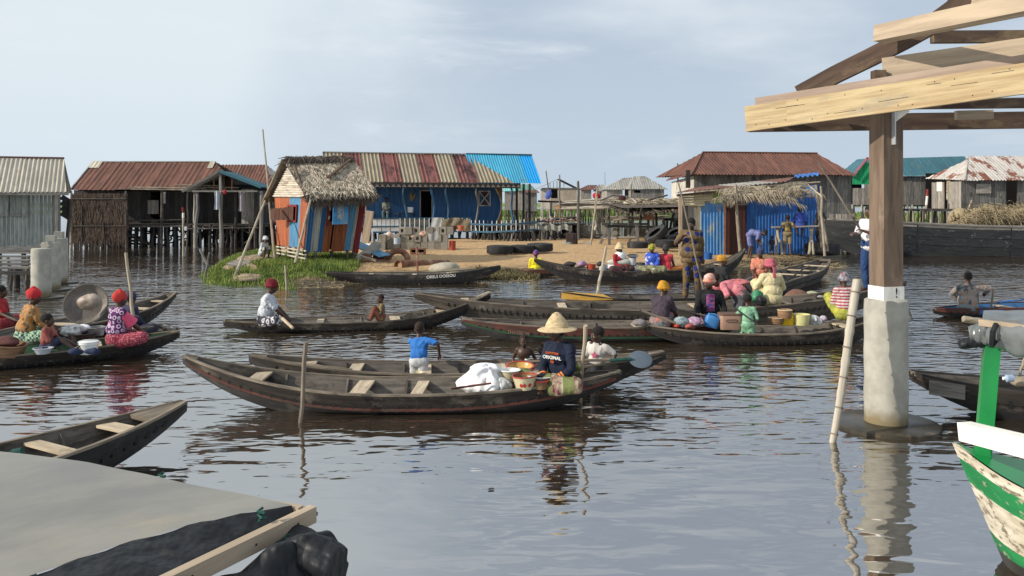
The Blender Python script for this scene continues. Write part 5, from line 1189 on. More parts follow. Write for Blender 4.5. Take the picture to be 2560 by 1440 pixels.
# ------------------------------------------------------------------ text
def text(body, loc, xdir, ydir, size, mt, parent=None, name='lettering', ext=.002):
    cu = bpy.data.curves.new(name, 'FONT'); cu.body = body; cu.size = size; cu.extrude = ext; cu.align_x = 'CENTER'; cu.align_y = 'CENTER'
    o = bpy.data.objects.new(name, cu); me = bpy.data.meshes.new_from_object(o); bpy.data.objects.remove(o); me.name = name
    me.materials.append(mt); o = bpy.data.objects.new(name, me); COL.objects.link(o)
    x = Vector(xdir).normalized(); z = x.cross(Vector(ydir)).normalized(); y = z.cross(x)
    M = Matrix((x, y, z)).transposed().to_4x4(); M.translation = Vector(loc)
    if parent is not None: M.translation = M.translation - ORG[parent.name]; o.parent = parent
    o.matrix_local = M; return o
cc = C['C7']; text('ORELS DOSSOU', cc['pt'](.33, cc['hb'](.33) + .016, cc['zg'](.33) - .055) + cc['sd'] * .012, cc['pt'](.46, cc['hb'](.46), cc['zg'](.46)) - cc['pt'](.20, cc['hb'](.20), cc['zg'](.20)), V(0, 0, 1), .12, MT['white_paint'], cc['o'])
scr = mk('scratched_mark', (.045, .04, .035), bump=0)
cc = C['C3']; text('HOUNSA-E', cc['pt'](-.03, -cc['hb'](0) * .84 + .02, cc['zg'](0) - .06), cc['ax'] + V(0, 0, .02), V(0, 0, 1) + cc['sd'] * -.5, .13, scr, cc['o'])
text('LAGOS 030', cc['pt'](.44, -cc['hb'](.44) * .84 + .03, cc['zg'](.44) - .055), cc['ax'] + V(0, 0, .12), V(0, 0, 1) + cc['sd'] * -.5, .13, scr, cc['o'])
cc = C['C5']; text('THASSEGN', cc['pt'](-.58, cc['hb'](-.58) * .97 + .014, cc['zg'](-.58) - .13) + cc['sd'] * .015, cc['pt'](-.48, cc['hb'](-.48), cc['zg'](-.48)) - cc['pt'](-.70, cc['hb'](-.70), cc['zg'](-.70)), V(0, 0, 1), .08, mk('worn_letter', (.22, .12, .09), (.15, .09, .07)), cc['o'])

# ------------------------------------------------------------------ stalls, tables, tyres behind the market canoe
def pole_(t, a, b, r, r1=None, mt='stilt_wood', name='pole', wob=.03): MB().pole(P(*a), P(*b), r, r1, 7, wob).build(name, MT[mt], t)
st = thing('market_stall', 'pole roofed stall frame, its pale roof poles laid flat beside the thatched stall', 'stall', P(1480, 604, 46))
for (a, b, r) in (((1447, 606, 45), (1445, 455, 45), .07), ((1478, 612, 46), (1494, 470, 46), .055), ((1505, 606, 43), (1478, 515, 43), .05), ((1525, 606, 44), (1521, 515, 44), .06), ((1512, 600, 41), (1488, 520, 41), .05),
                  ((1400, 600, 44), (1400, 500, 44), .06), ((1381, 600, 42), (1378, 505, 42), .06), ((1542, 575, 42), (1542, 515, 42), .05)):
    pole_(st, a, b, r, None, 'weathered_plank' if r > .055 else 'pale_pole')
for i in range(16):
    y = 494 + i * 1.5 + random.uniform(-2, 2); xa = 1400 + random.uniform(-15, 60); xb = 1520 + random.uniform(-20, 60); pole_(st, (xa, y + 8, 42 + i * .2), (xb, y + random.uniform(-2, 8), 42 + i * .2), .045, .035, 'slat_cream' if i % 3 else 'pale_pole', 'roof_pole')
for a, b in (((1345, 503, 42), (1460, 507, 42)), ((1400, 511, 44), (1560, 512, 44)), ((1350, 550, 43), (1440, 542, 43))): pole_(st, a, b, .06, .05, 'stilt_wood', 'beam')
ts = thing('thatched_stall', 'low stall roofed with ragged brown palm thatch behind the tyres', 'stall', P(1620, 600, 48))
mb = MB()
def pq(px, py, s): return P(px, py, s)
thatch(mb, pq(1555, 535, 48), pq(1700, 528, 48), pq(1690, 502, 42), pq(1490, 502, 42), 3600, .45, .03, .08, .15); mb.build('thatch', MT['thatch_dark'], ts, smooth=False, kind='stuff')
mb = MB(); thatch(mb, pq(1560, 512, 45), pq(1700, 512, 45), pq(1690, 498, 42), pq(1500, 500, 42), 1300, .5, .03, .10, .05); mb.build('straw', MT['dry_palm'], ts, smooth=False, kind='stuff')
vs = [pq(1555, 520, 48), pq(1700, 517, 48), pq(1690, 504, 42), pq(1500, 504, 42)]; MB().add(vs, [(0, 1, 2, 3)]).build('roof_mat', MT['thatch_dark'], ts)
for (a, b, r) in (((1571, 585, 48), (1571, 520, 48), .06), ((1580, 590, 47), (1583, 520, 47), .06), ((1598, 585, 48), (1604, 520, 48), .07), ((1645, 600, 46), (1640, 520, 46), .06), ((1672, 590, 44), (1690, 505, 44), .07), ((1655, 585, 44), (1655, 560, 44), .05)): pole_(ts, a, b, r, None, 'dark_plank', 'post')
for (a, b, r, m_) in (((1500, 502, 43), (1532, 488, 43), .05, 'weathered_plank'), ((1532, 488, 43), (1572, 492, 43), .05, 'weathered_plank'), ((1560, 506, 47), (1568, 508, 48), .04, 'slat_cream'), ((1622, 500, 46), (1668, 488, 44), .05, 'stilt_wood'), ((1580, 497, 46), (1592, 507, 47), .04, 'slat_cream')): pole_(ts, a, b, r, None, m_, 'roof_pole')
tb = thing('drying_rack', 'long rack of pale poles at waist height under the thatched stall', 'rack', P(1600, 600, 45))
for i in range(7): pole_(tb, (1500 + random.uniform(0, 40), 550 - i * 1.3, 44 - i * .5), (1650 + random.uniform(0, 25), 549 - i * 1.5, 44 - i * .5), .055, .045, 'slat_cream' if i < 3 else 'pale_pole', 'shelf_pole', .02)
for px in (1545, 1577, 1621, 1660, 1685): pole_(tb, (px, 600, 44), (px, 550, 44), .07, None, 'stilt_wood', 'leg')
MB().ell(P(1622, 537, 47), (.31, .31, .27), None, 20, 12).build('clay_pot', MT['clay_pot'], label='big round brown clay pot on the pole rack under the thatch', cat='pot')
mb = MB()
for i in range(34): px = random.uniform(1345, 1450); mb.ell(P(px, 552 + random.uniform(-4, 3) - (px - 1345) * .03, random.uniform(42, 45)), (random.uniform(.08, .22), .15, random.uniform(.03, .09)), Matrix.Rotation(random.uniform(-.5, .5), 3, 'Y'), 6, 4)
mb.build('dried_fish', mat('dried_stuff', (.36, .22, .16), (.15, .08, .06), (.55, .47, .42), coord='OBJ', sc=(5, 5, 5), stsc=3), kind='stuff', label='drying goods spread on the platform beside the blue house', cat='goods')
dk = thing('platform', 'low plank platform strewn with drying goods, right of the blue house', 'platform', P(1400, 600, 44))
plank('deck', P(1180, 566, 44), P(1450, 560, 43), 2.2, .08, MT['dark_plank'], dk)
for i in range(26): stilt(dk, P(1195 + i * 10 + random.uniform(-4, 4), 0, random.uniform(41, 46)), .1, 1.05, .085, MT['weathered_plank' if random.random() < .4 else 'dark_plank'], 'stake', .08)
gc = thing('goods_sheet', 'crumpled grey green sheet and timber laid along the platform edge', 'sheet', P(1380, 565, 46)); MB().grid(lambda u, v: P(1320 + 110 * u, 562 + 14 * v + 3 * math.sin(u * 21), 46) + V(0, .05 * math.sin(u * 40), 0), 30, 3).build('cloth', MT['greygreen_plank'], gc)
for nm, px, py, s, m_, lb in (('mustard_bag', 1398, 523, 38, (.45, .20, .05), 'mustard cloth bundle hung on the platform pole'), ('yellow_cloth', 1399, 546, 40, (.55, .33, .06), 'yellow folded cloth lying at the platform end'), ('blue_cloth', 1371, 487, 33, (.05, .07, .22), 'blue and white cloth hung on the bent pole'), ('red_cloth', 1491, 490, 42, (.45, .02, .03), 'small bright red cloth on the stall roof poles'), ('dark_cloth', 1556, 497, 43, (.06, .02, .02), 'dark red rag tied to the thatched stall roof')):
    MB().ell(P(px, py, s), (.25, .15, .38 if 'blue' in nm else .2), Matrix.Rotation(.4, 3, 'Y'), 9, 6).build('cloth', cloth(m_, tuple(min(1, x * 2.2) for x in m_) if 'blue' in nm else None), label=lb, cat='cloth')
tt = thing('trestle_table', 'heavy dark timber trestle standing on the sand', 'trestle', P(1560, 612, 50))
plank('top', P(1515, 565, 50), P(1628, 567, 49), .35, .12, MT['dark_plank'], tt); plank('top', P(1530, 560, 47), P(1620, 560, 47), .3, .1, MT['dark_plank'], tt)
for a, b in (((1498, 615, 50), (1522, 568, 50)), ((1524, 619, 51), (1522, 570, 51)), ((1570, 613, 48), (1588, 566, 48)), ((1596, 608, 47), (1592, 566, 47)), ((1594, 617, 51), (1592, 566, 51)), ((1624, 595, 48), (1626, 568, 48))): plank('leg', P(*a), P(*b), .13, .11, MT['weathered_plank'], tt, up=V(0, 1, 0))
plank('stretcher', P(1502, 594, 50), P(1596, 592, 50), .07, .06, MT['pale_plank'], tt); plank('stretcher', P(1507, 596, 50.5), P(1540, 596, 50.5), .06, .05, MT['slat_cream'], tt)
fr_ = thing('low_fence', 'low rail fence of grey timber and concrete stubs beyond the sand', 'fence', P(1450, 600, 43))
for (a, b) in (((1360, 585, 44), (1520, 588, 44)), ((1370, 592, 44), (1510, 594, 44)), ((1430, 585, 45), (1470, 584, 45))): plank('rail', P(*a), P(*b), .06, .09, MT['dark_plank'], fr_)
for px, w in ((1463, .3), (1512, .42), (1541, .42), (1482, .25), (1435, .3)): plank('stub', P(px, 604, 42), P(px, 557 if w > .4 else 562, 42), w, .3, MT['concrete'] if w > .4 else MT['pale_plank'], fr_, up=V(0, 1, 0))
nt = thing('fishing_net', 'pale beige netting sagging over the fence beside the platform', 'net', P(1440, 595, 43))
def netf(px0, px1, s, z0, z1, sag): return lambda u, v: V((px0 + (px1 - px0) * u - CX) / s, F / s + .08 * math.sin(u * 17 + v * 3), z0 + (z1 - z0) * (1 - v) - sag * math.sin(u * 3.14) * (1 - v))
netm = cloth((.40, .36, .28), (.30, .27, .21), sc=(3, 3, 3)); MB().grid(netf(1412, 1462, 43, .3, 1.05, .05), 20, 4).build('net_panel', netm, nt); MB().grid(netf(1458, 1490, 43.5, .3, 1.15, .45), 20, 4).build('net_panel', netm, nt); MB().grid(netf(1560, 1690, 42, .1, .85, .03), 20, 4).build('net_panel', MT['greygreen_plank'], nt)
stick('thin crooked pole stuck in the sand among the stalls', P(1476, 618, 52), P(1493, 492, 49), .045, .03)
stick('short pole standing in the water before the market canoe', P(1490, 748, 99), P(1515, 618, 92), .045, .035, 'pale_pole')
# concrete block wall
bl = thing('block_pile', 'dry stacked pile of grey concrete blocks on the sand before the blue house', 'blocks', P(1030, 627, 56))
def blockmesh(hollow):
    mb = MB(); w, hh, d = .29, .33, .3
    if not hollow: mb.beam(V(-w / 2, 0, 0), V(w / 2, 0, 0), d, hh)
    else:
        t_ = .085
        mb.beam(V(-w / 2, 0, hh / 2 - t_ / 2), V(w / 2, 0, hh / 2 - t_ / 2), d, t_); mb.beam(V(-w / 2, 0, -hh / 2 + t_ / 2), V(w / 2, 0, -hh / 2 + t_ / 2), d, t_)
        mb.beam(V(-w / 2, 0, 0), V(-w / 2 + t_, 0, 0), d, hh - 2 * t_); mb.beam(V(w / 2 - t_, 0, 0), V(w / 2, 0, 0), d, hh - 2 * t_); mb.beam(V(-w / 2 + t_, d * .2, 0), V(w / 2 - t_, d * .2, 0), .1, hh - 2 * t_)
    me = bpy.data.meshes.new('block'); me.from_pydata(mb.v, [], mb.f); me.materials.append(MT['concrete_block']); return me
bm = [blockmesh(False), blockmesh(True)]; bs_ = 56.0
rows = [(951, 1118, 0, 0), (951, 1118, 1, 0), (998, 1118, 2, 0), (951, 968, 1, -.35), (951, 966, 0, -.35)]
for xa, xb, k, dy in rows:
    px = xa
    while px < xb:
        if k == 2 and random.random() < .12: px += 17; continue
        q = V((px + 8 - CX) / bs_, F / bs_ + dy + random.uniform(-.05, .05), .30 + .165 + k * .335)
        inst(bm[1 if (k and random.random() < .4) else 0], 'block', Matrix.Translation(q) @ Matrix.Rotation(random.uniform(-.1, .1), 4, 'Z'), bl); px += 17
q = thing('pierced_block', 'carved rusty metal engine block alone on the sand before the block pile', 'metal block', P(1044, 643, 62))
for dx in (-10, 12): MB().box(P(1044 + dx, 633, 62), .26, .3, .42).build('block_half', MT['rust_metal'], q)
MB().box(P(1045, 627, 62), .5, .3, .1).build('top_flange', MT['dark_metal'], q)
def blob(name, label, cat, c, r, m_, amp=.18, f_=3.0, group=None, nu=20, nv=14, seed=0):
    mb = MB().ell(c, r, None, nu, nv); c = Vector(c)
    vs = []
    for v in mb.v:
        v = Vector(v); n_ = noise.noise((v - c) * f_ / max(r) * .35 + V(seed, seed * 2, 0)) * amp + abs(noise.noise((v - c) * f_ / max(r) + V(seed, 0, 0))) * -amp * .6
        vs.append(tuple(c + (v - c) * (1 + n_)))
    mb.v = vs; return mb.build(name, m_, label=label, cat=cat, group=group, sharp=180)
pinkm = cloth((.50, .30, .24), (.62, .50, .40), (.35, .15, .1)); greyc = cloth((.34, .35, .35))
blob('sack', 'pinkish woven sack sitting on the left of the block pile', 'sack', P(973, 592, 56), (.19, .17, .24), pinkm, seed=1)
blob('sack', 'flat reddish sack on the block pile behind the woven one', 'sack', P(1002, 588, 55), (.26, .18, .10), pinkm, seed=2)
blob('sack', 'small brown bundle in the middle of the block pile top', 'sack', P(1035, 590, 56), (.2, .16, .10), pinkm, seed=3)
blob('sack', 'brown bundle under the grey cloth on the block pile', 'sack', P(1058, 585, 56), (.2, .18, .16), pinkm, seed=4)
MB().grid(lambda u, v: P(1066 + 26 * u + 6 * v, 580 + 18 * v + 5 * math.sin(u * 4), 57.5) + V(0, .02 * math.sin(u * 9 + v * 3), 0), 14, 8).build('cloth', greyc, label='grey cloth draped over the right end of the block pile', cat='cloth')
MB().grid(lambda u, v: f_b(u, v), 14, 8) if False else None
MB().grid(lambda u, v: P(1080 + 26 * u - 5 * v, 544 + 34 * v, 48) + V(0, .02 * math.sin(u * 8 + v * 2), 0), 14, 8).build('cloth', cloth((.40, .42, .42)), label='pale grey cloth hung over the veranda rail', cat='cloth')
MB().grid(lambda u, v: P(1100 + 76 * u, 546 + 30 * v + 2 * math.sin(u * 9), 47.6) + V(0, .04 * math.sin(u * 17 + v * 4), 0), 18, 8).build('mat', cloth((.22, .19, .13), (.12, .10, .07), (.30, .22, .12), stsc=2), label='stained brown mat hung over the veranda rail', cat='mat')
def bucket(name, label, c, r0, r1, hh, m_, cat='bucket', handle=True, rim=None, parent=None, lid=None, open_=True):
    t_ = thing(name, label, cat, c); c = Vector(c); T = Matrix.Translation(c)
    prof = [(r0 * .98, 0), (r0, .01), (r1, hh), (r1 * 1.05, hh), (r1 * 1.05, hh - .02)] if not open_ else [(.01, 0), (r0, 0), (r1, hh), (r1 - .012, hh), (r0 - .012, .015), (.01, .015)]
    MB().lathe(prof, 24, T, cap=not open_).build('body', m_, t_)
    if rim: MB().lathe([(r1 - .006, hh - .02), (r1 + .010, hh - .02), (r1 + .010, hh + .006), (r1 - .006, hh + .006), (r1 - .006, hh - .02)], 24, T, False).build('rim', rim, t_)
    if lid: MB().lathe([(r1 * 1.05, hh), (r1 * 1.05, hh + .02), (r1 * .9, hh + .03), (.01, hh + .03)], 24, T).build('lid', lid, t_)
    if handle:
        pts = [c + V(math.cos(a) * r1 * 1.02, math.sin(a) * -.10, hh - .02 + math.sin(a) * .02) for a in [math.pi * i / 8 for i in range(9)]]; MB().tube(pts, .006, 5).build('handle', MT['galvanised'], t_)
    return t_
redp = mat('red_plastic', (.38, .07, .045), coord='OBJ', bump=0, rough=.4)
bucket('bucket', 'orange red plastic drum standing on the sand right of the block pile', P(1131, 626, 57), .14, .15, .42, redp, handle=False)
bucket('basin', 'terracotta coloured bucket on the ledge below the veranda rail', P(1152, 577, 48), .15, .18, .28, mat('orange_plastic', (.48, .16, .09), coord='OBJ', bump=0, rough=.4), handle=False)
bucket('basin', 'dark brown bucket beside the terracotta one under the veranda rail', P(1133, 577, 48), .14, .17, .26, mat('brown_plastic', (.10, .05, .04), coord='OBJ', bump=0, rough=.4), handle=False)
bucket('bucket', 'pale blue white tin standing on the block pile', P(993, 610, 57), .15, .15, .27, mat('tin_pale', (.32, .38, .45), (.26, .31, .38), coord='OBJ', bump=0), handle=False)
bucket('bucket', 'white bucket on the bench beside the man on the blue veranda', P(1026, 531, 44), .15, .17, .3, MT['plastic_white'], handle=False)
b = thing('bench', 'low dark wooden bench against the blue wall', 'bench', P(1000, 545, 44)); plank('seat', P(958, 535, 44), P(1040, 533, 44), .35, .05, MT['dark_plank'], b)
for px in (962, 1000, 1035): plank('leg', P(px, 534, 44), P(px, 556, 44), .07, .07, MT['dark_plank'], b, up=V(0, 1, 0))
# tyres
def tyre_me():
    prof = [(.30, -.12), (.34, -.15), (.46, -.165), (.52, -.14), (.535, -.06), (.535, .06), (.52, .14), (.46, .165), (.34, .15), (.30, .12), (.32, .10), (.44, .12), (.50, .08), (.50, -.08), (.44, -.12), (.32, -.10), (.30, -.12)]
    mb = MB().lathe(prof, 36, Matrix(), False)
    for i in range(36):
        a = 2 * math.pi * i / 36; p = V(math.cos(a), math.sin(a), 0)
        for s in (-1, 1): mb.beam(p * .537 + V(0, 0, s * .02), p * .52 + V(0, 0, s * .15), .035, .018, up=p)
    return mb.build('tyre', MT['tyre'])
_ty = tyre_me(); tym = _ty.data; bpy.data.objects.remove(_ty)
TY = [((1250, 640, 62), 0, 0, 1.0, 'ridged lorry tyre lying flat, leftmost of the tyres on the sand'), ((1305, 633, 61), 0, 0, .95, 'dark tyre lying flat in the middle of the row of three on the sand'), ((1350, 628, 60), 0, 0, 1.0, 'dark tyre lying flat behind the person in yellow'),
      ((1594, 620, 60), 0, 0, .80, 'black tyre lying flat on the sand behind the woman in the blue blouse'), ((1646, 594, 55), -38, 10, 1.05, 'big tyre propped at a slant on the tyre heap beside the shed'), ((1672, 606, 55), -8, 0, .9, 'tyre lying under the slanting one on the heap'), ((1668, 618, 58), 0, 0, .95, 'ridged dusty tyre at the front of the heap by the shed'),
      ((1690, 590, 54), -30, 15, .8, 'tyre at the back of the heap against the shed'), ((2055, 636, 63), 4, -8, 1.25, 'large dark tyre lying at the water edge by the barge')]
for (a, ry, rx, sc, lb) in TY:
    p = P(*a); p.z = max(p.z, .34); o = bpy.data.objects.new('tyre', tym); COL.objects.link(o)
    o.matrix_local = Matrix.Translation(p) @ Matrix.Rotation(R(ry), 4, 'Y') @ Matrix.Rotation(R(rx), 4, 'X') @ Matrix.Diagonal((sc, sc, sc, 1)); tagit(o, lb, 'tyre', 'old tyres on the sand')
# scrap beside the hut
rp = thing('rusty_pipe', 'wide rusty steel pipe lying on the near edge of the sand', 'pipe', P(1050, 672, 75))
a, b = P(995, 664, 75), P(1118, 663, 70); d = (b - a).normalized(); q = d.to_track_quat('Z', 'Y').to_matrix().to_4x4(); L = (b - a).length
MB().lathe([(.19, 0), (.17, 0), (.17, L), (.19, L), (.19, 0)], 24, Matrix.Translation(a) @ q, False).build('tube', MT['rust_metal'], rp); MB().lathe([(.165, .1), (.01, .1)], 24, Matrix.Translation(a) @ q, False).build('bore', mk('tan_earth', (.40, .26, .14)), rp)
re_ = thing('rusty_elbow', 'curved rusty pipe elbow standing on the sand behind the straight pipe', 'pipe', P(990, 655, 68))
pts = [P(995, 640, 68) + V(.36 * math.cos(a) , 0, .34 * math.sin(a) - .15) for a in [math.pi * (.95 - .95 * i / 10) for i in range(11)]]; MB().tube(pts, .11, 12).build('bend', MT['rust_metal'], re_); MB().tube([pts[0], pts[0] + V(-.55, .1, .05)], .12, 12).build('arm', MT['rust_metal'], re_)
sc_ = thing('scrap_heap', 'heap of boards, pipe and sheet scrap right of the leaning hut', 'scrap', P(930, 655, 68))
for (a, b, w, t, m_) in (((880, 605, 66), (962, 640, 70), .5, .03, 'sky_blue_sheet'), ((905, 645, 70), (945, 610, 68), .3, .2, 'concrete'), ((895, 650, 71), (975, 655, 70), .25, .06, 'rust_metal'), ((900, 640, 72), (940, 652, 72), .1, .06, 'tan_roof'), ((882, 672, 73), (900, 640, 70), .18, .14, 'concrete'), ((930, 660, 70), (975, 630, 69), .3, .05, 'rust_metal'), ((905, 668, 74), (960, 668, 73), .12, .05, 'pale_plank')): plank('scrap_piece', P(*a), P(*b), w, t, MT[m_], sc_, up=V(.1, -.3, 1))
for (px, py, r) in ((915, 645, .22), (935, 655, .18), (903, 660, .2)): MB().ell(P(px, py, 70), (r, r, r * .8), None, 10, 7).build('scrap_drum', MT['rust_metal'], sc_)
blob('tarp_bundle', 'white sheet bundled beside a dark drum right of the hut', 'sheet', P(920, 616, 62), (.5, .3, .12), MT['plastic_white'], seed=9)
ir = thing('iron_stake', 'rusty iron stake standing at the edge of the sand before the pipe', 'stake', P(1044, 690, 78)); MB().pole(P(1044, 688, 78), P(1042, 618, 76), .035, .04, 6).build('rod', MT['rust_metal'], ir)
blob('net_heap', 'grey fishing net heaped on the bank above the moored canoe', 'net', P(1110, 672, 79), (.5, .35, .22), netm, seed=11)
blob('net_heap', 'dark tangled net lying on the bank right of the grey net heap', 'net', P(1165, 682, 81), (.8, .35, .14), cloth((.17, .15, .10)), seed=12)
wd = MB()
for i in range(2600): c = G(random.uniform(1190, 1345), random.uniform(686, 700)); blades(wd, c.x, c.y, gh(c.x, c.y), .16, 1, .05, 1.6, .02)
wd.build('waterweed', mk('weed_brown', (.16, .13, .06), (.09, .08, .04), coord='OBJ', bump=0), kind='stuff', label='brown waterweed strewn on the shoreline right of the moored canoe', cat='weed', smooth=False)
gen = thing('machine', 'small dark engine with a bag on it beside the stalls', 'machine', P(1428, 618, 50))
MB().box(P(1424, 600, 50), .35, .4, .7).build('body', MT['dark_metal'], gen); MB().ell(P(1422, 610, 50), (.3, .25, .2), None, 12, 8).build('drum', MT['greygreen_plank'], gen); MB().ell(P(1436, 604, 50), (.17, .2, .35), None, 12, 8).build('bag', MT['dark_metal'], gen)
MB().box(P(1464, 612, 50), .28, .28, .28).build('stone_block', MT['concrete'], label='single pale cubic stone on the sand beside the machine', cat='block')

# ------------------------------------------------------------------ concrete columns
def column(label, px, w_px, ytop, s, disc, sq=None, rd=.55):
    b = P(px, 0, s); b.z = 0; t_ = thing('concrete_column', label, 'column', b, 'round concrete columns in the water'); r = w_px / s / 2; zt = H - (ytop - HZ) / s
    mb = MB(); n = 14; prof = [(r * 1.0 + .004 * math.sin(i * 2.1), -.6 + (zt + .6) * i / n) for i in range(n + 1)]; prof += [(r - .02, zt + .012), (.01, zt + .012)]
    mb.lathe(prof, 40, Matrix.Translation(b)).build('shaft', MT['concrete'], t_)
    dn = 36; pr = []
    def dd(a, k): return rd * k * (1 + .05 * noise.noise(V(math.cos(a) * 1.5, math.sin(a) * 1.5, px)))
    rg = []
    for k, z in ((.97, -.5), (1.0, -.02), (1.0, disc), (.96, disc + .015), (.3, disc + .02)): rg.append([b + V(dd(2 * math.pi * i / dn, k) * math.cos(2 * math.pi * i / dn), dd(2 * math.pi * i / dn, k) * math.sin(2 * math.pi * i / dn), z) for i in range(dn)])
    MB().rings(rg).build('footing', MT['concrete_wet'], t_)
    if sq: MB().box(b + V(0, 0, zt + sq[1] / 2 + .005), sq[0], sq[0], sq[1], .25).build('stub', MT['concrete'], t_)
    return t_, b, zt
CCc, CB, CZ = column('thick concrete column carrying the wooden post at the right', 2215, 103, 750, 226, .035, rd=.56)
column('nearest and shortest looking of the three concrete columns at the left', 103, 46, 622, 98, .03, rd=.53)
column('middle one of the three concrete columns at the left', 128, 44, 607, 90, .03, (.24, .2), rd=.53)
column('rearmost of the three concrete columns at the left', 148, 40, 596, 83, .03, (.24, .2), rd=.53)
plank('stub', P(103, 622, 98) + V(0, .3, 0), P(98, 607, 98) + V(0, .3, 0), .2, .2, MT['concrete'], bpy.data.objects['concrete_column.001'])

# ------------------------------------------------------------------ timber shelter frame, upper right
sf = thing('shelter_frame', 'unfinished shelter of sawn timber beams on a square post above the concrete column', 'shelter', CB + V(0, 0, CZ))
def squared(mb, p0, p1, w, ang, m_, name, parent=sf):
    p0 = Vector(p0); p1 = Vector(p1); rg = []
    for p in (p0, p1): rg.append([p + V(math.cos(ang + math.pi / 4 + k * math.pi / 2), math.sin(ang + math.pi / 4 + k * math.pi / 2), 0) * w / math.sqrt(2) for k in range(4)])
    return MB().rings(rg).build(name, m_, parent, smooth=False)
ZP = H + (500 - 262) / 226
squared(None, CB + V(0, 0, CZ + .16), CB + V(.0, 0, ZP), .245, R(14), MT['post_brown'], 'post'); squared(None, CB + V(0, 0, CZ + .005), CB + V(0, 0, CZ + .158), .262, R(14), MT['white_paint'], 'post_base')
mark = mk('black_mark', (.01, .01, .01), bump=0); q = R(14); nn = V(math.sin(q), -math.cos(q), 0); tt_ = V(math.cos(q), math.sin(q), 0)
text('!', CB + nn * .134 + tt_ * .03 + V(0, 0, CZ + .085), tt_, V(0, 0, 1), .15, mark, sf, 'painted_mark', .001)
def tb_(a, b, w, t, m_, name='beam', up=V(0, 0, 1), label=None, bend=0):
    o = plank(name, a, b, w, t, MT[m_], sf, up=up, label=label); return o
# fascia beam (two boards), its top board, the rear beam
A0, A1 = P(1866, 296, 212), P(2680, 177, 270)
def fpt(t, z=0): return A0.lerp(A1, t) + V(0, 0, z)
hz_ = .28; dx_ = (A1 - A0).normalized(); sdw = dx_.cross(V(0, 0, 1)).normalized()
tb_(fpt(0), fpt(.155), .05, hz_, 'beam_yellow'); tb_(fpt(.157), fpt(1), .05, hz_, 'beam_yellow'); tb_(fpt(-.0, -hz_ / 2 - .005), fpt(1, -hz_ / 2 - .005), .062, .022, 'beam_yellow', 'trim_strip')
tb_(fpt(.025, hz_ / 2 + .05) + V(.05, .05, 0), fpt(1, hz_ / 2 + .05) + V(.05, .05, 0), .045, .085, 'beam_pink', 'top_board')
R0, R1 = P(1872, 304, 209), P(3100, 292, 213)
tb_(R0 + V(.03, .06, -.02), R1 + V(0, .06, .0), .07, .20, 'beam_dark'); tb_(P(2215, 262, 222), P(3100, 253, 222), .12, .10, 'beam_dark', 'beam'); tb_(P(2290, 255, 215), P(3100, 244, 225), .10, .06, 'weathered_plank', 'beam')
tb_(P(2390, 288, 218), P(2480, 286, 218), .06, .10, 'beam_pale', 'noggin')
# ring boards on the post
tb_(P(2206, 170, 231), P(2700, 102, 258), .05, .21, 'beam_pale', 'plate_board'); 
def curved(pts, w, t, m_, name='rafter'):
    rg = []
    for i, p in enumerate(pts):
        d = (pts[min(i + 1, len(pts) - 1)] - pts[max(i - 1, 0)]).normalized(); sd = d.cross(V(0, 0, 1)).normalized(); u = sd.cross(d)
        rg.append([p + sd * a * w / 2 + u * b * t / 2 for a, b in ((-1, -1), (1, -1), (1, 1), (-1, 1))])
    return MB().rings(rg).build(name, MT[m_], sf, smooth=False)
curved([P(1998, 236, 216), P(2090, 186, 222), P(2180, 142, 228), P(2262, 100, 233), P(2330, 62, 237), P(2385, 22, 240), P(2425, -25, 243)], .07, .20, 'beam_dark')
curved([P(2390, 26, 236), P(2470, -14, 250), P(2560, -55, 262)], .06, .18, 'beam_pale')
tb_(P(2198, 86, 235), P(2700, -18, 300), .17, .17, 'beam_pale', 'rafter', up=V(.2, -.3, 1))
tb_(P(2330, 93, 225), P(3100, 88, 225), .10, .13, 'beam_dark', 'purlin')
tb_(P(2196, 178, 232), P(2196, 196, 232), .12, .12, 'beam_dark', 'block')
nm_ = MB(); ck = MB()
for i in range(16):
    t = .03 + i * .055 + random.uniform(-.012, .012); nm_.ell(fpt(t, random.choice((-.10, .10)) + random.uniform(-.02, .02)) + sdw * -.0 + sdw * .027 * (1 if sdw.y < 0 else -1), (.006, .006, .006), None, 6, 4)
for i in range(7):
    t = random.uniform(.03, .8); z = random.uniform(-.10, .10); L_ = random.uniform(.03, .10); o_ = sdw * .0265 * (1 if sdw.y < 0 else -1); ck.beam(fpt(t, z) + o_, fpt(t + L_, z + random.uniform(-.012, .012)) + o_, .002, .004)
nm_.build('nail_heads', MT['dark_metal'], sf, kind='stuff'); ck.build('drying_cracks', MT['dark_metal'], sf, kind='stuff')
# metal bracket
br = thing('bracket', None, None, CB + V(0, 0, ZP)); br.parent = sf; br.location = ORG[br.name] - ORG[sf.name]
fc = CB + nn * .13; plank('strap', fc + tt_ * -.02 + V(0, 0, ZP - .45), fc + tt_ * -.02 + V(0, 0, ZP + .03), .10, .012, MT['galvanised'], br, up=tt_ * -1)
a_ = fc + tt_ * -.02 + nn * .02
MB().add([a_ + V(0, 0, ZP - .22), a_ + V(0, 0, ZP + .05), a_ + tt_ * .32 + nn * .15 + V(0, 0, ZP + .06), a_ + tt_ * .16 + nn * .10 + V(0, 0, ZP + .05)], [(0, 1, 3), (0, 3, 2)]).build('gusset', MT['white_paint'], br, smooth=False)
for dz in (-.38, -.35): MB().ell(fc + nn * .02 + tt_ * (-.02 + (dz + .38)) + V(0, 0, ZP - .38), (.008, .008, .008)).build('bolt', MT['dark_metal'], br)
for i, (px, py, lb) in enumerate(((787, 1282, 'small dark leaf floating on the still water beyond the grey canopy'), (1228, 1222, 'bit of floating weed in the open water, bottom centre'))): q = G(px, py, .01); blob('floating_leaf', lb, 'leaf', q, (.028, .02, .006), MT['dark_plank'], .5, seed=i)
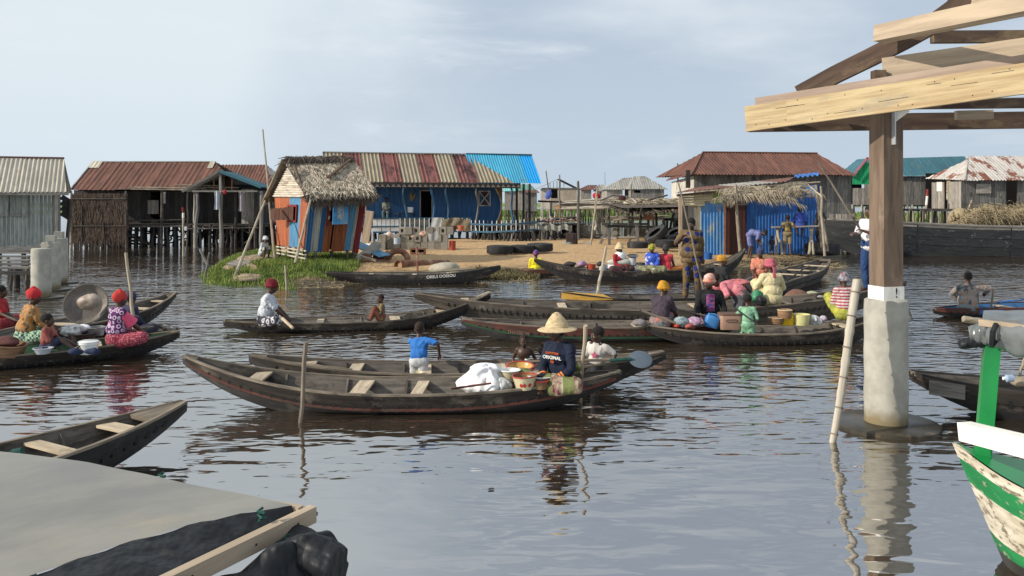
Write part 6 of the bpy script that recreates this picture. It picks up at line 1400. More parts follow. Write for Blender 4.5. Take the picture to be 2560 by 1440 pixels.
stick('long thin pole lying along the inside of the second canoe', P(690, 902, 192), P(880, 925, 194), .016, .02, 'gunwale_wood')
# bamboo pole in the water
bp = thing('bamboo_pole', 'thick pale bamboo pole leaning beside the concrete column', 'bamboo pole', G(2080, 1100))
a, b = G(2080, 1105) + V(0, 0, -.0), P(2146, 700, 236); a = a + (a - b) * .15; pts = []; rad = []; n = 36
for i in range(n + 1):
    t = i / n; nd = abs((t * 6.3) % 1 - .5) < .06; pts.append(a.lerp(b, t) + V(.012 * math.sin(t * 5), 0, 0)); rad.append((.034 + .012 * t) * (1.16 if nd else 1))
MB().tube(pts, rad, 14).build('culm', MT['bamboo_pale'], bp)
for t in (.06, .17, .31, .47, .63, .80, .93): q = a.lerp(b, t) + V(.012 * math.sin(t * 5), 0, 0); MB().tube([q, q + (b - a) * .006], (.034 + .012 * t) * 1.22, 14).build('node_ring', MT['gunwale_wood'], bp)
d = (b - a).normalized(); MB().lathe([(.040, 0), (.040, .004), (.01, .004)], 14, Matrix.Translation(b) @ d.to_track_quat('Z', 'Y').to_matrix().to_4x4()).build('cut_end', MT['thwart_wood'], bp)
stick('slim brown pole standing in the water before the foreground canoe', G(744, 1058) + V(0, 0, -.5), P(765, 856, 222), .022, .026, 'gunwale_wood', wob=.008)
stick('slim brown pole beside the woman in the straw hat', G(1447, 1000) + V(0, 0, -.3), P(1464, 814, 214), .021, .024, 'thwart_wood', wob=.008)
stick('tall bamboo pole held upright in the canoe of the woman in pink sleeves', P(336, 828, 143), P(315, 632, 140), .035, .028, 'pale_pole')

# ------------------------------------------------------------------ grey canopy boat, lower left
K = V((758 - CX) / 733, F / 733, 1.45); eR = (V((400 - CX) / 895, F / 895, 1.45) - K); eR.normalize(); eL = (V((0 - CX) / 616, F / 616, 1.45) - K); eL.z = 0; eL.normalize()
cb = thing('canopy', 'grey tarpaulin canopy with black edge flaps on a wooden frame, lower left corner', 'canopy', K + eR * 1.2 + eL * .9 - V(0, 0, 1.45))
def cpt(a, b, z=0): return K + eR * a + eL * b + V(0, 0, z)
def sagf(u, v):       # u along the length, v across from the near right bar to the far left side
    a = 2.6 * u + .02; e0 = .02 + .27 * math.sin(min(1, a / .8) * math.pi * .5) ** 1.0; b = e0 + (2.2 - e0) * v
    z = .035 * math.sin(math.pi * min(1, b / 2.2)) - .006 * abs(noise.noise(V(a * 1.1 + b * .8, b * 3.1 - a * 2.2, 7))) + .012 * noise.noise(V(a * 2, b * 1.5, 0)) + .006 * noise.noise(V(a * 9, b * 2, 4))
    return cpt(a, b, z + .01)
MB().grid(sagf, 60, 44).build('tarp_top', MT['tarp_grey'], cb, sharp=180)
def edgef(u, v):
    a = 2.6 * u + .02; e0 = .02 + .27 * math.sin(min(1, a / .8) * math.pi * .5); b = .015 + (e0 - .015) * v
    base = sagf(u, 0); z = base.z - 1.45; zz = -.05 + (z + .05) * (v ** .6) + .010 * noise.noise(V(a * 12, v * 3, 2)); return cpt(a, b, zz)
MB().grid(edgef, 70, 10).build('tarp_edge', MT['tarp_black'], cb, sharp=180)
plank('side_bar', cpt(-.03, -.01, -.03), cpt(2.6, -.01, -.03), .035, .055, MT['beam_pale'], cb); plank('end_bar', cpt(-.0, .01, -.012), cpt(-.0, 2.2, -.012), .03, .03, MT['beam_pale'], cb)
for a in (.06, .25, .5, .75, 1.0): MB().ell(cpt(a, -.029, -.03), (.004, .004, .004), None, 6, 4).build('nail', MT['dark_metal'], cb)
for (a, b) in ((.16, .03), (-.0, .62)):
    o = MB().tube([cpt(a + .012 * math.cos(i * 1.9), b + .012 * math.sin(i * 1.9), .004 + .005 * i) for i in range(9)], .005, 6).build('rope_knot', MT['rope_green'], cb)
# black curtain rolled under the bar
def roll(u, v):
    th_ = v * 2 * math.pi; a = -.02 + .95 * u; r = .105 + .02 * math.sin(u * 9) + .03 * noise.noise(V(u * 9, math.sin(th_), math.cos(th_))) - .02 * (1 - u); cx_ = cpt(.02 + .85 * u, -.075 - .06 * (1 - u) * 0, -.135 - .02 * math.sin(u * 6))
    return cx_ + (sdR * math.cos(th_) + V(0, 0, 1) * math.sin(th_)) * r * (1 + .13 * math.sin(th_ * 3 + u * 14) + .05 * math.sin(th_ * 7 - u * 5))
sdR = eL * -1
MB().grid(roll, 120, 60).build('rolled_curtain', MT['tarp_black'], cb, sharp=180)
def tail(u, v):
    th_ = v * 2 * math.pi; p = P(690, 1392, 770).lerp(P(842, 1432, 790), u) + V(0, 0, .03 * math.sin(u * 3.1)); ax_ = (P(842, 1432, 790) - P(690, 1392, 770)).normalized(); s1 = ax_.cross(V(0, 1, 0)).normalized(); r = (.055 + .02 * math.sin(min(u * 1.7, 1.57))) * (.96 + .13 * abs(math.sin(th_ * 3 + u * 1.2)) - .10 * abs(math.sin(th_ * 4.0 + 1 - u * 1.1)) + .04 * math.sin(th_ * 9 - u * 3) - .03 * math.sin(u * 9 + math.sin(th_ * 2)) + .12 * noise.noise(V(u * 5, math.cos(th_), math.sin(th_))))
    return p + (s1 * math.cos(th_) + ax_.cross(s1) * math.sin(th_)) * r
MB().grid(tail, 80, 72).build('curtain_tail', MT['tarp_black'], cb, sharp=180); MB().add([tail(1, k / 28) for k in range(28)], [tuple(range(28))]).build('curtain_mouth', MT['tarp_black'], cb)
for i in range(2): MB().tube([tail(.10, k / 16) * 1.0 + V(0, -.006 * 0, 0) + V(.008 * i, 0, .0) for k in range(17)], .004, 5).build('tie_rope', MT['rope_green'], cb)
# boat and posts below that canopy, mostly out of sight
bo = thing('canopy_boat', 'dark hull of the covered boat below the grey canopy', 'boat', cpt(1.2, .9, -1.45))
rg = []
for i in range(9):
    a = .35 + 3 * i / 8; w = .8 * min(1, (i + .8) / 3); rg.append([cpt(a, 1.0 - w, -1.0), cpt(a, 1.0 - w * .7, -1.55), cpt(a, 1.0 + w * .7, -1.55), cpt(a, 1.0 + w, -1.0)])
MB().rings(rg).build('hull', MT['canoe_outer'], bo)
for a, b in ((.45, .5), (.45, 1.5), (2.3, .3), (2.3, 1.7)): plank('post', cpt(a, b, -1.05), cpt(a, b, -.03), .06, .06, MT['beam_dark'], bo, up=V(0, 1, 0))
MB().tube([cpt(-.6 + .1 * i, 1.9 - .03 * i, -1.42 + .04 * abs(math.sin(i))) for i in range(1)] + [P(10, 1148, 330), P(35, 1132, 330), P(55, 1128, 330)], .03, 7).build('rope', MT['rope_green'], label='green rope coiled on the grey empty canoe, lower left', cat='rope')

# ------------------------------------------------------------------ green and white boat, right
gb_ = thing('covered_boat', 'green and white boat with flaking paint, green post and white bench, right edge', 'boat', V(3.4, 5.2, 0))
S0 = 345.0
T0 = P(2382, 1106, 345); T0n = P(2382, 1106, 345); dirb = V(.46, -.57, 0); dirb.z = 0; dirb.normalize(); sdb = V(-dirb.y, dirb.x, 0)
def gbp(t, side, z): # hull surface: t metres back from the prow; side -1 the near side
    w = .62 * (1 - math.exp(-t * 1.1)) ; return V(T0.x, T0.y, 0) + dirb * t + sdb * side * w + V(0, 0, z)
def ghull(side, zf0, zf1, m_, name, off=0, n=26, nv=3, jag=0):
    def fn(u, v):
        t = 2.8 * u; zt_ = T0.z - .18 * (1 - math.exp(-t * 1.6)); kx = .42 * (1 - (0)) ; zk = .0
        f = zf0 + (zf1 - zf0) * v; z = zt_ * (1 - f) + (-.15) * f
        tt = t + .40 * f * math.exp(-t * 1.5); w = .62 * (1 - math.exp(-tt * 1.3)) * (1 - .42 * f ** 1.6) * (1 if t > 0 else 1) * (1 - math.exp(-t * 6)) 
        return V(T0.x, T0.y, 0) + dirb * (tt) + sdb * side * (w + off) + V(0, 0, z)
    return MB().grid(fn, n, nv).build(name, MT[m_], gb_, sharp=180)
for s in (-1, 1):
    ghull(s, 0, .10, 'flaky_paint', 'gunwale_strip', .012); ghull(s, .10, .28, 'green_hull', 'upper_strake', .006); ghull(s, .28, .62, 'flaky_paint', 'white_strake', 0, nv=6); ghull(s, .62, .72, 'green_hull', 'lower_strake', .004); ghull(s, .72, 1.0, 'concrete_wet', 'bottom_strake', 0)
def deckf(side, a, b, t0, t1, dz, m_, name):
    def fn(u, v):
        t = t0 + (t1 - t0) * u; zt_ = T0.z - .18 * (1 - math.exp(-t * 1.6)); w = .62 * (1 - math.exp(-t * 1.3)) * (1 - math.exp(-t * 6)); return V(T0.x, T0.y, 0) + dirb * t + sdb * (a + (b - a) * v) * w + V(0, 0, zt_ + dz)
    return MB().grid(fn, 16, 6).build(name, MT[m_], gb_)
deckf(0, -1, 1, 0.0, .75, .006, 'green_gloss', 'fore_deck'); deckf(0, -1, -.72, .75, 2.8, .006, 'green_gloss', 'side_deck'); deckf(0, .72, 1, .75, 2.8, .006, 'green_gloss', 'side_deck'); deckf(0, -.72, .72, .75, 2.8, -.30, 'green_hull', 'well_floor')
MB().add([gbp(.72, -.7, T0.z - .15), gbp(.72, .7, T0.z - .15), gbp(.72, .7, T0.z - .45), gbp(.72, -.7, T0.z - .45)], [(0, 1, 2, 3)]).build('bulkhead', MT['green_hull'], gb_)
pa, pb = P(2452, 1165, 352), P(2481, 850, 352)
squared(None, pa - V(0, 0, .06), pb, .10, R(-20), MT['green_gloss'], 'post', gb_)
plank('bench', P(2413, 1078, 362), P(2700, 1150, 440), .10, .125, MT['white_paint'], gb_, up=V(0, -.35, 1))
# its canopy
rc = thing('boat_canopy', 'dark grey canopy roof with a bunched black curtain above the green post', 'canopy', P(2500, 850, 360))
q0, q1, q2, q3 = P(2455, 808, 352), P(2700, 838, 400), P(2700, 775, 330), P(2463, 785, 322)
MB().grid(lambda u, v: q0.lerp(q1, u).lerp(q3.lerp(q2, u), v) + V(0, 0, .04 * math.sin(v * 3.14) + .01 * noise.noise(V(u * 6, v * 6, 0)) + .015), 20, 10).build('roof_sheet', MT['tarp_silver'], rc)
plank('side_bar', P(2450, 806, 353), P(2700, 838, 402), .035, .045, MT['beam_pale'], rc)
def rollb(c0, c1, r0, r1, name, m_, sd_=0, nz=.22):
    def fn(u, v):
        th_ = v * 2 * math.pi; p = c0.lerp(c1, u); ax_ = (c1 - c0).normalized(); s1 = ax_.cross(V(0, 1, 0)).normalized(); r = (r0 + (r1 - r0) * u) * (1 + nz * noise.noise(V(u * 6 + sd_, math.cos(th_) * 1.5, math.sin(th_) * 1.5)) + .08 * math.sin(th_ * 4 + u * 9)); return p + (s1 * math.cos(th_) + ax_.cross(s1) * math.sin(th_)) * r
    mb = MB().grid(fn, 26, 20); mb.add([fn(0, k / 20) for k in range(20)], [tuple(range(20))]); return mb.build(name, m_, rc, sharp=180)
rollb(P(2425, 836, 350), P(2490, 832, 355), .06, .09, 'curtain_roll', MT['tarp_silver'], 1); rollb(P(2485, 835, 356), P(2680, 868, 390), .09, .17, 'curtain_roll', MT['tarp_silver'], 2)
rollb(P(2398, 862, 350), P(2460, 850, 352), .030, .05, 'curtain_tail', MT['tarp_black'], 3, .1); rollb(P(2408, 797, 345), P(2455, 805, 345), .022, .026, 'pole_end', MT['pale_pole'], 4, .05)
MB().tube([P(2490, 812, 364), P(2482, 830, 368), P(2480, 862, 366), P(2492, 845, 362)], .02, 6).build('tie_rope', MT['tarp_black'], rc)
# things in the dark canoe behind it
bt = thing('bottle', 'clear plastic water bottle lying in the dark canoe at the right', 'bottle', P(2520, 945, 225)); a, b = P(2512, 946, 226), P(2532, 946, 226); MB().tube([a, a.lerp(b, .2), b], [.02, .04, .04], 12).build('body', mat('bottle_blue', (.35, .45, .6), coord='OBJ', rough=.15, bump=0), bt); MB().tube([a - V(.02, 0, 0), a], .018, 10).build('cap', MT['plastic_white'], bt)
blob('cloth', 'khaki cloth bundle in the dark canoe at the right edge', 'cloth', P(2552, 955, 222), (.12, .1, .06), cloth((.25, .21, .15)), seed=31)
stick('thin yellowish stick rising from the dark canoe at the right edge', P(2546, 945, 215), P(2562, 895, 215), .015, .015, 'tan_roof')
# ------------------------------------------------------------------ people
BAKE = []
def ik(s, t, l1, l2, pole):
    d = t - s; L = min(max(d.length, abs(l1 - l2) + .02), (l1 + l2) * .995); dn = d.normalized(); t = s + dn * L
    a = (l1 * l1 - l2 * l2 + L * L) / (2 * L); hh = math.sqrt(max(l1 * l1 - a * a, 0)); p = Vector(pole); p = (p - dn * p.dot(dn))
    p = p.normalized() if p.length > 1e-4 else V(0, 0, 1)
    return s + dn * a + p * hh, t
SIT = {'cross': (((.34, .03, -.06), (.8, .62, .12)), ((.30, -.05, -.06), (.8, -.62, .12))), 'out': (((.74, .12, -.02), (0, 0, 1)), ((.70, -.10, -.02), (0, 0, 1))), 'chair': (((.40, .10, -.42), (1, .1, .4)), ((.38, -.10, -.42), (1, -.1, .4))),
       'squat': (((.22, .16, -.14), (.6, .2, 1)), ((.22, -.16, -.14), (.6, -.2, 1))), 'kneel': (((-.30, .10, -.20), (1, .05, -.5)), ((-.30, -.10, -.20), (1, -.05, -.5))), 'up': (((.42, .12, -.08), (.3, .1, 1)), ((.40, -.12, -.08), (.3, -.1, 1))),
       'stand': (((.02, .10, -.86), (1, .1, 0)), ((-.03, -.11, -.86), (1, -.1, 0))), 'hang': (((.40, .10, -.40), (1, .1, .5)), ((.36, -.08, -.42), (1, -.1, .5)))}
def person(label, px, py, s, yaw, k=1.0, hk=1.0, lean=8, roll=0, legs='cross', hl=(.28, .08, .06), hr=(.28, -.08, .06), hyaw=0, hpitch=0, top=None, sleeve=.45, hem=-.02, bottom=None, bm=None, head='hair', hm=None, vox=.014, eyes=False, hair2=None, group=None, elb=(-.6, .6, -.7), slim=1.12):
    hip = P(px, py, s); a = R(yaw); fw_ = V(math.cos(a), math.sin(a), 0); lf = V(-math.sin(a), math.cos(a), 0); B3 = Matrix((fw_, lf, V(0, 0, 1))).transposed()
    root = thing('person', label, 'person', V(hip.x, hip.y, hip.z - (.9 * k if legs == 'stand' else .12 * k)), group)
    Rm = Matrix.Rotation(R(lean), 3, 'Y') @ Matrix.Rotation(R(roll), 3, 'X')
    W_ = lambda v: hip + B3 @ (Vector(v) * k)
    sp = lambda x, y, z, t=1.0: Rm @ V(x, y, z)
    Rl = Matrix.Rotation(R(lean * .5), 3, 'Y') @ Matrix.Rotation(R(roll * .5), 3, 'X')
    waist = Rl @ V(0, 0, .16); chest = waist + Rm @ V(.01, 0, .19); neck = waist + Rm @ V(-.01, 0, .345)
    shl = {1: waist + Rm @ V(-.01, .165, .285), -1: waist + Rm @ V(-.01, -.165, .285)}
    Rh = Matrix.Rotation(R(hyaw), 3, 'Z') @ Matrix.Rotation(R(hpitch), 3, 'Y')
    hc = neck + Rm @ V(.012, 0, .045) + Rh @ V(.015, 0, .100 * hk)
    MW = B3 @ Rm; MH = B3 @ Rh; sz = hk * 1.06
    el = lambda mb, c, r, M: mb.ell(W_(c), (r[0] * k, r[1] * k, r[2] * k), M, 14, 10)
    cp = lambda mb, p, q, r0, r1=None: mb.caps(W_(p), W_(q), r0 * k, (r0 if r1 is None else r1) * k)
    H_ = lambda x, y, z: hc + Rh @ V(x * sz, y * sz, z * sz)
    b = MB(); sw = slim
    el(b, V(0, 0, .0), (.105 * sw, .155 * sw, .115), B3); el(b, waist, (.095 * sw, .13 * sw, .15), MW); el(b, chest, (.11 * sw, .155 * sw, .165), MW); cp(b, shl[1] * .93 + neck * .07, shl[-1] * .93 + neck * .07, .058 * sw)
    cp(b, neck - Rm @ V(0, 0, .04), H_(-.02, 0, -.06), .056 * (1 + (hk - 1) * .5), .052)
    # head: skull, face, jaw, brow, nose, lips, ears
    el(b, H_(-.012, 0, .025), (.096 * sz, .076 * sz, .095 * sz), MH); el(b, H_(.022, 0, -.03), (.070 * sz, .062 * sz, .082 * sz), MH); el(b, H_(.035, 0, -.075), (.042 * sz, .042 * sz, .032 * sz), MH)
    cp(b, H_(.082, 0, .012), H_(.101, 0, -.022), .009 * sz, .015 * sz); el(b, H_(.098, 0, -.026), (.012 * sz, .020 * sz, .010 * sz), MH); el(b, H_(.086, 0, -.055), (.012 * sz, .026 * sz, .012 * sz), MH)
    cp(b, H_(.077, .035, .022), H_(.077, -.035, .022), .013 * sz)
    for q in (1, -1): el(b, H_(-.008, q * .077, -.012), (.018 * sz, .010 * sz, .030 * sz), MH); el(b, H_(.060, q * .036, -.028), (.022 * sz, .020 * sz, .022 * sz), MH)
    arms = {}; 
    for q, tg in ((1, hl), (-1, hr)):
        e, w = ik(shl[q], Vector(tg), .275, .25, V(elb[0], q * elb[1], elb[2])); arms[q] = (shl[q], e, w)
        cp(b, shl[q], e, .047 * sw, .038 * sw); cp(b, e, w, .037 * sw, .026 * sw); cp(b, e.lerp(w, .15), e.lerp(w, .35), .039 * sw, .037 * sw)
        d = (w - e).normalized(); up = V(0, 0, 1) if abs(d.z) < .8 else V(1, 0, 0); sdv = d.cross(up).normalized(); pd = sdv.cross(d) * (-1 if abs(d.z) < .8 else q * 0 + 1); pd = -abs(1) * (sdv.cross(d)).normalized()
        pm = w + d * .045; M3 = B3 @ Matrix((d, sdv, d.cross(sdv))).transposed(); el(b, pm, (.048, .038, .018), M3)
        for i, (off, ln) in enumerate(((-.028, .036), (-.010, .043), (.009, .040), (.027, .031))):
            r0 = w + d * .082 + sdv * off; r1 = r0 + (d * .75 + pd * .55).normalized() * ln + sdv * off * .25; r2 = r1 + (d * .25 + pd * 1).normalized() * ln * .8
            cp(b, w + d * .04 + sdv * off * .7, r0, .011, .010); cp(b, r0, r1, .010, .009); cp(b, r1, r2, .009, .007)
        cp(b, w + d * .02 - sdv * .02, w + d * .06 - sdv * .048 + pd * .02, .012, .010); cp(b, w + d * .06 - sdv * .048 + pd * .02, w + d * .085 - sdv * .045 + pd * .04, .010, .008)
    lg = {}
    L_ = SIT[legs] if isinstance(legs, str) else legs
    for q, (tg, pl) in zip((1, -1), L_):
        h0 = V(0, q * .088, -.03); kn, an = ik(h0, Vector(tg), .43, .41, pl); lg[q] = (h0, kn, an)
        cp(b, h0, kn, .080 * sw, .053 * sw); cp(b, kn, an, .052 * sw, .036 * sw); cp(b, kn.lerp(an, .15), kn.lerp(an, .4), .055 * sw, .048 * sw)
        sh_ = (an - kn).normalized(); fd = V(1, q * .15, 0); fd = (fd - sh_ * fd.dot(sh_) * .7); fd = fd.normalized() if fd.length > .2 else V(0, 0, 1)
        if legs == 'kneel': fd = V(-1, 0, -.1)
        hl_ = an + sh_ * .03 - fd * .03; cp(b, hl_, an + sh_ * .035 + fd * .11, .034, .028); cp(b, an + sh_ * .035 + fd * .11, an + sh_ * .045 + fd * .165, .026, .018)
    def bk(mb, name, mt, vx, it=2, lab=None):
        o = mb.build(name, mt, root, label=lab); r = o.modifiers.new('r', 'REMESH'); r.mode = 'VOXEL'; r.voxel_size = vx; r.use_smooth_shade = True
        sm = o.modifiers.new('s', 'SMOOTH'); sm.iterations = it; sm.factor = .5; BAKE.append(o); return o
    bk(b, 'body', MT['skin'], vox * .8)
    if top:
        m = MB(); z = 1.12
        el(m, V(0, 0, hem + .04), (.122 * sw, .172 * sw, .10), B3); el(m, waist, (.125 * sw, .160 * sw, .17), MW); el(m, chest, (.124 * sw, .168 * sw, .165), MW); cp(m, shl[1], shl[-1], .062 * sw)
        cp(m, neck - Rm @ V(0, .05, .035), neck - Rm @ V(0, -.05, .035), .055)
        for q in (1, -1):
            s_, e, w = arms[q]
            if sleeve > 0: cp(m, s_, s_.lerp(e, min(1, sleeve * 1.6)), .060 * sw, (.058 if sleeve < .9 else .052))
            if sleeve >= .9: cp(m, e, e.lerp(w, .93 if sleeve >= 1 else .5), .053, .046)
        bk(m, 'shirt', top, vox)
    if bottom:
        m = MB(); el(m, V(0, 0, .01), (.132 * sw, .185 * sw, .15 if bottom == 'skirt' else .13), B3)
        for q in (1, -1):
            h0, kn, an = lg[q]
            if bottom == 'skirt':
                cp(m, h0, kn, .115, .10); cp(m, kn, kn.lerp(an, .8), .095, .085); cp(m, kn.lerp(lg[-q][1], .5), h0, .09, .11)
            elif bottom == 'trousers': cp(m, h0, kn, .100, .076); cp(m, kn, kn.lerp(an, .94), .073, .062)
            elif bottom == 'shorts': cp(m, h0, h0.lerp(kn, .85), .102, .090)
        if bottom == 'skirt' and legs in ('cross', 'kneel', 'out', 'up'):
            k0, k1 = lg[1][1], lg[-1][1]; cp(m, k0.lerp(k1, .1), k0.lerp(k1, .9), .085); cp(m, V(.1, 0, -.05), k0.lerp(k1, .5), .11, .09)
        bk(m, bottom, bm, vox)
    if head in ('hair', 'short', 'braids'):
        m = MB(); el(m, H_(-.020, 0, .038), (.103 * sz, .083 * sz, .094 * sz), MH)
        if head == 'hair': el(m, H_(-.035, 0, .05), (.105 * sz, .09 * sz, .092 * sz), MH)
        m.build('hair', MT['hair'], root)
    elif head == 'shaved':
        m = MB(); el(m, H_(-.020, 0, .034), (.0975 * sz, .0775 * sz, .091 * sz), MH); m.build('hair', MT['stubble'], root)
    elif head == 'scarf':
        m = MB(); el(m, H_(-.022, 0, .050), (.112 * sz, .094 * sz, .098 * sz), MH); el(m, H_(-.05, 0, .09), (.085 * sz, .08 * sz, .06 * sz), MH); el(m, H_(-.10, .0, .02), (.05, .055, .05), MH)
        m.add(*torus_(H_, MH, W_, k, sz)); bk(m, 'headscarf', hm, vox * .9)
    elif head == 'beanie':
        m = MB(); el(m, H_(-.018, 0, .042), (.110 * sz, .090 * sz, .100 * sz), MH); el(m, H_(-.03, 0, .13), (.04, .04, .03), MH); bk(m, 'headwrap', hm, vox * .9)
    if head == 'hat' or hair2:
        T = Matrix.Translation(W_(H_(-.01, 0, .06))) @ (MH.to_4x4()) @ Matrix.Rotation(R(-4), 4, 'Y'); q = k * sz; nn_ = 30
        ph = (.285, .105, .145) if head == 'hat' else None
        m = MB(); rb, rc_, hh = (.245 if vox < .016 else .17), .105, .17
        prof = [(rb, -.030), (rb * .85, -.014), (rc_ * 1.42, .0), (rc_ * 1.27, .045), (rc_ * .92, .105), (rc_ * .5, hh - .01), (rc_ * .2, hh + .01), (.01, hh + .012)]
        prof = [(r * q, z * q) for r, z in prof]; inn = [(max(r - .008, .004), z - .008) for r, z in reversed(prof)]
        m.lathe(prof + inn + [prof[0]], nn_, T, False); m.build('straw_hat', MT['straw'], root)
        m = MB(); el(m, H_(-.025, 0, .02), (.098 * sz, .081 * sz, .085 * sz), MH); m.build('hair', MT['hair'], root)
    if eyes:
        for q in (1, -1):
            c_ = H_(.073, q * .030, .0); MB().ell(W_(c_), (.014 * sz * k, .013 * sz * k, .007 * sz * k), MH, 10, 8).build('eye', MT['eye'], root); MB().ell(W_(H_(.085, q * .030, .0)), (.004 * sz * k, .006 * sz * k, .0055 * sz * k), MH, 8, 6).build('iris', MT['iris'], root)
        MB().ell(W_(H_(.094, 0, -.056)), (.006 * sz * k, .022 * sz * k, .007 * sz * k), MH, 10, 6).build('lips', MT['lip'], root)
    return dict(root=root, W=W_, arms=arms, legs=lg, chest=chest, Rm=Rm, B3=B3, hc=hc, k=k, H=H_, MW=MW)
def torus_(H_, MH, W_, k, sz):
    mb = MB(); pts = [W_(H_(-.02 + .102 * math.cos(a), .086 * math.sin(a), .022 + .018 * math.cos(a))) for a in [2 * math.pi * i / 18 for i in range(19)]]; mb.tube(pts, .022 * k * sz, 8); return mb.v, mb.f, mb.uv
mk('stubble', (.022, .013, .010), (.03, .018, .013), coord='OBJ', sc=(60, 60, 60), rough=.9, bump=.2)
S = lambda key, px: CAN[key]['at'](px)
# foreground pair of canoes
navy = cloth((.012, .018, .040), (.008, .012, .028), rough=.9)
p1 = person('woman in a wide straw hat and lettered navy sweatshirt, sitting in the foreground canoe', 1402, 952, 206, -128, .93, 1.0, 6, 0, 'cross', (.26, .10, .06), (.30, -.06, .04), -42, 6, navy, 1.0, -.04, 'skirt', cloth((.42, .38, .26), (.10, .02, .03), None, pat='stripex', ps=4, pc=(.12, .14, .05)), 'hat', vox=.011, eyes=True, elb=(-.5, 1.1, -.4))
B3 = p1['MW']; X_, Y_, Z_ = B3 @ V(1, 0, 0), B3 @ V(0, 1, 0), B3 @ V(0, 0, 1); rt = Y_       # wearer's left is on the viewer's right
org_c = p1['W'](p1['chest'])
def shirt_txt(body, dz, size, m_, hf=.128): hf *= 1.13; return text(body, org_c + X_ * hf * .93 + Z_ * dz + Y_ * .0, Y_, Z_, size, m_, p1['root'], 'shirt_lettering', .005)
shirt_txt('ORIGINAL', .0, .058, MT['plastic_white'], .145); orm = mk('orange_print', (.75, .15, .04), bump=0); shirt_txt('OUTFITTERS', .052, .034, orm, .140); shirt_txt('RJS', -.05, .036, orm, .143)
orr = cloth((.72, .22, .05))
for q in (1, -1):
    s_, e, w = p1['arms'][q]
    for t in (.52, .66): MB().tube([p1['W'](e.lerp(w, t)), p1['W'](e.lerp(w, t + .08))], .060 * .93, 14).build('cuff_stripe', orr, p1['root'])
blue_t = cloth((.03, .17, .50), (.025, .13, .40)); shw = cloth((.55, .55, .56), (.35, .36, .38))
person('boy in blue T-shirt and white shorts kneeling, back turned, one arm reaching right', 1047, 905, 187, 70, .64, 1.25, 14, -6, 'kneel', (.3, .08, .20), (.16, -.40, .16), 10, 10, blue_t, .5, -.04, 'shorts', shw, 'shaved', vox=.011, elb=(-.2, .6, .5))
person('shirtless small boy facing the viewer in the second canoe', 1310, 918, 187, -95, .53, 1.32, 5, 0, 'chair', (.12, .24, .02), (.12, -.24, .02), 0, 18, None, 0, 0, 'shorts', cloth((.08, .05, .05)), 'shaved', vox=.011, eyes=True)
person('child half hidden behind the woman in the straw hat', 1366, 935, 186, -170, .50, 1.35, 8, 0, 'chair', (.2, .15, .05), (.2, -.15, .05), 20, 8, cloth((.15, .08, .07)), .5, 0, 'shorts', shw, 'shaved', vox=.012)
wt = cloth((.58, .54, .50), (.50, .46, .43), pat=None)
p5 = person('girl in a white T-shirt with a pink star, right of the straw hatted woman', 1492, 917, 186, -118, .64, 1.25, 4, -4, 'chair', (.02, .30, .06), (.26, -.28, -.02), -35, 4, wt, .5, -.06, 'skirt', cloth((.03, .03, .035)), 'hair', vox=.011, eyes=True, elb=(-.9, 1.2, -.2))
mb = MB(); c_ = p5['W'](p5['chest']) + p5['MW'] @ V(.095, 0, -.04); vs = []
for i in range(10): a = math.pi / 2 + i * math.pi / 5; r = .05 if i % 2 == 0 else .024; vs.append(c_ + p5['MW'] @ V(0, r * math.cos(a), r * math.sin(a)))
vs2 = [v + p5['MW'] @ V(.006, 0, 0) for v in vs]; mb.add(vs + vs2, [tuple(range(9, -1, -1)), tuple(range(10, 20))] + [(i, (i + 1) % 10, 10 + (i + 1) % 10, 10 + i) for i in range(10)]).build('pink_star', mk('pink_print', (.50, .10, .18), bump=0), p5['root'])
# C3
print_w = cloth((.50, .52, .55), (.42, .44, .48), (.06, .08, .14), stain=.60, sw=.03, stsc=9)
person('man in a maroon turban and white patterned shirt paddling at the left of his canoe', 662, 800, 132, 12, .98, 1.0, 12, 0, 'cross', (.42, .10, .04), (.42, -.10, .02), -8, 14, print_w, .5, -.03, 'trousers', cloth((.05, .05, .07), (.04, .04, .05), pat='rings', ps=9, pc=(.5, .5, .52)), 'scarf', cloth((.16, .012, .02)), vox=.013)
person('small child in a gold and brown cloth sitting alone in the canoe with scratched writing', 954, 792, 131, -170, .50, 1.38, 0, 0, 'up', (.22, .10, .06), (.22, -.10, .10), 10, 14, cloth((.16, .11, .05), (.07, .05, .03), (.3, .22, .08), stsc=9), .4, -.1, 'skirt', cloth((.16, .05, .03), (.08, .04, .02)), 'shaved', vox=.012)
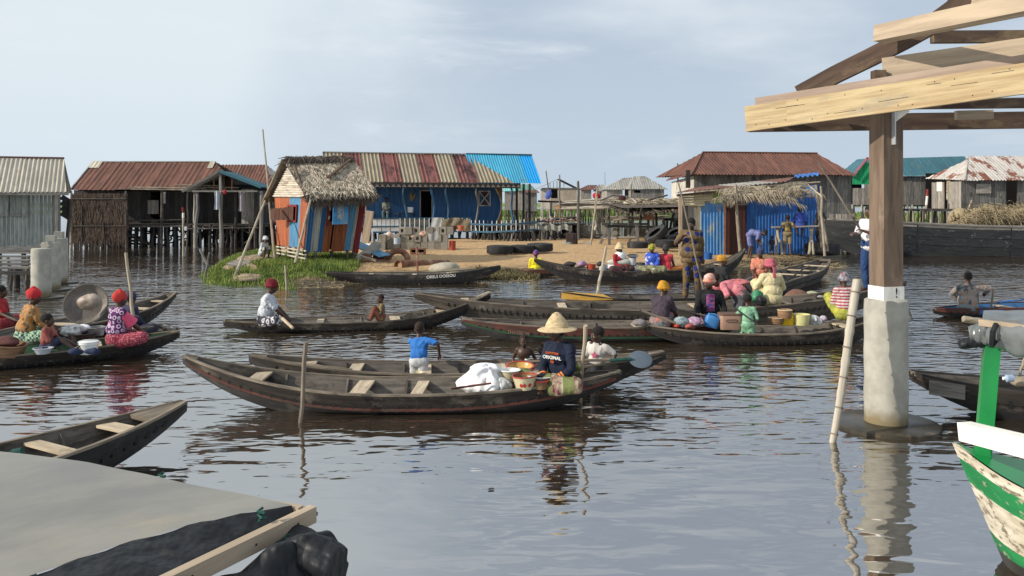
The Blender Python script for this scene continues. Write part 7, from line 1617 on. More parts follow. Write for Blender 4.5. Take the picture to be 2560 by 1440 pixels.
# left group
org_ = cloth((.42, .18, .04), (.30, .20, .11), (.10, .07, .03), sc=(14, 14, 14), stain=.55, sw=.04, stsc=7)
person('woman with a red headwrap and orange patterned blouse, seen from behind at the left', 62, 842, 155, 42, 1.0, 1.0, 14, 0, 'cross', (.42, .12, .10), (.40, -.16, .04), -35, 6, org_, 1.0, -.05, 'skirt', cloth((.03, .09, .07), (.02, .05, .045), pat='check', ps=26, pc=(.30, .42, .30)), 'beanie', cloth((.50, .03, .035)), vox=.012)
person('child in a mottled red shirt sitting beside the woman in orange', 116, 868, 165, 5, .60, 1.28, 6, 0, 'out', (.40, .10, .12), (.30, -.12, .02), 0, -6, cloth((.22, .05, .045), (.30, .12, .09), (.05, .03, .03), stsc=9), .6, -.03, 'shorts', cloth((.03, .035, .08)), 'hair', vox=.011, eyes=False)
p10 = person('woman with a red headwrap, purple ring patterned top and pink sleeves, seen from behind', 290, 848, 158, 48, .97, 1.0, 6, 0, 'cross', (.30, .16, .30), (.42, -.10, .06), 0, 4, cloth((.09, .02, .10), (.05, .012, .07), pat='rings', ps=13, pc=(.5, .38, .5)), .1, -.04, 'skirt', cloth((.24, .03, .05), (.18, .02, .04), pat='dots', ps=38, pc=(.5, .2, .22)), 'beanie', cloth((.52, .045, .035)), vox=.012)
pk = cloth((.70, .11, .20), (.60, .08, .16))
for q in (1, -1):
    s_, e, w = p10['arms'][q]; T = p10['W']; d = (e - s_).normalized(); MB().tube([T(s_ - d * .02), T(s_.lerp(e, .3)), T(s_.lerp(e, .62)), T(s_.lerp(e, .9))], [.055, .074, .085, .105], 14).build('sleeve', pk, p10['root'])
person('woman in a navy headscarf behind the purple and pink dressed one', 322, 826, 132, 60, .92, 1.0, 5, 0, 'cross', (.30, .1, .06), (.3, -.1, .06), 0, 0, cloth((.02, .025, .06), (.04, .04, .07), (.5, .45, .3), stain=.68, stsc=6), .9, 0, 'skirt', cloth((.03, .03, .05)), 'beanie', cloth((.02, .02, .07), (.05, .05, .1)), vox=.014)
person('person in a red shirt, cut off by the left edge of the picture', -6, 808, 137, 10, .88, 1.0, 8, 0, 'cross', (.30, .12, .08), (.42, -.12, .05), 0, 0, cloth((.38, .03, .035)), .5, 0, 'skirt', cloth((.25, .03, .04)), 'hair', vox=.014)
# far market canoe
yel = cloth((.70, .60, .02), (.62, .52, .02))
person('person in a bright yellow top and red and blue headwrap behind the high bow', 1340, 682, 75, 95, .95, 1.0, 5, 0, 'cross', (.3, .1, .1), (.3, -.1, .1), 0, 0, yel, .7, -.04, 'skirt', cloth((.1, .05, .05)), 'scarf', cloth((.06, .07, .26), (.26, .03, .05), sc=(6, 6, 6)), vox=.02)
person('woman in a pointed straw hat and red top behind sacks of the market canoe', 1546, 672, 80, -60, .92, 1.0, 5, 0, 'cross', (.3, .1, .1), (.3, -.1, .1), 20, 0, cloth((.28, .015, .025)), 1.0, 0, 'skirt', cloth((.1, .05, .05)), 'hat', vox=.018)
person('woman in a blue blouse with a yellow flowered headscarf in the market canoe', 1632, 672, 80, -115, .98, 1.0, 10, 0, 'cross', (.28, .10, .03), (.3, -.08, .02), 0, 20, cloth((.03, .08, .42), (.03, .07, .36), (.5, .5, .6), stsc=5, stain=.56, sw=.03), .9, 0, 'skirt', cloth((.20, .20, .10), (.05, .05, .04), (.45, .45, .4), stsc=6), 'scarf', cloth((.40, .36, .03), (.10, .12, .03), sc=(18, 18, 18)), vox=.018, eyes=True)
person('woman in a sleeveless red top with a black headscarf, back turned, in the market canoe', 1664, 676, 80, 75, 1.0, 1.0, 6, 0, 'cross', (.36, .16, .06), (.30, -.26, .0), 0, 10, cloth((.50, .04, .06)), .0, .02, 'skirt', cloth((.50, .17, .04), (.42, .14, .04), (.5, .4, .35), stsc=4), 'scarf', cloth((.018, .017, .018), (.06, .055, .05), sc=(20, 20, 20)), vox=.018)
# standing man
pat_ = lambda: cloth((.15, .10, .045), (.09, .06, .028), (.05, .04, .03), pat='dots', ps=5.2, pc=(.012, .022, .13), stsc=4, stain=.6)
P17 = pat_()
pm = person('man standing in a brown outfit with big blue spots, punting with a long pole', 1729, 636, 110, -100, 1.07, 1.0, 2, 0, (((-.02, .13, -.86), (1, .1, 0)), ((.06, -.13, -.88), (1, -.1, 0))), (.02, .23, -.12), (.22, -.20, .38), -15, 14, P17, .55, -.16, 'trousers', P17, 'short', vox=.013, eyes=True, slim=1.32)
stick('long brown punting pole held by the man in the blue spotted outfit', P(1762, 738, 114), P(1696, 458, 112), .022, .018, 'gunwale_wood', wob=.01)
# by the shed
lil = cloth((.16, .17, .34), (.12, .13, .27))
person('person in a lilac wrap bending right over beside the blue shed', 1874, 588, 67, -28, .92, 1.0, 98, 0, 'stand', (.40, .14, -.35), (.42, -.10, -.38), 0, 60, lil, .5, -.05, 'shorts', lil, 'hair', vox=.018)
person('tiny child in dark clothes standing under the palm awning', 1929, 614, 67, 95, .42, 1.4, 0, 0, 'stand', (.10, .22, .02), (.10, -.22, .02), 0, 0, cloth((.02, .022, .03)), .5, -.1, 'shorts', cloth((.02, .022, .03)), 'hair', vox=.016)
person('youth in a mustard and black vest standing beside the pole bench', 1969, 584, 67, 80, .86, 1.08, -4, 0, 'stand', (.05, .30, .15), (.1, -.34, .22), 0, 0, cloth((.28, .20, .05), (.03, .03, .03), (.03, .03, .03), stain=.5, stsc=4), .3, -.08, 'shorts', cloth((.22, .17, .10)), 'hair', vox=.018)
person('boy in blue sitting on the pole bench with his back to the viewer', 2000, 563, 66, 72, .90, 1.0, 6, 0, 'hang', (.2, .22, .0), (.2, -.24, .0), 0, 0, cloth((.03, .06, .28)), .9, -.02, 'shorts', cloth((.04, .07, .28)), 'hair', vox=.018)
person('person in a black T-shirt standing in the shade by the barge', 2049, 560, 62, -160, .95, 1.0, 0, 0, 'stand', (.05, .25, .0), (.05, -.25, .0), 0, 0, cloth((.02, .02, .022), (.02, .02, .022), (.5, .5, .5), stain=.70, stsc=4), .5, 0, 'trousers', cloth((.04, .04, .05)), 'short', vox=.018)
person('man in pale clothes sitting on the bench of the blue veranda', 966, 530, 44, -88, 1.06, 1.0, 2, 0, 'chair', (.28, .06, .06), (.28, -.06, .06), 0, 0, cloth((.16, .18, .15), (.11, .13, .12)), .5, 0, 'trousers', cloth((.10, .15, .16)), 'short', vox=.022)
person('small person in white squatting on the grass bank left of the hut', 655, 634, 71, -20, .80, 1.05, 22, 0, 'squat', (.35, .10, .16), (.35, -.10, .16), 0, 10, cloth((.55, .58, .56)), .5, -.02, 'shorts', cloth((.45, .46, .45)), 'scarf', cloth((.55, .55, .58)), vox=.018)
# middle market group
person('woman in a black T-shirt with a mustard and black headwrap, behind the big grey canoe', 1800, 716, 100, 20, .98, 1.0, 6, 0, 'cross', (.34, .1, .06), (.32, -.16, .04), -40, 6, cloth((.02, .02, .023)), .5, 0, 'skirt', cloth((.1, .05, .05)), 'scarf', cloth((.50, .24, .02), (.05, .03, .02), sc=(2, 2, 6)), vox=.014)
person('smiling woman in red and orange print blouse and navy headscarf, facing the cream dressed one', 1902, 694, 95, -112, 1.0, 1.0, 8, 0, 'kneel', (.32, .12, .05), (.34, -.14, .04), -10, 12, cloth((.42, .10, .06), (.50, .25, .18), sc=(16, 16, 16)), .5, 0, 'skirt', cloth((.3, .08, .05)), 'beanie', cloth((.03, .035, .09), (.05, .06, .12), sc=(30, 30, 30)), vox=.014, eyes=True)
cream = cloth((.62, .54, .32), (.55, .47, .27))
p26 = person('woman in a loose cream dress and rose headscarf with a hanging tail, back turned', 1930, 748, 124, 98, 1.02, 1.0, 8, 0, (((.34, .02, -.05), (1, .12, .5)), ((.32, -.03, -.05), (1, -.12, .5))), (.26, .20, .04), (.26, -.16, .06), 0, 6, cream, 1.0, -.05, 'skirt', cream, 'scarf', cloth((.42, .10, .14), (.36, .08, .11)), vox=.012, elb=(-.5, 1.5, -.5))
c0 = p26['W'](p26['H'](-.11, -.01, .03)); MB().tube([c0, c0 + p26['B3'] @ V(-.05, 0, -.10), c0 + p26['B3'] @ V(-.07, 0, -.26)], [.030, .024, .036], 8, flat=.5).build('scarf_tail', bpy.data.materials['cloth_%d' % _c[0]], p26['root'])
person('woman in pink bending forward, her grey skirt towards the viewer, in the big grey canoe', 1855, 742, 124, 160, .98, 1.0, 72, 0, 'kneel', (.44, .2, -.1), (.44, -.2, -.1), 0, 40, cloth((.50, .14, .17), (.58, .22, .25)), .5, 0, 'skirt', cloth((.085, .085, .095), (.06, .06, .07), sc=(22, 22, 2)), 'hair', vox=.013)
person('woman in a plum T-shirt and yellow headscarf at the left of the goods canoe', 1650, 805, 143, 62, .90, 1.0, 20, 0, 'out', (.50, .10, .06), (.44, -.2, .04), -20, 14, cloth((.055, .040, .055), (.04, .03, .04)), .5, -.03, 'skirt', cloth((.08, .14, .15), (.35, .12, .10), (.3, .38, .38), sc=(12, 12, 12), stsc=7), 'scarf', cloth((.55, .28, .02), (.42, .20, .02)), vox=.012)
p29 = person('woman in black cardigan, printed top and red and white headscarf, in the goods canoe', 1774, 796, 137, -98, 1.02, 1.0, 4, 0, 'kneel', (.24, .22, .02), (.30, -.24, .02), -35, 10, cloth((.012, .012, .014)), 1.0, -.03, 'skirt', cloth((.20, .05, .12), (.3, .25, .3), sc=(14, 14, 14)), 'scarf', cloth((.60, .50, .46), (.45, .14, .08), sc=(5, 5, 5)), vox=.012, eyes=True)
X_, Y_, Z_ = [p29['MW'] @ v for v in (V(1, 0, 0), V(0, 1, 0), V(0, 0, 1))]; oc = p29['W'](p29['chest'])
m = MB().grid(lambda u, v: oc + X_ * (.162 - .35 * (u - .5) ** 2 * .12 - .02 * v) + Y_ * (u - .5) * .15 + Z_ * (.12 - .32 * v), 6, 6); m.build('printed_top', cloth((.03, .06, .25), (.45, .10, .20), (.02, .02, .05), sc=(18, 18, 18), stsc=8), p29['root'])
text('/////', oc + X_ * .166 + Z_ * .09, Y_, Z_, .06, mk('red_print', (.55, .04, .06), bump=0), p29['root'], 'shirt_lettering', .003)
grn = cloth((.22, .42, .27), (.16, .32, .20), (.30, .48, .34), stsc=5)
person('small child in a pale green dress, back turned, in the goods canoe', 1868, 812, 143, 72, .62, 1.28, 8, 0, 'kneel', (.18, .22, .10), (.26, -.22, .05), -15, 14, grn, .9, -.04, 'skirt', grn, 'hair', vox=.011)
stp = cloth((.36, .07, .09), (.30, .05, .07), pat='stripez', ps=19, pc=(.52, .44, .42))
person('person in red and white striped top and yellow wrap, near the bamboo pole', 2112, 782, 141, 92, .88, 1.0, 4, 0, (((.34, .02, -.05), (1, .12, .5)), ((.32, -.03, -.05), (1, -.12, .5))), (.30, .1, .1), (.30, -.16, .04), 0, 8, stp, .6, -.03, 'skirt', cloth((.42, .40, .05), (.20, .24, .06), sc=(12, 12, 12)), 'scarf', cloth((.05, .06, .10), (.35, .33, .33), (.30, .05, .06), sc=(18, 18, 18), stsc=14), vox=.012)
p32 = person('man in white polo shirt and blue trousers standing with a pole behind the wooden post', 2176, 611, 124, -150, 1.01, 1.0, 3, 0, 'stand', (.30, .06, .28), (.34, -.14, .22), 5, 0, cloth((.66, .64, .66), (.58, .56, .58)), .5, -.08, 'trousers', cloth((.02, .05, .14)), 'short', vox=.012, eyes=True)
stick('long brown pole slanting up from the hands of the man in white', P(2262, 752, 126), P(2045, 405, 121), .026, .018, 'gunwale_wood', wob=.008)
person('paddler in a grey blue and orange patterned outfit at the far right, back turned', 2420, 770, 117, 62, 1.0, 1.0, 4, 0, 'up', (.26, .16, .1), (.36, -.34, .32), 0, 0, cloth((.17, .22, .25), (.30, .17, .10), (.05, .07, .09), sc=(11, 11, 16), stain=.54, sw=.03, stsc=8), 1.0, -.03, 'trousers', cloth((.17, .20, .22), (.10, .12, .14), (.3, .18, .12), stsc=7), 'short', vox=.012, elb=(.0, 1.2, .2))
# ------------------------------------------------------------------ goods and gear in the canoes
def at_c(key, px, py): return P(px, py, S(key, px))
def basin(name, label, c, r, r0, hh, outm, inm=None, cat='basin', tilt=None, rimm=None):
    c = Vector(c); t_ = thing(name, label, cat, c); T = Matrix.Translation(c) @ (tilt.to_4x4() if tilt else Matrix())
    MB().lathe([(.01, 0), (r0, 0), (r * .9, hh * .8), (r, hh), (r * 1.05, hh + .005)], 30, T).build('outside', outm, t_) if False else MB().lathe([(.01, 0), (r0, 0), (r0 + (r - r0) * .85, hh * .8), (r, hh)], 30, T, False).build('outside', outm, t_)
    MB().lathe([(r - .006, hh), (r0 + (r - r0) * .8, hh * .8), (r0 - .005, .012), (.01, .012)], 30, T, False).build('inside', inm or outm, t_)
    MB().lathe([(r - .010, hh), (r + .014, hh - .002), (r + .016, hh + .006), (r - .008, hh + .008), (r - .010, hh)], 30, T, False).build('rim', rimm or outm, t_); return t_
def gpl(n, c, c2=None, c3=None, **k): k.setdefault('bump', .1); return mat(n, c, c2 or tuple(x * .85 for x in c), c3, coord='OBJ', sc=(6, 6, 6), rnd=0, **k)
enam_y = gpl('enamel_yellow', (.56, .34, .10), rough=.3); enam_c = gpl('enamel_cream', (.58, .50, .32), rough=.3); enam_b = gpl('enamel_brown', (.20, .11, .05), rough=.35); redr = gpl('enamel_red', (.42, .04, .03), rough=.3); alu = gpl('aluminium', (.45, .45, .45), (.30, .30, .30), rough=.35, metal=.6)
# C1: white sack, bowls
s1 = 206
def sackf(c, r, seed, fold=.16, spread=.25):
    c = Vector(c); mb = MB().ell(c, r, None, 54, 38); vs = []
    for v in mb.v:
        v = Vector(v); d = v - c; zz = max(0, min(1, (d.z / r[2] + 1) / 2)); n1 = noise.noise(V(d.x / r[0] * 1.3 + seed, d.y / r[1] * 1.3, d.z / r[2] * 1.1)); a = math.atan2(d.y, d.x)
        rid = abs(noise.noise(V(d.x / r[0] * 2.2 + seed, d.y / r[1] * 2.2 + d.z * 2, seed))) ; n2 = abs(noise.noise(V(math.cos(a) * 2.2 + seed, math.sin(a) * 2.2, zz * 1.2)))
        sc_ = 1 + n1 * fold * 1.2 - rid * fold * 1.3 - n2 * fold * .9; wz = (1 + spread * (1 - zz) ** 2); vs.append((c.x + d.x * sc_ * wz, c.y + d.y * sc_ * wz, c.z + d.z * (1 - rid * fold * .5)))
    mb.v = vs; return mb
sackf(P(1212, 948, s1), (.275, .24, .20), 5, .30, .42).build('white_sack', MT['bag_white'], label='bright white plastic sack crumpled in the foreground canoe', cat='sack', sharp=180)
sackf(P(1252, 962, 209), (.12, .10, .09), 8, .30, .3).build('white_sack', MT['bag_clear'], label='small grey white bag end beside the bright white sack', cat='sack', sharp=180)
basin('enamel_bowl', 'wide yellow enamel bowl with a red rim behind the white sack', P(1300, 932, 200), .165, .10, .09, redr, enam_y, 'bowl', Matrix.Rotation(R(8), 3, 'X'), redr)
basin('enamel_bowl', 'white topped cream enamel bowl between the white sack and the apple printed bucket', P(1275, 948, 206), .115, .07, .11, enam_c, MT['plastic_white'], 'bowl', None, MT['plastic_white'])
basin('enamel_plate', 'white rimmed dish of dark bags before the straw hatted woman', P(1352, 950, 209), .15, .10, .05, gpl('enamel_white', (.7, .7, .7), rough=.25), gpl('enamel_grey', (.12, .14, .15), rough=.3), 'dish')
for i, (px, py, r) in enumerate(((1340, 942, .055), (1356, 940, .06), (1368, 943, .05))): blob('black_bag', ['glossy black plastic bag on the left of the dish', 'glossy black plastic bag in the middle of the dish', 'glossy black plastic bag on the right of the dish, nearest the hands'][i], 'bag', P(px, py, 209), (r, r, r * .7), MT['tarp_black'], .3, seed=i)
sq = thing('printed_bucket', 'cream enamel bucket printed with red apples and a red rim in the foreground canoe', 'bucket', P(1313, 972, 212))
T = Matrix.Translation(P(1313, 972, 212)) @ Matrix.Rotation(R(-3), 4, 'Y'); MB().lathe([(.01, 0), (.105, 0), (.145, .155)], 30, T, False).build('body', enam_c, sq); MB().lathe([(.140, .155), (.10, .01), (.01, .01)], 30, T, False).build('inside', enam_b, sq); MB().lathe([(.139, .150), (.150, .150), (.152, .163), (.139, .163), (.139, .150)], 30, T, False).build('rim', redr, sq)
def onwall(a, z, r0=.105, r1=.145, hh=.155, off=.003): r = r0 + (r1 - r0) * z / hh + off; return T @ V(r * math.cos(a), r * math.sin(a), z)
for aa, lab in ((-100, 1), (-52, 1)):
    for dx in (-.026, .018):
        if aa == -52 and dx > 0: continue
        n = 14; c_ = R(aa) + dx / .13; pts = [onwall(c_ + .022 / .13 * math.cos(t), .062 + .024 * math.sin(t)) for t in [2 * math.pi * i / n for i in range(n)]]; MB().add(pts, [tuple(range(n))]).build('apple_print', redr, sq)
lfm = gpl('leaf_print', (.05, .16, .05)); c_ = R(-100); MB().add([onwall(c_ - .05, .092, off=.004), onwall(c_ + .0, .100, off=.004), onwall(c_ + .08, .104, off=.004), onwall(c_ + .20, .096, off=.004), onwall(c_ + .1, .098, off=.004)], [tuple(range(5))]).build('leaf_print', lfm, sq)
basin('brown_tin', 'brown and red tin under the dish before the straw hatted woman', P(1352, 971, 212), .085, .085, .09, enam_b, enam_b, 'tin', None, redr)
basin('round_lid', 'round enamel lid tilted against the skirt of the straw hatted woman', P(1400, 966, 210), .17, .15, .02, gpl('enamel_pale', (.55, .50, .40), rough=.3), gpl('enamel_dull', (.20, .18, .13)), 'lid', Matrix.Rotation(R(-16), 3, 'Y') @ Matrix.Rotation(R(12), 3, 'X'))
def paddle(label, a, b, blade_at, bl=.42, bw=.10, m_='gunwale_wood', r=.016):
    t_ = thing('paddle', label, 'paddle', (Vector(a) + Vector(b)) / 2); a = Vector(a); b = Vector(b); d = (b - a).normalized(); MB().pole(a, b, r, r * .95, 8, .002).build('shaft', MT[m_], t_)
    e, dd_ = (b, d) if blade_at == 1 else (a, -d); rg = []; sd = dd_.cross(V(0, .4, 1)).normalized(); up = sd.cross(dd_)
    for t, w in ((-.05, .2), (.1, .55), (.35, .92), (.65, 1.0), (.88, .85), (1.0, .45)): rg.append([e + dd_ * bl * t + (sd * math.cos(q) * bw * w + up * math.sin(q) * .012) for q in [2 * math.pi * i / 10 for i in range(10)]])
    MB().rings(rg).build('blade', MT[m_], t_); return t_
paddle('short brown paddle lying across the white sack', P(1170, 966, 212), P(1228, 958, 212), 0, .2, .03, 'red_paint_wood', .013)
pd_ = thing('paddle', 'long paddle with a round dark blue grey blade lying on the second canoe', 'paddle', P(1500, 905, 188)); MB().pole(P(1310, 905, 190), P(1580, 898, 190), .022, .018, 8, .003).build('shaft', MT['gunwale_wood'], pd_)
c_ = P(1601, 899, 190); MB().lathe([(.01, 0), (.13, 0), (.155, .006), (.13, .014), (.01, .014)], 28, Matrix.Translation(c_) @ Matrix.Rotation(R(36), 4, 'X')).build('blade', gpl('blade_grey', (.085, .11, .14), rough=.4), pd_); MB().tube([P(1525, 901, 190.5), P(1578, 897, 190.5)], .024, 8).build('grip_tape', MT['rope_green'], pd_)
bucket('small_tin', 'white paper cup sized tin on the paddle shaft before the shirtless boy', P(1318, 905, 188), .028, .034, .045, MT['plastic_white'], 'tin', False)
gl_ = MB(); c0 = P(1430, 925, 200)
for i in range(60): blades(gl_, c0.x + random.uniform(-.1, .1), c0.y, c0.z + random.uniform(-.04, .03), .09, 1, .03, 1.4, .012)
gl_.build('leafy_greens', MT['grass'], kind='stuff', label='small bunch of green leaves beside the skirt of the straw hatted woman', cat='greens', smooth=False)
bucket('step', 'pale cup shaped bailer under the kneeling boy', P(1044, 938, 192), .07, .085, .04, enam_c, 'bailer', False)
# C3
paddle('pale paddle across the knees of the man in the maroon turban', P(706, 796, 136), P(732, 820, 138), 0, .1, .03, 'thwart_wood', .03)
# left group: basin held up on edge, pots, bags
bt_ = Matrix.Rotation(R(66), 3, 'X') @ Matrix.Rotation(R(12), 3, 'Y')
bs3 = basin('wide_basin', 'very wide dull metal basin standing on edge behind the canoe bags, left group', P(218, 764, 141), .36, .26, .10, gpl('dull_metal', (.13, .115, .095), (.08, .07, .06), (.30, .27, .23), rough=.5, stsc=4, stain=.6), gpl('dull_metal_in', (.20, .175, .15), (.13, .115, .10), (.34, .30, .26), rough=.5, stsc=4, stain=.6), 'basin', bt_)
blob('mud_lump', 'pale wet lump stuck inside the wide upturned basin', 'fish', P(222, 755, 143), (.22, .10, .15), gpl('wet_pale', (.34, .28, .23), (.22, .17, .14), rough=.4, bump=1.0), .3, seed=40)
sackf(P(180, 826, 152), (.22, .16, .10), 12, .4, .3).build('plastic_bag', MT['bag_clear'], label='whitish plastic bag drooping over the canoe goods, left group', cat='bag', sharp=180)
sackf(P(208, 822, 150), (.13, .12, .08), 14, .3, .2).build('plastic_bag', MT['bag_white'], label='smaller white bag beside the silver pot, left group', cat='bag', sharp=180)
basin('cooking_pot', 'silver aluminium pot beside the white bags, left group', P(238, 838, 150), .15, .13, .13, alu, alu, 'pot'); basin('cauldron', 'black cauldron under the white bags, left group', P(206, 862, 152), .21, .15, .19, MT['dark_metal'], MT['dark_metal'], 'pot')
bucket('bucket', 'white lidded plastic bucket beside the woman with pink sleeves', P(221, 884, 163), .125, .145, .17, MT['plastic_white'], lid=MT['plastic_white'], open_=False)
for i, px in enumerate((188, 232)): blob('dark_rag', ['blue black rag tied left of the white lidded bucket', 'blue black rag tied before the white lidded bucket'][i], 'rag', P(px, 878, 166), (.12, .07, .05), cloth((.02, .03, .07)), .4, seed=50 + i)
t_ = thing('woven_basket', 'shallow brown woven basket tilted at the left edge', 'basket', P(15, 880, 168)); T = Matrix.Translation(P(12, 886, 168)) @ Matrix.Rotation(R(10), 4, 'Y'); MB().lathe([(.01, 0), (.24, 0), (.27, .16), (.255, .16), (.225, .015), (.01, .015)], 28, T, False).build('weave', MT['basket'], t_); MB().lathe([(.255, .155), (.28, .155), (.28, .175), (.255, .175), (.255, .155)], 28, T, False).build('rim', MT['basket'], t_)
blob('brown_fish', 'dark red brown heap of fish filling the woven basket', 'fish', P(14, 856, 168), (.2, .18, .07), gpl('fish_brown', (.10, .035, .03), bump=1.0), .4, seed=60)
basin('basin', 'grey enamel basin under the child in the mottled red shirt', P(108, 884, 168), .13, .09, .08, gpl('enamel_blue', (.35, .38, .42), rough=.3), None, 'basin')
paddle('dark paddle held by the person in the red shirt at the left edge', P(-20, 775, 139), P(38, 800, 139), 1, .3, .06, 'gunwale_wood', .02); paddle('grey brown paddle in the right hand of the woman with pink sleeves', P(345, 824, 151), P(366, 820, 150), 1, .12, .03, 'gunwale_wood', .03)
# market canoe C8
gp_ = [('bucket', 'red plastic basket tub left of the leaning pole, market canoe', 1478, 676, .12, .15, .2, redp, None), ('bucket', 'grey white tub just right of the leaning pole, market canoe', 1507, 678, .13, .15, .2, MT['bag_clear'], None), ('tin_box', 'grey square tin right of the clear bags, market canoe', 1590, 680, .11, .11, .2, gpl('tin_grey', (.25, .26, .28)), None),
       ('bucket', 'clear tub under the tilted dark bowl, market canoe', 1580, 662, .12, .14, .22, MT['bag_clear'], None), ('tin_box', 'pale orange printed box among the clear bags, market canoe', 1567, 678, .12, .12, .18, gpl('box_orange', (.5, .3, .22)), None), ('tin_box', 'dark box beside the woman in the blue blouse, market canoe', 1602, 676, .13, .14, .24, gpl('box_dark', (.06, .06, .07)), None), ('bucket', 'pinkish tub at the knees of the woman in the blue blouse, market canoe', 1618, 676, .10, .12, .22, gpl('tub_pink', (.5, .16, .18)), None)]
for nm, lb, px, py, r0, r1, hh, m_, _ in gp_: bucket(nm, lb, P(px, py, 80), r0, r1, hh, m_, 'tub' if nm == 'bucket' else 'box', False)
for i, (px, py, r, rz, m_, lb) in enumerate(((1548, 656, .40, .13, gpl('oat_cloth', (.42, .42, .36), bump=.6), 'long pale sack lying across the tubs, market canoe'), (1550, 640, .2, .16, MT['bag_white'], 'white bag standing behind the long pale sack, market canoe'), (1528, 668, .22, .12, MT['bag_white'], 'white bag in the middle of the load, market canoe'), (1548, 678, .2, .1, MT['bag_clear'], 'clear plastic bag at the near gunwale, market canoe'),
        (1500, 660, .12, .08, MT['tarp_black'], 'small black bag behind the leaning pole, market canoe'), (1425, 660, .2, .10, cloth((.05, .04, .035)), 'dark rag heap near the bow, market canoe'), (1440, 666, .15, .07, cloth((.25, .22, .15)), 'khaki rag beside the dark heap, market canoe'), (1455, 660, .15, .11, cloth((.20, .20, .38), (.42, .18, .22), sc=(6, 6, 6)), 'blue and pink cloth bundle, market canoe'), (1555, 664, .3, .05, gpl('orange_wrap', (.5, .12, .06)), 'orange wrap under the pale sack, market canoe'), (1610, 690, .12, .1, gpl('ball_bw', (.35, .36, .33)), 'black and white cloth in the lap of the woman in the blue blouse'))):
    blob('goods_bag', lb, 'bag', P(px, py, 80), (r, .16, rz), m_, .3, seed=70 + i)
basin('dark_bowl', 'tilted dark bowl with a grey rim on top of the load, market canoe', P(1582, 644, 80), .16, .08, .06, gpl('bowl_dark', (.05, .05, .055)), gpl('bowl_grey', (.25, .27, .27)), 'bowl', Matrix.Rotation(R(14), 3, 'X'))
bucket('bucket', 'blue plastic tub on the sand behind the man in the spotted outfit', P(1768, 648, 72), .17, .19, .24, gpl('tub_blue', (.03, .12, .35)), 'tub', False)
# C6 goods
def jerry(label, c, sx, sz, m_, rz=0, hyaw=0):
    t_ = thing('jerrycan', label, 'jerrycan', c); c = Vector(c); M = Matrix.Translation(c) @ Matrix.Rotation(R(rz), 4, 'Y') @ Matrix.Rotation(R(hyaw), 4, 'Z')
    rg = []
    for z, k in ((0, .92), (.02, 1), (.70, 1), (.80, .94), (.92, .62), (.96, .5)):
        r_ = [];
        for i in range(16):
            a = 2 * math.pi * i / 16; x = math.copysign(abs(math.cos(a)) ** .4, math.cos(a)) * sx / 2 * k - (.0 if z < .85 else sx * .12); y = math.copysign(abs(math.sin(a)) ** .4, math.sin(a)) * sx * .32 * min(1, k * 1.1); r_.append(M @ V(x, y, z * sz))
        rg.append(r_)
    MB().rings(rg).build('can', m_, t_, sharp=60); MB().tube([M @ V(sx * .38, 0, sz * .72), M @ V(sx * .42, 0, sz * .98), M @ V(sx * .1, 0, sz * 1.08), M @ V(-sx * .22, 0, sz * 1.02), M @ V(-sx * .28, 0, sz * .9)], sx * .075, 8).build('handle', m_, t_); MB().lathe([(sx * .10, 0), (sx * .10, .035), (.005, .035)], 12, M @ Matrix.Translation(V(-sx * .30, 0, sz * .92))).build('cap', m_, t_)
jerry('bright yellow jerrycan standing near the middle of the goods canoe', at_c('C6', 1966, 812), .23, .21, gpl('yellow_plastic', (.72, .46, .01), rough=.35)); jerry('blue jerrycan lying tilted beside the tan cooler, goods canoe', at_c('C6', 1776, 818), .24, .22, gpl('blue_plastic', (.06, .22, .50), rough=.35), 14)
bucket('tub', 'pale yellow green tub of bags right of the yellow jerrycan', at_c('C6', 2003, 812), .13, .155, .19, gpl('tub_lime', (.60, .56, .26)), 'tub', False)
sackf(at_c('C6', 2035, 800), (.15, .12, .09), 21, .4, .2).build('plastic_bag', MT['bag_clear'], label='clear bag with green leaves right of the pale yellow tub', cat='bag', sharp=180); blob('bag', 'small lilac white bag at the right end of the load, goods canoe', 'bag', at_c('C6', 2058, 796), (.07, .07, .05), gpl('lilac', (.5, .42, .5)), .3, seed=81)
c_ = at_c('C6', 1824, 822) ; cl_ = thing('cooler', 'tan round cornered cooler box in the middle of the goods canoe', 'cooler', c_)
def rbox(c, sx, sy, hs, name, m_, par, pw_=.35):
    rg = []
    for z, k in hs: rg.append([Vector(c) + V(math.copysign(abs(math.cos(a)) ** pw_, math.cos(a)) * sx / 2 * k, math.copysign(abs(math.sin(a)) ** pw_, math.sin(a)) * sy / 2 * k, z) for a in [2 * math.pi * i / 24 for i in range(24)]])
    return MB().rings(rg).build(name, m_, par, sharp=45)
tan_ = gpl('tan_plastic', (.34, .21, .15), rough=.5); rbox(c_, .385, .3, ((0, .94), (.02, .97), (.24, 1.0), (.245, .99)), 'body', tan_, cl_); rbox(c_ + V(0, 0, .247), .40, .31, ((0, .98), (.015, 1), (.03, .98), (.035, .9)), 'lid', gpl('lid_brown', (.13, .075, .055)), cl_); MB().tube([c_ + V(x * .10, -.158 - .02 * (abs(x) < 1), .15 + z) for x, z in ((-1, .0), (-.9, .03), (.9, .03), (1, 0))], .010, 6).build('handle', gpl('handle_brown', (.10, .055, .04)), cl_)
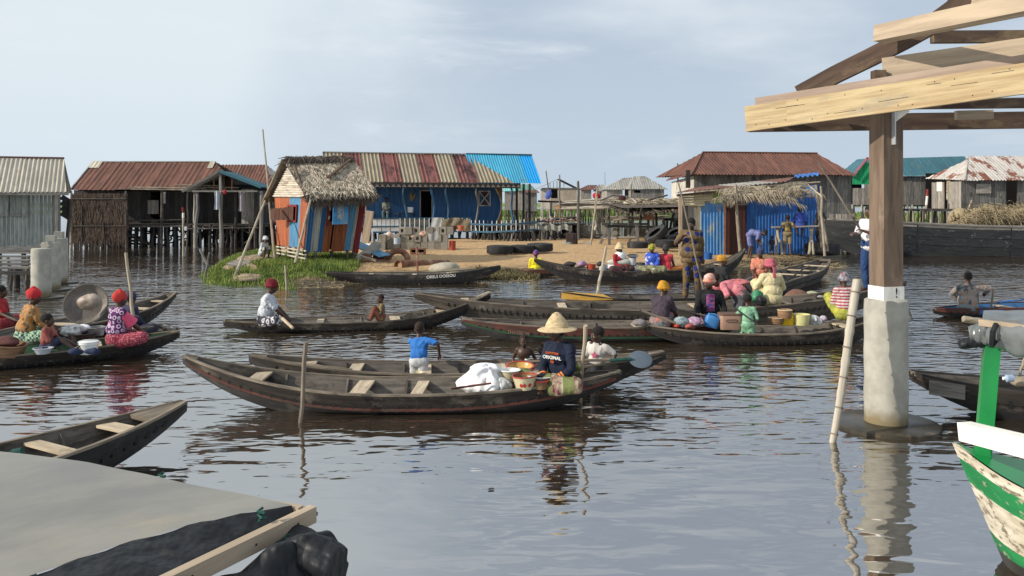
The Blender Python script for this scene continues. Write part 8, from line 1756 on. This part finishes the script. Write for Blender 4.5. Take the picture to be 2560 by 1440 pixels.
for i, (px, py, r, hh, lb) in enumerate(((1940, 808, .14, .10, 'round woven basket with a knobbly lid right of the green child'), (1962, 795, .13, .14, 'brown basket perched on top behind the yellow jerrycan'))):
    t_ = thing('woven_basket', lb, 'basket', at_c('C6', px, py)); MB().lathe([(.01, 0), (r * .9, 0), (r, hh * .6), (r * .92, hh), (.01, hh + .02)], 24, Matrix.Translation(at_c('C6', px, py))).build('weave', MT['basket'], t_); MB().lathe([(r * .9, hh * .95), (r * 1.03, hh), (r * .9, hh * 1.08), (r * .9, hh * .95)], 24, Matrix.Translation(at_c('C6', px, py)), False).build('rim', MT['straw'], t_)
for i, (px, py, r, m_, lb) in enumerate(((1705, 806, .17, cloth((.10, .17, .20), (.35, .40, .40), sc=(14, 14, 14)), 'blue grey cloth heap behind the left gunwale, goods canoe'), (1735, 803, .14, cloth((.28, .14, .26), (.45, .35, .4), sc=(14, 14, 14)), 'lilac patterned cloth heap, goods canoe'), (1692, 814, .09, gpl('red_wrap', (.40, .05, .03)), 'red wrapper among the cloths, goods canoe'), (1722, 816, .12, gpl('red_wrap2', (.36, .10, .08)), 'brick red cloth under the lilac one, goods canoe'), (1598, 806, .13, cloth((.20, .18, .18)), 'grey rag knotted on the end of the red sided canoe'))): blob('cloth', lb, 'cloth', P(px, py, 143), (r, .13, r * .55), m_, .35, seed=90 + i)
paddle('slim brown paddle resting on the left end of the goods canoe', P(1604, 777, 146), P(1690, 808, 146), 0, .06, .02, 'gunwale_wood', .02); paddle('slim brown paddle behind the plum shirted woman, goods canoe', P(1690, 772, 140), P(1760, 790, 140), 0, .1, .02, 'gunwale_wood', .02); paddle('dark thin paddle leaning from the cooler to the gunwale, goods canoe', P(1840, 772, 146), P(1895, 812, 147), 0, .1, .02, 'dark_plank', .014)
# pink bags and bundles in the big canoe
sackf(P(1806, 722, 122), (.18, .14, .14), 31, .35, .2).build('pink_bag', gpl('pink_plastic', (.56, .17, .19), rough=.35, bump=.5), label='crinkled pink plastic bag left of the grey skirted woman', cat='bag', sharp=180); sackf(P(1845, 706, 118), (.26, .16, .08), 33, .35, .2).build('pink_bag', gpl('pink_plastic2', (.50, .15, .16), rough=.35, bump=.5), label='flat pink plastic bag behind the grey skirted woman', cat='bag', sharp=180)
blob('green_bag', 'round green bag between the grey skirt and the cream dress', 'bag', P(1893, 742, 125), (.12, .12, .14), gpl('green_plastic', (.05, .22, .12), rough=.4), .3, seed=95); blob('brown_sack', 'brown cloth covered bundle right of the cream dress', 'bundle', P(1990, 738, 112), (.26, .2, .14), cloth((.16, .085, .06)), .3, seed=96); blob('pale_bundle', 'pale green bundle at the gunwale right of the brown bundle', 'bundle', P(2030, 734, 112), (.15, .1, .06), cloth((.42, .42, .28)), .3, seed=97); blob('dark_bag', 'black bag beside the cream dress', 'bag', P(1903, 752, 127), (.10, .1, .10), MT['tarp_black'], .4, seed=98)
blob('rope_coil', 'grey rope knot on the gunwale of the big canoe', 'rope', P(2052, 742, 126), (.07, .05, .03), cloth((.3, .28, .25)), .4, seed=99); paddle('long dark paddle lying in the broad open canoe', P(1965, 702, 92), P(2010, 672, 84), 1, .7, .09, 'dark_plank', .02)
paddle('brown paddle under the right hand of the far right paddler', P(2484, 722, 116), P(2477, 772, 117), 1, .3, .05, 'gunwale_wood', .02); paddle('blue and pale paddle blade lying in the red and blue canoe', P(2500, 755, 118), P(2530, 752, 118), 1, .5, .05, 'blue_sheet', .02)
paddle('dark pole end trailing in the water behind the concrete column', P(2243, 705, 125), P(2277, 790, 127), 1, .1, .03, 'dark_plank', .022)
ln = thing('loose_plank', 'pale short plank jutting behind the small canoe bow', 'plank', P(1210, 735, 124)); plank('board', P(1192, 744, 123), P(1224, 731, 123), .1, .05, MT['thwart_wood'], ln)
# ------------------------------------------------------------------ bake the remeshed bodies and clothes
bpy.context.view_layer.update()
dg = bpy.context.evaluated_depsgraph_get()
for o in BAKE:
    me = bpy.data.meshes.new_from_object(o.evaluated_get(dg)); me.polygons.foreach_set('use_smooth', [True] * len(me.polygons))
    o.modifiers.clear(); o.data = me
    if not o.name.startswith('body'):        # folds in the cloth
        am = .010 if len(me.vertices) > 2500 else .008; sd_ = random.uniform(0, 50)
        n_ = len(me.vertices); co = np.zeros(n_ * 3, 'f'); me.vertices.foreach_get('co', co); no = np.zeros(n_ * 3, 'f'); me.vertex_normals.foreach_get('vector', no); co = co.reshape(-1, 3); no = no.reshape(-1, 3)
        x, y, z = co[:, 0], co[:, 1], co[:, 2]; f = np.sin(x * 17 + sd_ + 2.2 * np.sin(z * 9 + y * 7)) * np.sin(y * 15 + 1.7 * np.sin(x * 11 + z * 6 + sd_))
        g = 1 - 2 * np.abs(np.sin(x * 12 + y * 9 + z * 7 + 2.6 * f + sd_ * 3)) ** .8; co += no * (am * (.75 + .45 * g + .65 * f))[:, None]
        me.vertices.foreach_set('co', co.ravel())
        me.update()
